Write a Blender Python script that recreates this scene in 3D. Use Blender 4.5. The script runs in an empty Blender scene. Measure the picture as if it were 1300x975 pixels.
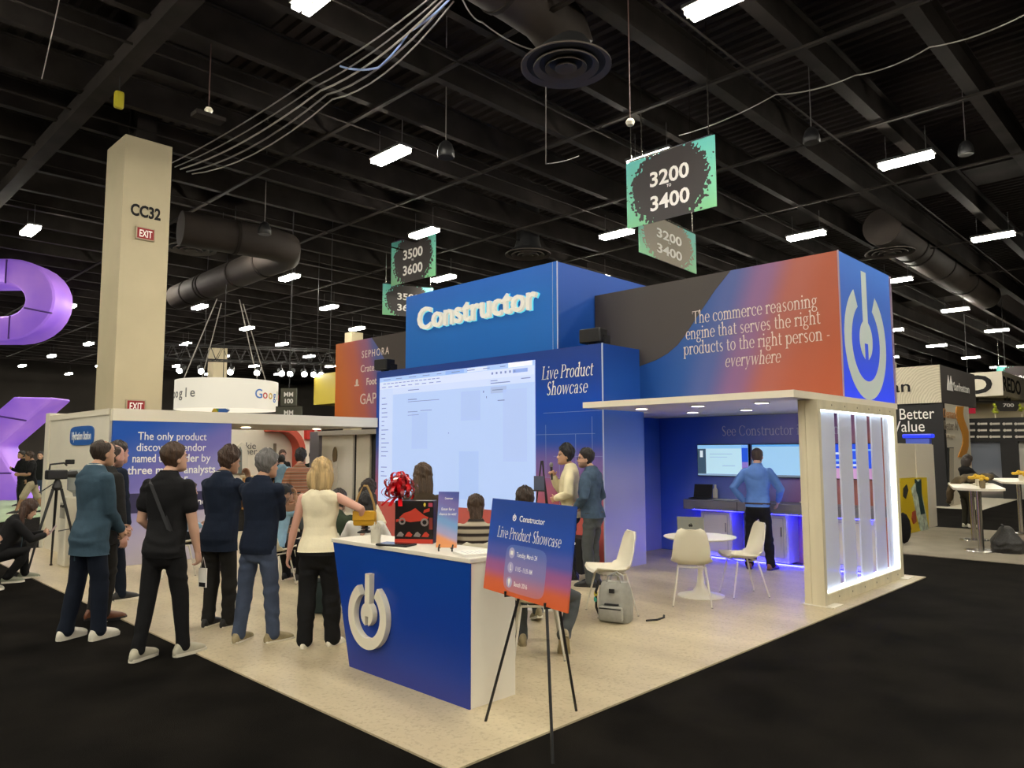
import bpy, bmesh, math, random
import numpy as np
from mathutils import Vector, Matrix
random.seed(7)
S = bpy.context.scene
COL = S.collection
R_ = math.radians

# ------------------------------------------------------------------ camera, world, exposure
CAM = Vector((-2.691, -3.084, 1.70))
AX = Matrix(((0.700, -0.064, -0.711), (-0.714, -0.065, -0.697), (-0.002, 0.996, -0.091)))   # world <- camera axes
_x = Vector((AX[0][0], AX[1][0], 0.0)).normalized()
_fw = Vector((-AX[0][2], -AX[1][2], -AX[2][2])).normalized()
_r = Vector((AX[0][0], AX[1][0], AX[2][0])); _r = (_r - _fw * _r.dot(_fw)).normalized()
_u = _r.cross(_fw).normalized()
F_PX = 934.0
cam = bpy.data.cameras.new('camera'); cam_o = bpy.data.objects.new('camera', cam); COL.objects.link(cam_o)
cam_o.matrix_world = Matrix(((_r.x, _u.x, -_fw.x, CAM.x), (_r.y, _u.y, -_fw.y, CAM.y), (_r.z, _u.z, -_fw.z, CAM.z), (0, 0, 0, 1)))
cam.sensor_width = 36.0; cam.lens = F_PX / 1300 * 36.0; cam.clip_end = 300
S.camera = cam_o
W = bpy.data.worlds.new('hall_world'); S.world = W; W.use_nodes = True
W.node_tree.nodes['Background'].inputs[0].default_value = (0.90, 0.95, 1.0, 1); W.node_tree.nodes['Background'].inputs[1].default_value = 0.035
S.view_settings.view_transform = 'Standard'; S.view_settings.look = 'None'; S.view_settings.gamma = 1; S.view_settings.use_curve_mapping = False
S.view_settings.exposure = 0.0
TUBE_POWER = 165.0            # radiance of the ceiling light diffusers
S.cycles.use_denoising = True
try: S.cycles.denoiser = 'OPENIMAGEDENOISE'
except Exception: pass
S.cycles.max_bounces = 6; S.cycles.diffuse_bounces = 3; S.cycles.glossy_bounces = 3; S.cycles.transmission_bounces = 4; S.cycles.transparent_max_bounces = 6
S.cycles.caustics_reflective = False; S.cycles.caustics_refractive = False
S.cycles.sample_clamp_indirect = 4.0

def ray(px, py):
    return _fw + _r * ((px - 650) / F_PX) - _u * ((py - 487.5) / F_PX)
def pt(px, py, d): return CAM + ray(px, py) * d                 # the place at a given distance in front of the lens
def on_z(px, py, z=0.0):
    r = ray(px, py); return CAM + r * ((z - CAM.z) / r.z)
def on_x(px, py, x):
    r = ray(px, py); return CAM + r * ((x - CAM.x) / r.x)
def on_y(px, py, y):
    r = ray(px, py); return CAM + r * ((y - CAM.y) / r.y)

# ------------------------------------------------------------------ materials
def srgb(*c):
    if len(c) == 1 and isinstance(c[0], str):
        h = c[0].lstrip('#'); c = [int(h[i:i + 2], 16) / 255 for i in (0, 2, 4)]
    return tuple((x / 12.92 if x <= .04045 else ((x + .055) / 1.055) ** 2.4) for x in c[:3])
_M = {}
def nm(name):
    m = bpy.data.materials.new(name); m.use_nodes = True
    return m, m.node_tree.nodes, m.node_tree.links, m.node_tree.nodes['Principled BSDF']
def mat(name, col, rough=.6, metal=0., var=0., scale=8., bump=0., bscale=40., spec=.5, emit=None, estr=0., stretch=(1, 1, 1), trans=0., alpha=1.):
    if name in _M: return _M[name]
    m, n, l, b = nm(name)
    c = srgb(col) if isinstance(col, str) else col
    b.inputs['Base Color'].default_value = (*c, 1); b.inputs['Roughness'].default_value = rough; b.inputs['Metallic'].default_value = metal
    b.inputs['Specular IOR Level'].default_value = spec
    if trans: b.inputs['Transmission Weight'].default_value = trans
    if alpha < 1: b.inputs['Alpha'].default_value = alpha
    if emit is not None:
        e = srgb(emit) if isinstance(emit, str) else emit
        b.inputs['Emission Color'].default_value = (*e, 1); b.inputs['Emission Strength'].default_value = estr
    if var or bump:
        tc = n.new('ShaderNodeTexCoord'); mp = n.new('ShaderNodeMapping'); mp.inputs['Scale'].default_value = stretch
        l.new(tc.outputs['Object'], mp.inputs[0])
    if var:
        t = n.new('ShaderNodeTexNoise'); t.inputs['Scale'].default_value = scale; t.inputs['Detail'].default_value = 5
        l.new(mp.outputs[0], t.inputs['Vector'])
        r = n.new('ShaderNodeValToRGB')
        r.color_ramp.elements[0].position = .3; r.color_ramp.elements[1].position = .7
        r.color_ramp.elements[0].color = (*[x * (1 - var) for x in c], 1); r.color_ramp.elements[1].color = (*[min(1, x * (1 + var)) for x in c], 1)
        l.new(t.outputs['Fac'], r.inputs[0]); l.new(r.outputs[0], b.inputs['Base Color'])
    if bump:
        t = n.new('ShaderNodeTexNoise'); t.inputs['Scale'].default_value = bscale; t.inputs['Detail'].default_value = 4
        l.new(mp.outputs[0], t.inputs['Vector'])
        bp = n.new('ShaderNodeBump'); bp.inputs['Strength'].default_value = bump; bp.inputs['Distance'].default_value = .02
        l.new(t.outputs['Fac'], bp.inputs['Height']); l.new(bp.outputs[0], b.inputs['Normal'])
    _M[name] = m; return m
def emat(name, col, s=1.0):
    if name in _M: return _M[name]
    m, n, l, b = nm(name)
    c = srgb(col) if isinstance(col, str) else col
    b.inputs['Base Color'].default_value = (*[x * .3 for x in c], 1)
    b.inputs['Emission Color'].default_value = (*c, 1); b.inputs['Emission Strength'].default_value = s; b.inputs['Roughness'].default_value = .4
    _M[name] = m; return m
def grad(name, stops, axis=(0, 0, 1, 0), rough=.45, warp=0., emit=0., gen=True):
    """printed graphic: a colour ramp along a.x*X + a.y*Y + a.z*Z + a.w of the generated (0..1) or object coordinates"""
    if name in _M: return _M[name]
    m, n, l, b = nm(name); b.inputs['Roughness'].default_value = rough; b.inputs['Specular IOR Level'].default_value = .3
    tc = n.new('ShaderNodeTexCoord'); d = n.new('ShaderNodeVectorMath'); d.operation = 'DOT_PRODUCT'; d.inputs[1].default_value = axis[:3]
    l.new(tc.outputs['Generated' if gen else 'Object'], d.inputs[0])
    a = n.new('ShaderNodeMath'); a.operation = 'ADD'; a.inputs[1].default_value = axis[3]; l.new(d.outputs['Value'], a.inputs[0])
    src = a.outputs[0]
    if warp:
        t = n.new('ShaderNodeTexNoise'); t.inputs['Scale'].default_value = 1.3; t.inputs['Detail'].default_value = 1; l.new(tc.outputs['Generated' if gen else 'Object'], t.inputs['Vector'])
        k = n.new('ShaderNodeMath'); k.operation = 'MULTIPLY_ADD'; k.inputs[1].default_value = warp; l.new(t.outputs['Fac'], k.inputs[0]); l.new(src, k.inputs[2]); src = k.outputs[0]
    r = n.new('ShaderNodeValToRGB'); e = r.color_ramp.elements; r.color_ramp.interpolation = 'EASE'
    while len(e) < len(stops): e.new(.5)
    for q, (p, c) in zip(e, sorted(stops)): q.position = p; q.color = (*srgb(c), 1)
    l.new(src, r.inputs[0]); l.new(r.outputs[0], b.inputs['Base Color'])
    if emit: l.new(r.outputs[0], b.inputs['Emission Color']); b.inputs['Emission Strength'].default_value = emit
    _M[name] = m; return m

# ------------------------------------------------------------------ object helpers
def link(o, parent=None):
    COL.objects.link(o)
    if parent is not None: o.parent = parent
    return o
def tag(o, label=None, cat=None, group=None, kind=None):
    if label: o['label'] = label
    if cat: o['category'] = cat
    if group: o['group'] = group
    if kind: o['kind'] = kind
    return o
def thing(name, label, cat, loc=(0, 0, 0), yaw=0., group=None, kind=None):
    o = bpy.data.objects.new(name, None); o.empty_display_size = .1; COL.objects.link(o)
    o.location = loc; o.rotation_euler = (0, 0, yaw)
    return tag(o, label, cat, group, kind)
def dup(root, loc, yaw=None, label=None, group=None, scale=None):
    r = root.copy(); COL.objects.link(r); r.location = loc
    if yaw is not None: r.rotation_euler = (0, 0, yaw)
    if scale: r.scale = scale
    if label: r['label'] = label
    if group: r['group'] = group
    for ch in list(root.children):
        c = ch.copy(); COL.objects.link(c); c.parent = r
        for g in list(ch.children):
            d = g.copy(); COL.objects.link(d); d.parent = c
    return r

class MB:
    """collects shapes and links them as ONE mesh object"""
    def __init__(s): s.v = []; s.f = []; s.mi = []; s.M = Matrix()
    def add(s, vs, fs, mi=0):
        o = len(s.v); s.v += [tuple(s.M @ Vector(p)) for p in vs]; s.f += [tuple(i + o for i in f) for f in fs]; s.mi += [mi] * len(fs); return s
    def box(s, x0, x1, y0, y1, z0, z1, mi=0, bev=0.):
        if bev <= 0:
            v = [(x, y, z) for z in (z0, z1) for y in (y0, y1) for x in (x0, x1)]
            return s.add(v, [(0, 2, 3, 1), (4, 5, 7, 6), (0, 1, 5, 4), (2, 6, 7, 3), (0, 4, 6, 2), (1, 3, 7, 5)], mi)
        bm = bmesh.new(); bmesh.ops.create_cube(bm, size=1)
        for q in bm.verts: q.co = Vector(((x0 + x1) / 2 + q.co.x * (x1 - x0), (y0 + y1) / 2 + q.co.y * (y1 - y0), (z0 + z1) / 2 + q.co.z * (z1 - z0)))
        bmesh.ops.bevel(bm, geom=bm.edges[:], offset=min(bev, .49 * min(x1 - x0, y1 - y0, z1 - z0)), segments=2, affect='EDGES', profile=.5)
        bm.verts.index_update(); s.add([q.co[:] for q in bm.verts], [[q.index for q in f.verts] for f in bm.faces], mi); bm.free(); return s
    def tube(s, pts, r, n=10, mi=0, cap=True):
        pts = [Vector(p) for p in pts]; rs = r if isinstance(r, (list, tuple)) else [r] * len(pts)
        vs = []; fs = []; prev = None
        for i, p in enumerate(pts):
            t = (pts[min(i + 1, len(pts) - 1)] - pts[max(i - 1, 0)]).normalized()
            if prev is None:
                a = Vector((0, 0, 1)) if abs(t.z) < .9 else Vector((1, 0, 0)); b = t.cross(a).normalized()
            else: b = (prev - t * prev.dot(t)).normalized()
            prev = b; c = t.cross(b)
            vs += [p + (b * math.cos(k * 2 * math.pi / n) + c * math.sin(k * 2 * math.pi / n)) * rs[i] for k in range(n)]
        for i in range(len(pts) - 1):
            for k in range(n): fs.append((i * n + k, i * n + (k + 1) % n, (i + 1) * n + (k + 1) % n, (i + 1) * n + k))
        if cap: fs.append(tuple(range(n - 1, -1, -1))); fs.append(tuple(range((len(pts) - 1) * n, len(pts) * n)))
        return s.add(vs, fs, mi)
    def lathe(s, prof, c=(0, 0, 0), n=24, mi=0, sx=1., sy=1.):
        vs = []; fs = []
        for (r, z) in prof: vs += [(c[0] + r * sx * math.cos(k * 2 * math.pi / n), c[1] + r * sy * math.sin(k * 2 * math.pi / n), c[2] + z) for k in range(n)]
        for i in range(len(prof) - 1):
            for k in range(n): fs.append((i * n + k, i * n + (k + 1) % n, (i + 1) * n + (k + 1) % n, (i + 1) * n + k))
        if prof[0][0] > 1e-5: fs.append(tuple(range(n - 1, -1, -1)))
        if prof[-1][0] > 1e-5: fs.append(tuple(range((len(prof) - 1) * n, len(prof) * n)))
        return s.add(vs, fs, mi)
    def ball(s, c, r, n=12, mi=0):
        r = r if isinstance(r, (tuple, list)) else (r, r, r); m = n // 2
        vs = []; fs = []
        for i in range(m + 1):
            a = math.pi * i / m
            vs += [(c[0] + r[0] * math.sin(a) * math.cos(k * 2 * math.pi / n), c[1] + r[1] * math.sin(a) * math.sin(k * 2 * math.pi / n), c[2] - r[2] * math.cos(a)) for k in range(n)]
        for i in range(m):
            for k in range(n): fs.append((i * n + k, i * n + (k + 1) % n, (i + 1) * n + (k + 1) % n, (i + 1) * n + k))
        return s.add(vs, fs, mi)
    def prism(s, poly, z0, z1, mi=0):
        """outline in x,y extruded along z (M turns it)"""
        n = len(poly); vs = [(x, y, z0) for x, y in poly] + [(x, y, z1) for x, y in poly]
        fs = [tuple(range(n - 1, -1, -1)), tuple(range(n, 2 * n))] + [(i, (i + 1) % n, n + (i + 1) % n, n + i) for i in range(n)]
        return s.add(vs, fs, mi)
    def strip(s, outer, inner, z0, z1, mi=0):
        """open band between two outlines of equal length (a ring sector), extruded"""
        n = len(outer); vs = [(x, y, z) for z in (z0, z1) for L in (outer, inner) for x, y in L]; fs = []
        o0, i0, o1, i1 = 0, n, 2 * n, 3 * n
        for k in range(n - 1):
            fs += [(o0 + k, i0 + k, i0 + k + 1, o0 + k + 1), (o1 + k, o1 + k + 1, i1 + k + 1, i1 + k), (o0 + k, o0 + k + 1, o1 + k + 1, o1 + k), (i0 + k, i1 + k, i1 + k + 1, i0 + k + 1)]
        fs += [(o0, o1, i1, i0), (o0 + n - 1, i0 + n - 1, i1 + n - 1, o1 + n - 1)]
        return s.add(vs, fs, mi)
    def grid(s, P, mi=0):
        h = len(P); w = len(P[0]); return s.add([p for r in P for p in r], [(i * w + j, i * w + j + 1, (i + 1) * w + j + 1, (i + 1) * w + j) for i in range(h - 1) for j in range(w - 1)], mi)
    def build(s, name, m, parent=None, smooth=False, fix=True, loc=None):
        me = bpy.data.meshes.new(name); me.from_pydata(s.v, [], s.f)
        for q in (m if isinstance(m, (list, tuple)) else [m]): me.materials.append(q)
        me.polygons.foreach_set('material_index', s.mi)
        if fix:
            bm = bmesh.new(); bm.from_mesh(me); bmesh.ops.recalc_face_normals(bm, faces=bm.faces); bm.to_mesh(me); bm.free()
        me.update()
        if smooth: shade(me)
        o = bpy.data.objects.new(name, me); link(o, parent)
        if loc is not None: o.location = loc
        return o
def shade(me, ang=.7):
    me.polygons.foreach_set('use_smooth', [True] * len(me.polygons))
    try: me.set_sharp_from_angle(angle=ang)
    except Exception: pass
def box(name, d, m, parent=None, bev=0.):
    return MB().box(*d, bev=bev).build(name, m, parent)
def basis(o, x, y):
    """matrix whose local x,y run along the two directions, at o"""
    x = Vector(x).normalized(); y = Vector(y); y = (y - x * y.dot(x)).normalized(); z = x.cross(y); o = Vector(o)
    return Matrix(((x.x, y.x, z.x, o.x), (x.y, y.y, z.y, o.y), (x.z, y.z, z.z, o.z), (0, 0, 0, 1)))
FACE_X = lambda o: basis(o, (0, -1, 0), (0, 0, 1))     # text plane on a wall that faces -X
FACE_Y = lambda o: basis(o, (1, 0, 0), (0, 0, 1))      # text plane on a wall that faces -Y

# ------------------------------------------------------------------ lettering
def sans(name, txt, size, m, parent, M, bold=0., align='CENTER', ext=.002, width=None, shear=0., space=1., line=1.):
    c = bpy.data.curves.new(name, 'FONT'); c.body = txt; c.size = size; c.align_x = align; c.align_y = 'BOTTOM_BASELINE' if '\n' not in txt else 'TOP'
    c.extrude = ext; c.offset = bold * size; c.shear = shear; c.resolution_u = 3; c.space_character = space; c.space_line = line
    t = bpy.data.objects.new(name + '_curve', c); COL.objects.link(t)
    dg = bpy.context.evaluated_depsgraph_get(); me = bpy.data.meshes.new_from_object(t.evaluated_get(dg))
    bpy.data.objects.remove(t); bpy.data.curves.remove(c)
    if width and len(me.vertices):
        xs = [v.co.x for v in me.vertices]; k = width / (max(xs) - min(xs)); me.transform(Matrix.Diagonal((k, 1, 1, 1)))
    me.transform(M); me.materials.clear(); me.materials.append(m)
    o = bpy.data.objects.new(name, me); return link(o, parent)

class Glyphs:
    """small drawn serif alphabet; stems, rings and diagonals in units of the em"""
    W = .078; T = .03; X = .45; A = .72; CP = .68; D = -.21
    def __init__(s): s.p = []
    def q(s, *pts): s.p.append(pts)
    def rect(s, x0, x1, y0, y1): s.q((x0, y0), (x1, y0), (x1, y1), (x0, y1))
    def stem(s, x, y0, y1, foot=True, head=0, w=None):
        w = w or s.W; s.rect(x - w / 2, x + w / 2, y0, y1)
        if foot: s.q((x - w * 1.25, y0), (x + w * 1.25, y0), (x + w * 1.25, y0 + .018), (x + w / 2, y0 + .06), (x - w / 2, y0 + .06), (x - w * 1.25, y0 + .018))
        if head == 1: s.q((x - w / 2, y1 - .10), (x - w / 2, y1), (x - w * 1.35, y1 - .045), (x - w * 1.35, y1 - .062))
        if head == 2: s.q((x - w * 1.25, y1 - .018), (x - w / 2, y1 - .06), (x + w / 2, y1 - .06), (x + w * 1.25, y1 - .018), (x + w * 1.25, y1), (x - w * 1.25, y1))
    def arc(s, cx, cy, rx, ry, tx, ty, a0=0, a1=360, n=22):
        for k in range(n):
            a, b = [R_(a0 + (a1 - a0) * (k + e) / n) for e in (0, 1)]
            s.q((cx + rx * math.cos(a), cy + ry * math.sin(a)), (cx + rx * math.cos(b), cy + ry * math.sin(b)),
                (cx + (rx - tx) * math.cos(b), cy + (ry - ty) * math.sin(b)), (cx + (rx - tx) * math.cos(a), cy + (ry - ty) * math.sin(a)))
    def dot(s, x, y, r=.045): s.p.append([(x + r * math.cos(k * .6283), y + r * math.sin(k * .6283)) for k in range(10)])
    def line(s, x0, y0, x1, y1, w0, w1=None):
        w1 = w1 or w0; s.q((x0 - w0 / 2, y0), (x0 + w0 / 2, y0), (x1 + w1 / 2, y1), (x1 - w1 / 2, y1))
    def bar(s, x, y, w=.10): s.rect(x - w, x + w, y, y + .018)
    def arch(s, x0, x1, foot=True):
        c = (x0 + x1) / 2; r = (x1 - x0) / 2 + s.W / 2
        s.arc(c + .0, s.X - .17, r, .18, s.W, .05, 0, 165); s.stem(x1, 0, s.X - .16, foot)
    def glyph(s, ch):
        s.p = []; W, T, X, A, C, D = s.W, s.T, s.X, s.A, s.CP, s.D
        if ch == ' ': return .22
        if ch == 'o': s.arc(.23, .225, .21, .237, W, T); return .46
        if ch == 'c': s.arc(.22, .225, .20, .237, W, T, 42, 318); s.dot(.35, .37); return .40
        if ch == 'e': s.arc(.22, .225, .20, .237, W, T, 0, 322); s.rect(.07, .41, .225, .253); return .42
        if ch in 'nh': s.stem(.10, 0, A if ch == 'h' else X, True, 1); s.arch(.10, .36); return .48
        if ch == 'm': s.stem(.10, 0, X, True, 1); s.arch(.10, .34); s.arch(.34, .58); return .70
        if ch == 'r': s.stem(.10, 0, X, True, 1); s.arc(.23, X - .15, .14, .16, W, .05, 50, 165); s.dot(.31, X - .055); return .34
        if ch == 'u': s.stem(.11, .15, X, False, 1); s.arc(.24, .16, .17, .17, W, .045, 180, 350); s.stem(.38, 0, X, True, 1); return .50
        if ch == 'i': s.stem(.11, 0, X, True, 1); s.dot(.11, .62, .048); return .22
        if ch == 'l': s.stem(.11, 0, A, True, 1); return .22
        if ch == 't': s.stem(.12, .08, .58, False); s.rect(.02, .27, X - .03, X); s.arc(.20, .11, .12, .12, W, .035, 180, 320); return .29
        if ch == 'd': s.arc(.21, .225, .19, .237, W, T); s.stem(.37, 0, A, True, 1); return .48
        if ch == 'p': s.stem(.10, D, X, True, 1); s.arc(.27, .225, .19, .237, W, T); return .49
        if ch == 'g':
            s.arc(.19, .30, .15, .16, W * .85, T); s.arc(.20, -.09, .19, .125, W * .8, T); s.line(.09, .0, .13, .17, .05); s.rect(.30, .40, .41, .445); s.arc(.17, .06, .15, .06, .03, .045, 160, 300); return .42
        if ch == 'a': s.stem(.31, 0, .30, True); s.arc(.20, .30, .147, .155, W * .9, .03, 0, 150); s.dot(.09, .36, .038); s.arc(.18, .135, .14, .145, W * .9, .03); return .43
        if ch == 's': s.arc(.17, .335, .125, .125, W * .8, .035, 35, 270); s.arc(.17, .115, .13, .125, W * .8, .035, -145, 90); s.line(.11, .29, .23, .17, .10); return .34
        if ch in 'vy':
            s.line(.22, 0, .08, X, .05, W * 1.1); s.line(.22, 0, .36, X, .04, T); s.bar(.08, X - .018, .08); s.bar(.36, X - .018, .06)
            if ch == 'y': s.line(.13, D, .225, .02, T, T); s.dot(.11, D + .04, .038)
            return .44
        if ch == 'w':
            for d in (0, .25): s.line(.20 + d, 0, .08 + d, X, .05, W * 1.1); s.line(.20 + d, 0, .33 + d, X, .04, T)
            s.bar(.08, X - .018, .08); s.bar(.33, X - .018, .05); s.bar(.58, X - .018, .06); return .66
        if ch == 'T': s.stem(.29, 0, C); s.rect(.02, .56, C - .03, C); s.rect(.02, .045, C - .15, C); s.rect(.535, .56, C - .15, C); return .56
        if ch == 'L': s.stem(.13, 0, C, True, 2); s.rect(.10, .47, 0, .03); s.q((.44, 0), (.47, 0), (.49, .17), (.47, .17)); return .50
        if ch == 'P': s.stem(.13, 0, C, True, 2); s.arc(.26, C - .18, .22, .18, W, T, -95, 95); s.rect(.13, .27, C - .03, C); s.rect(.13, .27, C - .36, C - .33); return .51
        if ch == 'S': s.arc(.23, .505, .165, .185, W, .035, 30, 270); s.arc(.23, .17, .175, .183, W, .035, -150, 90); s.line(.15, .44, .31, .25, .13); return .46
        if ch == 'C': s.arc(.33, .34, .30, .355, W * 1.05, T, 40, 320); s.rect(.555, .58, .47, .63); return .62
        if ch == '-': s.rect(.04, .22, .19, .225); return .28
        s.rect(0.05, .2, 0, .1); return .25
def serif(name, txt, size, m, parent, M, shear=0., align='CENTER', width=None, bold=1.0, d=.003):
    G = Glyphs(); G.W = .078 * bold; G.T = .03 * bold; polys = []; x = 0
    for ch in txt:
        a = G.glyph(ch); polys += [[(px + x + shear * py, py) for px, py in P] for P in G.p]; x += a + .012
    xs = [p[0] for P in polys for p in P]; x0, x1 = min(xs), max(xs); kx = size if not width else width / (x1 - x0)
    off = {'CENTER': -(x0 + x1) / 2, 'LEFT': -x0}[align]
    b = MB(); b.M = M
    for P in polys: b.add([((px + off) * kx, py * size, d) for px, py in P], [tuple(range(len(P)))])
    return b.build(name, m, parent)

def logo(b, cx, cy, r, z0, z1):
    """ring open at the top with a wrench standing in it"""
    n = 40; A = [R_(90 + 31 + (360 - 62) * k / n) for k in range(n + 1)]
    b.strip([(cx + r * math.cos(a), cy + r * math.sin(a)) for a in A], [(cx + .68 * r * math.cos(a), cy + .68 * r * math.sin(a)) for a in A], z0, z1)
    w = .115 * r; k = []
    for i in range(13):                                     # left half of the jaw
        a = R_(118 + (248 - 118) * i / 12); k.append((cx + .31 * r * math.cos(a), cy + .04 * r + .34 * r * math.sin(a)))
    left = [(cx - w, cy + 1.25 * r), (cx - w, cy + .36 * r)] + k[1:] + [(cx - .085 * r, cy - .30 * r), (cx - .085 * r, cy - .02 * r)]
    left = [(cx, cy + 1.25 * r)] + left + [(cx, cy - .02 * r)]
    right = [(2 * cx - x, y) for x, y in left]
    b.prism(left, z0, z1); b.prism(right, z0, z1); return b
# ------------------------------------------------------------------ the hall
M_carpet = mat('black_carpet', (.0068, .0058, .0046), rough=1., var=.6, scale=1.6, bump=.35, bscale=180, spec=.05)
M_deck = mat('roof_deck_paint', (.021, .0165, .0155), rough=.9, spec=.1)
M_joist = mat('joist_paint', (.021, .0175, .0155), rough=.85, var=.35, scale=1.5, spec=.12)
M_girder = mat('girder_paint', (.021, .018, .016), rough=.9, var=.4, scale=1.0, spec=.1)
M_duct = mat('duct_paint', (.033, .026, .022), rough=.7, var=.25, scale=1.2, spec=.25)
M_black = mat('black_metal', (.010, .010, .011), rough=.45)
M_blackm = mat('matte_black', (.008, .008, .009), rough=.8)
M_curtain = mat('hall_wall_paint', (.10, .088, .075), rough=.9, var=.2, scale=.3)
M_colpaint = mat('column_paint', '#c9bd9c', rough=.7, var=.04, scale=1.5)
M_white = mat('white_laminate', '#e6e0d0', rough=.45)
M_whitegloss = mat('white_plastic', '#e8e2cf', rough=.35)
M_chrome = mat('brushed_steel', (.55, .53, .48), rough=.25, metal=1)
M_cable = mat('grey_cable', (.16, .15, .14), rough=.5)
M_wcable = mat('pale_cable', (.30, .28, .25), rough=.5)
M_wood = mat('pale_plywood', '#d6ccae', rough=.55, var=.10, scale=6, stretch=(1, 1, .12))

def floor_patch(name, poly, z, m, label, cat='floor', h=.01):
    b = MB(); b.prism(poly, z - h, z); o = b.build(name, m); return tag(o, label, cat, kind='structure')
floor_patch('floor', [(-25, -25), (78, -25), (78, 74), (-25, 74)], 0.0, M_carpet, 'black carpet covering the exhibition hall floor', h=.05)

def booth_floor_mat():
    m, n, l, b = nm('booth_flooring'); b.inputs['Roughness'].default_value = .42; b.inputs['Specular IOR Level'].default_value = .35
    tc = n.new('ShaderNodeTexCoord')
    def noise(s, d, st=(1, 1, 1)):
        mp = n.new('ShaderNodeMapping'); mp.inputs['Scale'].default_value = st; l.new(tc.outputs['Object'], mp.inputs[0])
        t = n.new('ShaderNodeTexNoise'); t.inputs['Scale'].default_value = s; t.inputs['Detail'].default_value = d; l.new(mp.outputs[0], t.inputs['Vector']); return t.outputs['Fac']
    r = n.new('ShaderNodeValToRGB'); r.color_ramp.elements[0].color = (*srgb('#b3a587'), 1); r.color_ramp.elements[1].color = (*srgb('#cdbf9f'), 1)
    r.color_ramp.elements[0].position = .3; r.color_ramp.elements[1].position = .7; l.new(noise(1.1, 3, (2.2, .45, 1)), r.inputs[0])
    s = n.new('ShaderNodeValToRGB'); s.color_ramp.elements[0].color = (.62, .6, .57, 1); s.color_ramp.elements[1].color = (1, 1, 1, 1); s.color_ramp.elements[0].position = .33; s.color_ramp.elements[1].position = .48
    l.new(noise(38, 6), s.inputs[0])
    mx = n.new('ShaderNodeMix'); mx.data_type = 'RGBA'; mx.blend_type = 'MULTIPLY'; mx.inputs[0].default_value = .55; l.new(r.outputs[0], mx.inputs[6]); l.new(s.outputs[0], mx.inputs[7]); l.new(mx.outputs[2], b.inputs['Base Color'])
    return m
M_bfloor = booth_floor_mat()
floor_patch('booth_flooring', [(0, 0), (8.38, 0), (8.38, 12.2), (0, 12.2)], .012, M_bfloor, 'beige stone look flooring laid under the blue booth', h=.012)
M_greycarpet = mat('grey_carpet', '#8f8878', rough=.95, var=.12, scale=2, spec=.2)
M_palefloor = mat('pale_vinyl', '#cfc8b4', rough=.5)
M_mint = mat('mint_carpet', '#a9bf9c', rough=.9, var=.12, scale=1.2)
floor_patch('grey_booth_carpet', [(10.6, -9), (16.1, -9), (15.6, 5.2), (10.6, 5.2)], .010, M_greycarpet, 'grey carpet under the tall bar tables')
floor_patch('pale_booth_flooring', [(21.9, 2.2), (33, 2.6), (33, 9), (21.9, 9)], .010, M_palefloor, 'pale floor in front of the black and white far booth')
floor_patch('mint_carpet', [(-9, 18.2), (1.2, 18.2), (4.6, 21.5), (4.6, 30), (-9, 30)], .010, M_mint, 'pale mint carpet under the giant purple letters')

# roof deck, ribs running along Y
b = MB(); zs = []
xs = np.arange(-25, 78.1, .30)
P = []
for x in xs: P += [(x, 10.30), (x + .11, 10.30), (x + .15, 10.38), (x + .26, 10.38)]
b.grid([[(x, y, z) for x, z in P] for y in (-25, 74)])
tag(b.build('ceiling', M_deck, fix=False), 'black corrugated metal roof deck over the hall', 'ceiling', kind='structure')
for nme, d, lab in (('wall_left', (-25, 78, 74, 74.3, 0, 10.4), 'dark far wall of the hall behind the purple letters'), ('wall_right', (78, 78.3, -25, 74, 0, 10.4), 'dark far wall of the hall behind the right hand booths'),
                    ('wall_back', (-25.3, -25, -25, 74, 0, 10.4), 'dark hall wall behind the photographer'), ('wall_near', (-25, 78, -25.3, -25, 0, 10.4), 'dark hall wall on the near side')):
    tag(box(nme, d, M_curtain), lab, 'wall', kind='structure')

def joist(y, x0, x1, z, fw, h):
    b = MB(); b.box(x0, x1, y - fw / 2, y + fw / 2, z, z + .03).box(x0, x1, y - .02, y + .02, z + .03, z + h).box(x0, x1, y - fw / 2, y + fw / 2, z + h, z + h + .03)
    return b
k = 0
for i in range(-7, 36):
    y = .15 + 1.76 * i
    o = joist(y, -16, 77.9, 8.66, (.16 if i > 2 else .24), .62).build('ceiling_joist', M_joist)
    tag(o, 'dark steel joist crossing under the black roof', 'joist', 'parallel roof joists', 'structure')
for i, x in enumerate((2.5, 20.8, 39.1)):
    o = MB().box(x - .8, x + .8, -24.9, 73.9, 9.35, 10.28).build('roof_girder', M_girder)
    tag(o, ['wide dark roof girder passing over the white column', 'wide dark roof girder beyond the numbered signs', 'farthest wide dark roof girder over the hall'][i], 'girder', kind='structure')
for i, x in enumerate((1.42, 5.6, 9.45, 13.5, 17.5, 25.0, 30.5)):
    b = MB(); w = .15 if i == 0 else .045
    b.box(x - w, x + w, -14, 60, 8.58 - (w if i == 0 else 0), 8.58 + w); o = b.build('cross_brace', M_joist)
    tag(o, 'square steel tube running in front of the white column' if i == 0 else 'thin dark pipe crossing below the roof joists', 'pipe', None if i == 0 else 'thin cross pipes under the roof', 'structure')

for i, y in enumerate((2.75, 6.3, 9.7, 13.2, 16.7, 20.3)):
    ob = MB().tube([(-14, y, 8.52 + .04 * (i % 2)), (60, y, 8.52 + .04 * (i % 2))], .022, 6).build('sprinkler_pipe', M_joist); tag(ob, 'thin sprinkler pipe running between the roof joists', 'pipe', 'thin sprinkler pipes under the roof', 'structure')
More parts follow.
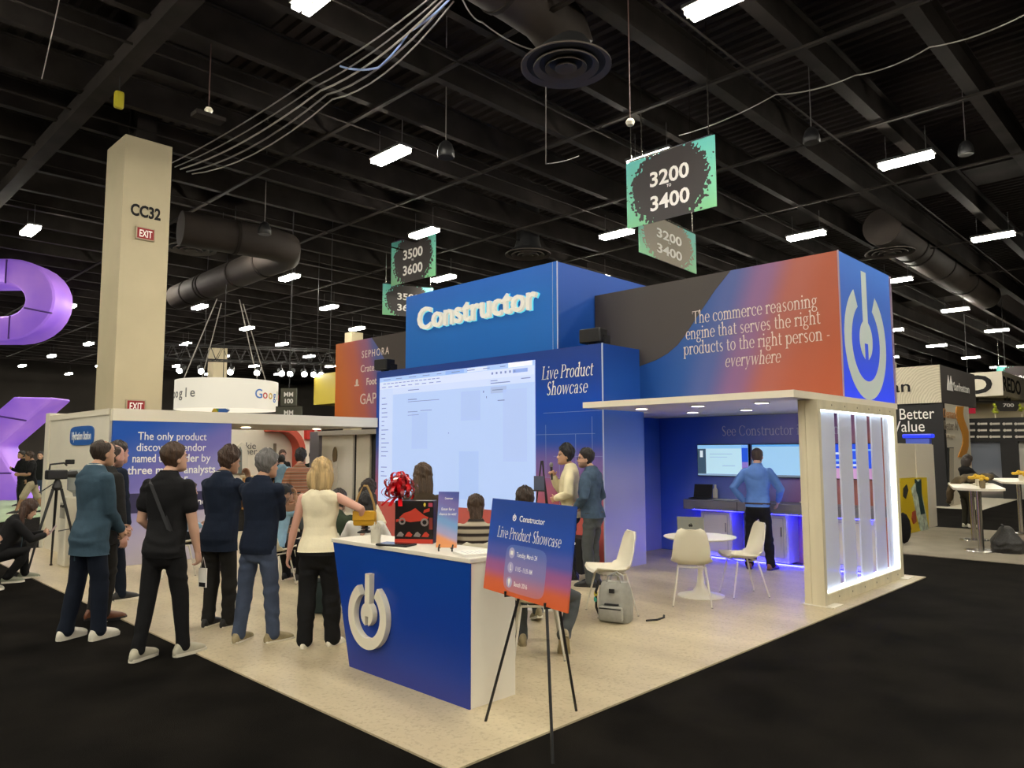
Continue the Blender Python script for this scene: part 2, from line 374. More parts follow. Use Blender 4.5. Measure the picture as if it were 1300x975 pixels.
# the white wrapped column
yb = on_x(120, 518, 2.24).y
cl = MB().box(2.24, 3.19, 13.0, yb, 0, 8.3, bev=.01).build('column', M_colpaint); tag(cl, 'tall white wrapped column lettered in black, exit signs on it', 'column', kind='structure')
sans('lettering', 'CC32', .34, M_blackm, cl, FACE_Y((2.70, 12.994, 6.62)), bold=.035, width=.60)
b = MB(); b.box(2.52, 2.92, 13.2, 13.7, 8.3, 9.4).box(2.45, 2.99, 13.42, 13.48, 8.3, 9.35); tag(b.build('steel_post', M_girder), 'dark steel post between the white column and the roof', 'post', kind='structure')
M_exit = emat('exit_red', '#b01f1c', .35); M_exitw = emat('exit_letters', '#f2e9da', .9); M_frame = mat('sign_frame', '#b5a88c', rough=.5)
def exit_sign(c, label, yaw=0.):
    t = thing('exit_sign', label, 'sign', c, yaw)
    MB().box(-.19, .19, -.05, .0, 0, .27, bev=.01).build('housing', M_frame, t)
    p = MB().box(-.165, .165, -.056, -.05, .025, .245).build('face', M_exit, t)
    sans('lettering', 'EXIT', .21, M_exitw, p, FACE_Y((0, -.057, .06)), bold=.01, width=.25)
exit_sign((2.70, 12.999, 6.12), 'red exit sign high on the white column')
exit_sign((2.66, 12.999, 2.50), 'red exit sign low on the white column, just above the blue wall')

# ------------------------------------------------------------------ ceiling lights
M_tube = emat('light_diffuser', (1.0, .93, .79), TUBE_POWER)
M_house = mat('light_housing', (.05, .05, .05), rough=.5)
def make_light():
    t = thing('ceiling_light', 'long two tube ceiling light hanging from a roof joist', 'light', (0, 0, 8), group='ceiling lights hung in a grid')
    b = MB(); b.box(-.17, .17, -.56, .56, .03, .09, bev=.01).box(-.012, .012, -.56, .56, -.05, .03)
    b.tube([(0, -.4, .09), (0, -.4, .66)], .008, 6).tube([(0, .4, .09), (0, .4, .66)], .008, 6); b.build('housing', M_house, t)
    for s in (-1, 1): MB().box(s * .085 - .055, s * .085 + .055, -.52, .52, -.055, .028).build('tube', M_tube, t)
    return t
L0 = make_light(); first = True
for i in range(-8, 15):
    for j in range(-8, 17):
        if (i + j) % 2: continue
        x, y = 6.36 + 4.03 * i, 1.65 + 3.88 * j
        v = Vector((x, y, 8)) - CAM; d = v.dot(_fw)
        inside = d > 1 and abs(v.dot(_r) / d) < .74 and v.dot(_u) / d < .56 and d < 62
        near = (v.x ** 2 + v.y ** 2) < 21 ** 2
        if not (inside or near): continue
        if abs(x - 2.7) < 1.2 and 12 < y < 15: continue
        if first: L0.location = (x, y, 8); first = False
        else: dup(L0, (x, y, 8))

# ------------------------------------------------------------------ ducts and round air diffusers
M_vent = mat('vent_paint', (.085, .070, .060), rough=.7)
def nearer(p, z):
    k = (z - CAM.z) / (p[2] - CAM.z); return tuple(CAM + (Vector(p) - CAM) * k), k
def diffuser(x, y, z, r, label, up=None):
    (x, y, z), k = nearer((x, y, z), z - .40); r *= k
    t = thing('air_diffuser', label, 'air vent', (x, y, z))
    for k, (q, dz) in enumerate(((1, 0), (.72, -.02), (.46, -.03), (.24, -.04))):
        ri = q * .74 if k < 3 else .02
        MB().lathe([(r * ri, .10 + dz), (r * q, dz), (r * q * 1.0, dz + .03), (r * ri, .14 + dz)], n=36).build('ring', M_vent, t, smooth=True)
    MB().lathe([(r * .96, .05), (r * .6, .22), (r * .5, .50), (r * .5, up - z if up else .5), (.0, up - z if up else .5)], n=32).build('neck', M_blackm, t, smooth=True)
D1 = diffuser(6.85, 4.92, 8.45, .80, 'large round ceiling vent above the display wall')
diffuser(7.2, 21.9, 8.55, .80, 'round ceiling vent just behind the white column', 10.35)
diffuser(15.75, 14.2, 8.55, .80, 'round ceiling vent far behind the lit company name sign', 10.35)
diffuser(24.5, 5.1, 8.55, .80, 'round ceiling vent above the logo panel at right')
def duct(pts, r, label, seams, z2):
    k = (z2 - CAM.z) / (max(p[2] for p in pts) - CAM.z); pts = [tuple(CAM + (Vector(p) - CAM) * k) for p in pts]; r *= k
    t = thing('air_duct', label, 'duct', pts[0])
    o = Vector(pts[0]); b = MB(); b.tube([Vector(p) - o for p in pts], r, 24); b.build('pipe', M_duct, t, smooth=True)
    for a, f in seams:
        p, q = Vector(pts[a]), Vector(pts[a + 1]); c = p.lerp(q, f) - o; d = (q - p).normalized() * .04
        MB().tube([c - d, c + d], r * 1.05, 24).build('seam_ring', M_joist, t, smooth=True)
duct([(-6, 4.95, 9.3), (5.6, 4.95, 9.3), (6.3, 4.93, 9.25), (6.7, 4.92, 9.05), (6.85, 4.92, 8.75)], .5, 'fat round duct feeding the large vent at the top of the picture', [(0, .72), (0, .88), (0, .97)], 8.91)
duct([(10.3, 31, 8.75), (10.1, 20.8, 8.75), (9.7, 20.1, 8.75), (9.0, 19.9, 8.75), (6.2, 20.3, 8.75)], .55, 'fat spiral duct bending towards the white column', [(0, .15), (0, .3), (0, .33), (0, .62), (0, .85), (3, .4)], 7.45)
duct([(21.2, 4.3, 8.6), (35.5, 4.5, 8.6)], .57, 'fat round duct above the right hand booths', [(0, .2), (0, .25), (0, .45), (0, .7)], 8.75)

M_dl = emat('added_lamp_glow', (1.0, .94, .86), 75.0); M_dl2 = emat('added_lamp_glow_strong', (1.0, .95, .88), 700.0)  # lamps added in the canopy undersides to brighten nook and left wing
def added_downlight(x, y, z, label, group, m=None):
    t = thing('added_downlight', label, 'light', (x, y, z), group=group); MB().lathe([(.075, 0), (.095, 0), (.095, -.012), (.075, -.012), (.075, 0)], n=24).build('ring', M_white, t)
    MB().lathe([(0, -.004), (.075, -.004)], n=24).build('lens', m or M_dl, t, fix=False); return t
# ------------------------------------------------------------------ the blue booth
FZ = .012
M_lwhite = mat('lettering_white', '#faf8f2', rough=.5)
M_lcream = mat('lettering_cream', '#e6d9cf', rough=.5)
M_llav = mat('lettering_lavender', '#b9b6d6', rough=.5)
M_trim = mat('pale_edge_trim', '#b9c2dc', rough=.4)

# display wall
dw = thing('display_wall', 'tall blue display wall with a giant lit screen', 'display wall', (5.74, 6.13, FZ))
def at0(o): return Vector(o.location)
def sub(b, o): b.v = [tuple(Vector(p) - Vector(o.location)) for p in b.v]; return b
G_dw = grad('display_wall_print', [(0, '#c25f58'), (.22, '#c25f58'), (.34, '#a9627f'), (.45, '#7a63a4'), (.58, '#2450b0'), (.74, '#0c48b4'), (.90, '#153f98'), (1, '#1a3c8c')], (0, 0, 1, 0))
G_side = grad('display_wall_side_print', [(0, '#b6b4d2'), (.35, '#9a9ccb'), (.6, '#4f6fba'), (.8, '#2355ad'), (1, '#1c479c')], (0, 0, 1, 0))
M_navy = mat('navy_panel', '#1d3f86', rough=.5)
sub(MB().box(5.745, 6.75, 3.37, 8.895, FZ, 3.25), dw).build('core', M_navy, dw)
sub(MB().box(5.735, 5.745, 3.36, 8.90, FZ, 3.255), dw).build('front_graphic', G_dw, dw)
sub(MB().box(5.745, 6.755, 3.355, 3.37, FZ, 3.25), dw).build('side_graphic', G_side, dw)
sub(MB().box(5.728, 5.742, 3.345, 3.362, FZ, 3.262), dw).build('edge_trim', M_trim, dw)
b = MB(); b.M = Matrix.Translation((5.733, 0, 0))
for y0, y1, z in ((3.37, 4.66, 1.30), (3.37, 4.3, 1.62), (3.5, 4.66, 1.95), (3.37, 4.5, 2.28)): b.box(-.001, .001, y0, y1, z, z + .006)
for y, z0, z1 in ((3.55, .5, 2.2), (3.86, 1.0, 1.95), (4.18, .6, 1.62), (4.45, 1.3, 2.1)): b.box(-.001, .001, y, y + .006, z0, z1)
sub(b, dw).build('thin_line_print', mat('thin_print_lines', '#8591c6', rough=.5), dw)
p = serif('lettering', 'Live Product', .30, M_lwhite, dw, Matrix.Translation(-at0(dw)) @ FACE_X((5.733, 4.02, 2.80)), shear=.22, width=1.02, bold=1.12)
p = serif('lettering', 'Showcase', .30, M_lwhite, dw, Matrix.Translation(-at0(dw)) @ FACE_X((5.733, 4.02, 2.555)), shear=.22, width=.80, bold=1.12)
# the lit screen
def ui(parent, name, rects, M, order=1):
    """flat coloured areas of a screen picture; M maps (u,v) of the screen to the place"""
    by = {}
    for r in rects: by.setdefault(r[4], []).append(r)
    for i, (m, rs) in enumerate(by.items()):
        b = MB(); b.M = M
        for (u0, v0, u1, v1, _, *d) in rs:
            z = (d[0] if d else order) * .0012
            b.add([(u0, v0, z), (u1, v0, z), (u1, v1, z), (u0, v1, z)], [(0, 1, 2, 3)])
        b.build(name, m, parent, fix=False)
def scr(h, s=.84): return emat('screen_' + h, '#' + h, s)
SW, SH = 4.11, 2.37
scm = sub(MB().box(5.722, 5.735, 4.665, 8.785, .75, 3.122), dw).build('screen', scr('b7cdf6'), dw)
Mscr = Matrix.Translation(-at0(dw)) @ FACE_X((5.7215, 8.78, .753)) @ Matrix.Diagonal((SW, SH, 1, 1))
g = 'd9e2fb'; tx = scr('7c8db8')
R = [(0, .965, 1, 1, scr('a9c6f5')), (0, .905, 1, .965, scr('d4dffb')), (0, .0, .105, .905, scr('c6d6f9')), (.105, .855, 1, .905, scr('cbd9fa'))]
R += [(.62, .967, .74, .995, scr('d9e3fc'), 2), (.48, .967, .60, .995, scr('8fb2ec'), 2), (.86, .967, .99, 1, scr('eef3ff'), 2)]
R += [(.11, .0, 1, .855, scr('b4cbf6')), (.58, .62, .70, .83, scr('adc3f0'), 2), (.83, .33, .96, .82, scr('b0c5f1'), 2), (.25, .42, .36, .70, scr('adc4f1'), 2), (.57, .06, .69, .40, scr('aac3f1'), 2), (.76, .80, .85, .845, scr('a8badf'), 2)]
rr = random.Random(3)
T = []
for v in (.83, .78, .745, .71, .675, .64, .605, .57, .535, .50, .465, .43, .395, .36, .27, .235, .20): T.append((.02, v, .02 + rr.uniform(.02, .06), v + .007, tx, 3))
for k in range(9): u = .03 + .098 * k; T.append((u, .978, u + rr.uniform(.03, .06), .984, tx, 3))
for k in range(14): u = .03 + .03 * k; T.append((u, .945, u + .022, .951, tx, 3))
for k in range(9): u = .02 + .05 * k; T.append((u, .918, u + .03, .924, tx, 3))
T += [(.22, .875, .30, .882, tx, 3), (.22, .80, .285, .808, tx, 3), (.22, .785, .44, .790, tx, 3), (.22, .705, .29, .711, tx, 3), (.31, .71, .39, .715, tx, 3), (.22, .68, .30, .684, tx, 3), (.76, .885, .80, .891, tx, 3),
      (.76, .868, .87, .875, tx, 3), (.93, .882, .98, .889, tx, 3), (.77, .82, .83, .826, tx, 3), (.80, .745, .84, .752, tx, 3), (.50, .53, .506, .538, tx, 3), (.715, .81, .722, .825, tx, 3), (.735, .77, .738, .785, scr('404a66'), 3)]
for k in range(6): T.append((.765 + .025 * k, .932, .775 + .025 * k, .948, tx, 3))
T.append((.885, .928, .965, .953, scr('8fa9e4'), 3))
ui(scm, 'screen_picture', R + T, Mscr)
def loudspeaker(c, yaw, label):
    t = thing('loudspeaker', label, 'loudspeaker', c, yaw)
    b = MB(); b.box(-.13, .10, -.18, .18, .03, .24, bev=.02); b.build('cabinet', M_black, t)
    MB().box(-.136, -.128, -.165, .165, .045, .225).build('grille', M_blackm, t)
    b = MB(); b.box(-.06, .06, -.05, .05, 0, .035).box(-.02, .14, -.195, -.18, .02, .14); b.build('bracket', M_blackm, t)
loudspeaker((5.86, 3.60, 3.256), 0.1, 'small black loudspeaker on top of the display wall, beside the charcoal header')
loudspeaker((5.80, 8.72, 3.256), .1, 'small black loudspeaker over the far top corner of the giant screen')
tag(MB().box(5.30, 5.66, 3.42, 3.85, FZ, .50, bev=.015).build('floor_box', M_blackm), 'black box on the floor at the foot of the display wall', 'box')

# company sign box
sb = thing('rooftop_sign_box', 'bright blue rooftop box with glowing white company name', 'sign', (5.75, 6.11, 3.257))
G_cube = grad('sign_box_print', [(0, '#0c62b8'), (.6, '#0d66be'), (1, '#1c63c0')], (0, 0, 1, 0))
G_cubes = grad('sign_box_side_print', [(0, '#164a9c'), (1, '#2e5cb9')], (0, 0, 1, 0))
sub(MB().box(5.755, 9.3, 4.222, 8.0, 3.257, 4.62), sb).build('box', G_cubes, sb)
sub(MB().box(5.747, 5.755, 4.215, 8.0, 3.257, 4.622), sb).build('front_graphic', G_cube, sb)
sub(MB().box(5.742, 5.757, 4.205, 4.217, 3.257, 4.625).box(5.742, 5.757, 4.14 + .16, 4.305, 3.257, 4.62), sb).build('edge_trim', M_trim, sb)
Mc = Matrix.Translation(-at0(sb)) @ FACE_X((5.70, 6.09, 3.935))
lt = sans('lettering', 'Constructor', .565, emat('glowing_letter_white', '#efe9d6', .62), sb, Mc, bold=.018, width=2.98, ext=.03)
M_teal = emat('glowing_teal_edge', '#62d5e8', .9)
sans('halo', 'Constructor', .565, M_teal, lt, Matrix.Translation(-at0(sb)) @ FACE_X((5.738, 6.085, 3.928)), bold=.028, width=3.02, ext=.006)

# roof headers (right and left wings)
def header(y0, y1, label, left):
    h = thing('roof_header', label, 'sign', (6.67, (y0 + y1) / 2, 2.352))
    ry = (lambda g: g)
    st = [(0, '#b0583a'), (.10, '#ae5a41'), (.22, '#ad6255'), (.34, '#8a6490'), (.46, '#51619f'), (.58, '#2b569d'), (.70, '#1f4f98'), (1, '#1d4a90')]
    ax = (0, 1, .16, -.06)
    if left: st = [(0, '#1d4a90'), (.3, '#1f4f98'), (.5, '#51619f'), (.62, '#9c6480'), (.75, '#c06a55'), (.9, '#cc7440'), (1, '#d4722f')]; ax = (0, 1, -.16, .06)
    sub(MB().box(6.68, 8.57, y0, y1, 2.352, 4.21), h).build('box', mat('header_box', '#4a3f3c', rough=.7), h)
    sub(MB().box(6.668, 6.68, y0, y1, 2.352, 4.213), h).build('front_graphic', grad('header_print_' + ('left' if left else 'right'), st, ax, warp=0.0), h)
    cv = [(1.80, 4.213), (2.05, 3.97), (2.30, 3.68), (2.55, 3.38), (2.68, 3.25), (2.85, 3.14), (3.05, 3.06), (3.35, 2.99), (4.2, 2.93), (4.2, 4.213)]
    if left: cv = [(12.24 - y, z) for y, z in cv]
    b = MB(); b.M = basis((6.6675, 0, 0), (0, 1, 0), (0, 0, 1)); b.prism(cv, -.0, .002)
    b.M = Matrix.Translation(-at0(h)) @ basis((6.666, 0, 0), (0, 1, 0), (0, 0, 1)); b.v = []; b.f = []; b.mi = []; b.prism(cv, -.0012, .0012)
    b.build('charcoal_graphic', mat('charcoal_print', '#3f3936', rough=.6), h)
    return h
hr = header(.35, 4.20, 'charcoal to orange roof header with cream slogan over the demo nook', False)
X0 = Matrix.Translation(-at0(hr))
for txt, yc, z, w, sh in (('The commerce reasoning', 1.52, 3.530, 1.80, 0), ('engine that serves the right', 1.56, 3.310, 1.95, 0), ('products to the right person -', 1.53, 3.090, 2.10, 0), ('everywhere', 1.52, 2.86, .80, .20)):
    serif('lettering', txt, .268, M_lcream, hr, X0 @ FACE_X((6.664, yc, z)), width=w, shear=sh)
lp = sub(MB().box(6.67, 8.57, .338, .35, 2.352, 4.213), hr).build('logo_panel', grad('logo_panel_glow_print', [(0, '#3a50ff'), (.35, '#3f58d6'), (.7, '#4468b8'), (1, '#4a78c8')], (0, 0, 1, 0), emit=.35), hr)  # brighter lower blue and an added glow put light into the print
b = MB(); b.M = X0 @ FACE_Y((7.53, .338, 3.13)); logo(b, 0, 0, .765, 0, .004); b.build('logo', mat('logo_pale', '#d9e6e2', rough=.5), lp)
for d_ in ((6.66, 6.675, .33, .345, 2.352, 4.22), (8.57, 8.61, .32, .36, 2.30, 4.20)): sub(MB().box(*d_), hr).build('edge_trim', mat('mauve_trim', '#a58f9d', rough=.5), hr)
hl = header(8.04, 11.89, 'charcoal to orange roof header listing shop names behind the giant screen', True)
X1 = Matrix.Translation(-at0(hl)); xx = 6.664
sans('lettering', 'SEPHORA', .23, M_lcream, hl, X1 @ FACE_X((xx, on_x(476, 462, xx).y, 3.79)), width=1.02, space=1.3)
sans('lettering', 'Crate&Barrel', .23, M_lcream, hl, X1 @ FACE_X((xx, on_x(478, 478, xx).y, 3.47)), width=1.22)
sans('lettering', 'Foot Locker', .22, M_lcream, hl, X1 @ FACE_X((xx, on_x(482, 494, xx).y, 3.17)), width=1.02, bold=.02)
b = MB(); b.M = X1 @ FACE_X((xx, on_x(453, 493, xx).y, 3.25)); b.ball((0, 0, 0), (.05, .09, .004), 10); b.box(-.09, .09, -.08, -.05, 0, .004); b.build('emblem', M_lcream, hl)
sans('lettering', 'GAP', .34, M_lcream, hl, X1 @ FACE_X((xx, on_x(467, 514, xx).y, 2.75)), width=.62)

# canopies
M_can = mat('canopy_white', '#eae2cd', rough=.5)
c1 = MB(); c1.box(5.0, 8.38, .25, 3.13, 2.272, 2.35); c1.box(6.77, 8.38, 3.13, 4.2, 2.272, 2.35)
tag(c1.build('canopy', M_can), 'thin white canopy over the demo nook', 'canopy')
tag(MB().box(.97, 5.72, 8.83, 12.05, 2.17, 2.35).build('canopy', M_can), 'deep white canopy from the blue slogan wall to the giant screen', 'canopy')

for x in (5.6, 6.9):
    for y in (.9, 1.75, 2.6): added_downlight(x, y, 2.271, 'small round fill lamp added in the canopy over the demo nook', 'added fill lamps in the nook canopy')
for x in (2.2, 3.7, 5.2): added_downlight(x, 10.2, 2.169, 'small round fill lamp added in the deep left canopy', 'added fill lamps in the left canopy', M_dl2)
# nook walls
G_nook = grad('nook_wall_print', [(0, '#1f45c4'), (.2, '#3560d8'), (.40, '#7a8ce0'), (.58, '#9a96d8'), (.70, '#b488bc'), (.82, '#cc8478'), (1, '#cc7c60')], (0, -.80, -.24, 1.06))
nw = thing('nook_wall', 'blue to coral back wall of the demo nook', 'wall panel', (8.42, 2.25, FZ))
sub(MB().box(8.40, 8.48, .37, 4.25, FZ, 2.268), nw).build('panel', G_nook, nw)
XN = Matrix.Translation(-at0(nw))
serif('lettering', 'See Constructor in action', .235, mat('lettering_pale_violet', '#e6e3f6', rough=.5), nw, XN @ FACE_X((8.397, 2.94, 1.945)), align='LEFT', width=1.88)
G_rec = grad('recess_wall_print', [(0, '#a3a8ea'), (.5, '#6f84e0'), (.8, '#3862cc'), (1, '#1d4cbc')], (0, 0, 1, 0))
rw = tag(MB().box(6.78, 8.395, 4.15, 4.22, FZ, 2.268).build('recess_wall', G_rec), 'plain blue side wall at the far end of the demo nook', 'wall panel')
db = thing('wall_dispenser', 'small white box on the blue recess wall behind the display wall', 'dispenser', (7.15, 4.148, 1.0))
MB().box(-.11, .11, -.10, .0, -.04, .05, bev=.015).build('body', M_whitegloss, db); MB().box(-.05, .05, -.104, -.098, -.02, .03).build('slot', mat('dim_grey', '#8b8a99', rough=.5), db)

# slatted light frame
sf = thing('light_frame', 'white wooden frame of frosted slats edged with cold light', 'light frame', (6.8, .27, FZ))
M_led = emat('cold_light_strip', (.86, .96, 1.0), 4.2)
def sfp(name, d, m, bev=.004): return sub(MB().box(*d, bev=bev), sf).build(name, m, sf)
sfp('post', (5.50, 5.575, .20, .345, FZ, 2.27), M_wood); sfp('post', (5.51, 5.585, .35, .43, FZ, 2.268), M_wood); sfp('post', (8.05, 8.15, .20, .345, FZ, 2.27), M_wood)
sfp('top_rail', (5.575, 8.05, .20, .345, 2.165, 2.27), M_wood); sfp('bottom_rail', (5.575, 8.05, .20, .345, FZ, .135), M_wood)
b = MB()
for x in (5.9, 6.3, 6.7, 7.1, 7.5, 7.9):
    for z in (.075, 2.22): b.tube([(x, .199, z), (x, .202, z)], .012, 8)
sub(b, sf).build('screw', mat('screw_grey', '#6f6852', rough=.4, metal=.5), sf)
def frost():
    m, n, l, bb = nm('frosted_acrylic'); bb.inputs['Base Color'].default_value = (.82, .84, .90, 1); bb.inputs['Roughness'].default_value = .5
    tr = n.new('ShaderNodeBsdfTranslucent'); tr.inputs[0].default_value = (.84, .87, .96, 1); mx = n.new('ShaderNodeMixShader'); mx.inputs[0].default_value = .45
    tp = n.new('ShaderNodeBsdfTransparent'); m2 = n.new('ShaderNodeMixShader'); m2.inputs[0].default_value = .10
    l.new(bb.outputs[0], mx.inputs[1]); l.new(tr.outputs[0], mx.inputs[2]); l.new(mx.outputs[0], m2.inputs[1]); l.new(tp.outputs[0], m2.inputs[2]); l.new(m2.outputs[0], n['Material Output'].inputs[0]); return m
M_frost = frost()
for x0, x1 in ((5.60, 6.10), (6.25, 6.63), (6.80, 7.17), (7.33, 7.70), (7.81, 7.98)): sfp('slat', (x0, x1, .255, .275, .15, 2.15), M_frost, 0)
for d in ((8.03, 8.049, .215, .33, .15, 2.15), (5.576, 5.59, .23, .33, .15, 2.15), (5.6, 8.03, .23, .33, 2.152, 2.164), (5.6, 8.03, .23, .33, .136, .146)): sfp('light_strip', d, M_led, 0)
sfp('foot_plate', (5.48, 5.75, .10, .46, FZ, .022), M_white); sfp('foot_plate', (7.95, 8.25, .10, .46, FZ, .022), M_white)

# demo counter, cabinets, screens
M_desk = mat('grey_laminate', '#77767c', rough=.45); M_deskd = mat('grey_laminate_dark', '#5c5b66', rough=.5)
dc = thing('demo_counter', 'grey wall counter running along the demo nook with blue light below', 'counter', (8.1, 1.9, FZ))
b = MB()
sub(MB().box(7.85, 8.395, .45, 3.37, .77, .92, bev=.004), dc).build('worktop', M_desk, dc)
sub(MB().box(7.847, 7.852, 2.425, 2.435, .77, .92).box(7.847, 7.852, 1.395, 1.405, .77, .92), dc).build('joint', M_blackm, dc)
sub(MB().box(7.98, 8.39, 2.36, 2.39, FZ, .77), dc).build('support_panel', M_deskd, dc); sub(MB().box(7.98, 8.39, 1.37, 1.40, FZ, .77), dc).build('support_panel', M_deskd, dc)
M_blue = emat('blue_light_strip', (.012, .012, 1.0), 75.0)
sub(MB().box(8.02, 8.05, .5, 3.3, .752, .768), dc).build('light_strip', M_blue, dc); sub(MB().box(7.99, 8.01, .5, 3.12, .016, .032), dc).build('light_strip', M_blue, dc)
def cabinet(y0, y1, label):
    t = thing('storage_cabinet', label, 'cabinet', (8.2, (y0 + y1) / 2, FZ)); w = (y1 - y0) / 2
    MB().box(-.17, .18, -w, w, .03, .755).build('body', M_white, t)
    d = MB().box(-.19, -.17, -w + .015, w - .015, .05, .74, bev=.004).build('door', M_white, t)
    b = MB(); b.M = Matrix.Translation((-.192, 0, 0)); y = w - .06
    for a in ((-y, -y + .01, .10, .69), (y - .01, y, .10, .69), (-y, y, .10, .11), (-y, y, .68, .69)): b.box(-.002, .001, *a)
    b.build('moulding', mat('groove_shade', '#b9b6ae', rough=.6), d)  # grey lines put the shade of the door grooves into colour
    MB().box(-.215, -.20, -w + .085, -w + .095, .42, .56).box(-.20, -.19, -w + .085, -w + .095, .43, .44).box(-.20, -.19, -w + .085, -w + .095, .54, .55).build('handle', M_chrome, d)
    b = MB(); b.M = Matrix(); 
    for y in (-w + .04, w - .04): b.box(-.15, .15, y - .02, y + .02, 0, .03)
    b.build('foot', M_deskd, t)
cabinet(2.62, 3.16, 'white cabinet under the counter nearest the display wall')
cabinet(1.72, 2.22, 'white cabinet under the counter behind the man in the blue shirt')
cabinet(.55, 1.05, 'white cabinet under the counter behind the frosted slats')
def tv(y0, y1, label, rects):
    t = thing('wall_screen', label, 'screen', (8.39, (y0 + y1) / 2, 1.545)); w = (y1 - y0) / 2
    MB().box(-.05, .009, -w - .012, w + .012, -.262, .262, bev=.004).build('bezel', M_blackm, t)
    p = MB().box(-.054, -.05, -w, w, -.25, .25).build('display', scr('9fd0ee', .9), t)
    ui(p, 'screen_picture', rects, FACE_X((-.0545, w, -.25)) @ Matrix.Diagonal((2 * w, .5, 1, 1)))
big = scr('bfe3f2', .9)
tv(2.47, 3.37, 'wall screen with a dark side bar, left of the man in the blue shirt', [(0, .9, 1, 1, scr('8fc6ee', .9)), (0, .06, .17, .88, scr('3f5566', .9)), (.17, .06, .88, .88, big), (.88, .45, 1, 1, scr('2456d8', .9)), (.88, .25, 1, .45, scr('8a74c8', .9)), (.88, .06, 1, .25, scr('f0a08c', .9)),
   (0, 0, 1, .06, scr('8ba9c4', .9)), (.25, .7, .7, .715, scr('8fb4c9', .9), 2), (.25, .6, .6, .612, scr('8fb4c9', .9), 2), (.5, .32, .75, .335, scr('86a9c0', .9), 2), (.05, .6, .11, .82, scr('dce8ef', .9), 2)])
tv(1.50, 2.40, 'pale blue wall screen behind the head of the man in the blue shirt', [(0, .94, 1, 1, scr('5fa8ea', .9)), (0, .06, .1, .94, scr('8fb6d2', .9)), (.1, .06, 1, .94, scr('9fcdf0', .9)), (0, 0, 1, .07, scr('6f7f92', .9))])
tv(.50, 1.42, 'blue and pink wall screen seen between the frosted slats', [(0, .3, 1, 1, scr('1f4fe0', .9)), (0, .0, 1, .3, scr('c99ac8', .9)), (.1, .7, .5, .76, scr('d8e4ff', .9), 2), (.3, .5, .8, .56, scr('8fc0ff', .9), 2), (.55, .8, .9, .85, scr('8fc0ff', .9), 2), (.2, .36, .75, .42, scr('d8e4ff', .9), 2)])
def laptop(c, yaw, label, lid, scrn, back_logo=False, tilt=15):
    t = thing('laptop', label, 'laptop', c, yaw)      # screen faces local -X
    MB().box(-.22, .0, -.155, .155, 0, .014, bev=.004).build('base', lid, t); MB().box(-.205, -.02, -.14, .14, .014, .0155).build('keyboard', M_blackm, t)
    M = Matrix.Translation((.0, 0, .014)) @ Matrix.Rotation(R_(tilt), 4, 'Y')
    b = MB(); b.M = M; b.box(-.004, .004, -.155, .155, 0, .215, bev=.003); l = b.build('lid', lid, t)
    b = MB(); b.M = M; b.box(-.0055, -.004, -.145, .145, .012, .205); b.build('display', scrn, l)
    if back_logo:
        b = MB(); b.M = M @ basis((.0045, 0, .11), (0, 1, 0), (0, 0, 1)); b.ball((-.010, 0, 0), (.014, .018, .001), 12); b.ball((.010, 0, 0), (.014, .018, .001), 12); b.box(.0, .010, .018, .030, 0, .001); b.build('emblem', M_blackm, l)
    return t
laptop((8.17, 3.20, .932), .15, 'open black laptop at the display wall end of the grey counter', M_black, M_blackm)
def bottle(c, h, r, m, capm, label, cat='bottle'):
    t = thing('bottle', label, cat, c)
    MB().lathe([(r * .9, 0), (r, .01), (r, h * .62), (r * .45, h * .78), (r * .42, h * .86)], n=16).build('body', m, t, smooth=True)
    MB().lathe([(r * .5, h * .84), (r * .5, h), (0, h)], n=14).build('cap', capm, t, smooth=True)
bottle((8.26, 3.02, .932), .22, .04, M_whitegloss, M_whitegloss, 'white bottle behind the black laptop on the grey counter')
bottle((8.12, 2.32, .932), .24, .032, mat('pale_blue_plastic', '#8fa6d8', rough=.3), mat('navy_plastic', '#24307c', rough=.4), 'pale blue bottle on the counter left of the man in the blue shirt')
M_paper = mat('paper', '#f0ede2', rough=.7)
def paper(name, c, w, h, yaw, label, cat='paper', lines=True, z=.003, m=None):
    t = thing(name, label, cat, c, yaw); MB().box(-w / 2, w / 2, -h / 2, h / 2, 0, z).build('sheet', m or M_paper, t)
    if lines:
        b = MB()
        for k in range(7): b.box(-w * .36, w * (.1 + .25 * rr.random()), h * (.34 - .11 * k) - .004, h * (.34 - .11 * k), z, z + .0006)
        b.build('print', mat('grey_print', '#9aa0b4', rough=.7), t)
    return t
paper('paper_sheet', (8.02, 2.72, .932), .22, .34, .1, 'white paper sheet on the grey nook counter')
bk = thing('brochure_stand', 'grey and white brochure stand on the counter beside the wooden post', 'brochure stand', (8.16, 1.46, .932))
b = MB(); b.box(-.05, .08, -.11, .11, 0, .02).box(.05, .07, -.11, .11, .02, .30); b.build('holder', M_whitegloss, bk)
MB().box(.02, .048, -.10, .10, .13, .30).build('brochure', mat('slate_print', '#5d6280', rough=.5), bk); MB().box(-.02, .01, -.10, .10, .02, .15).build('brochure', mat('pale_print', '#b8b4c6', rough=.5), bk)

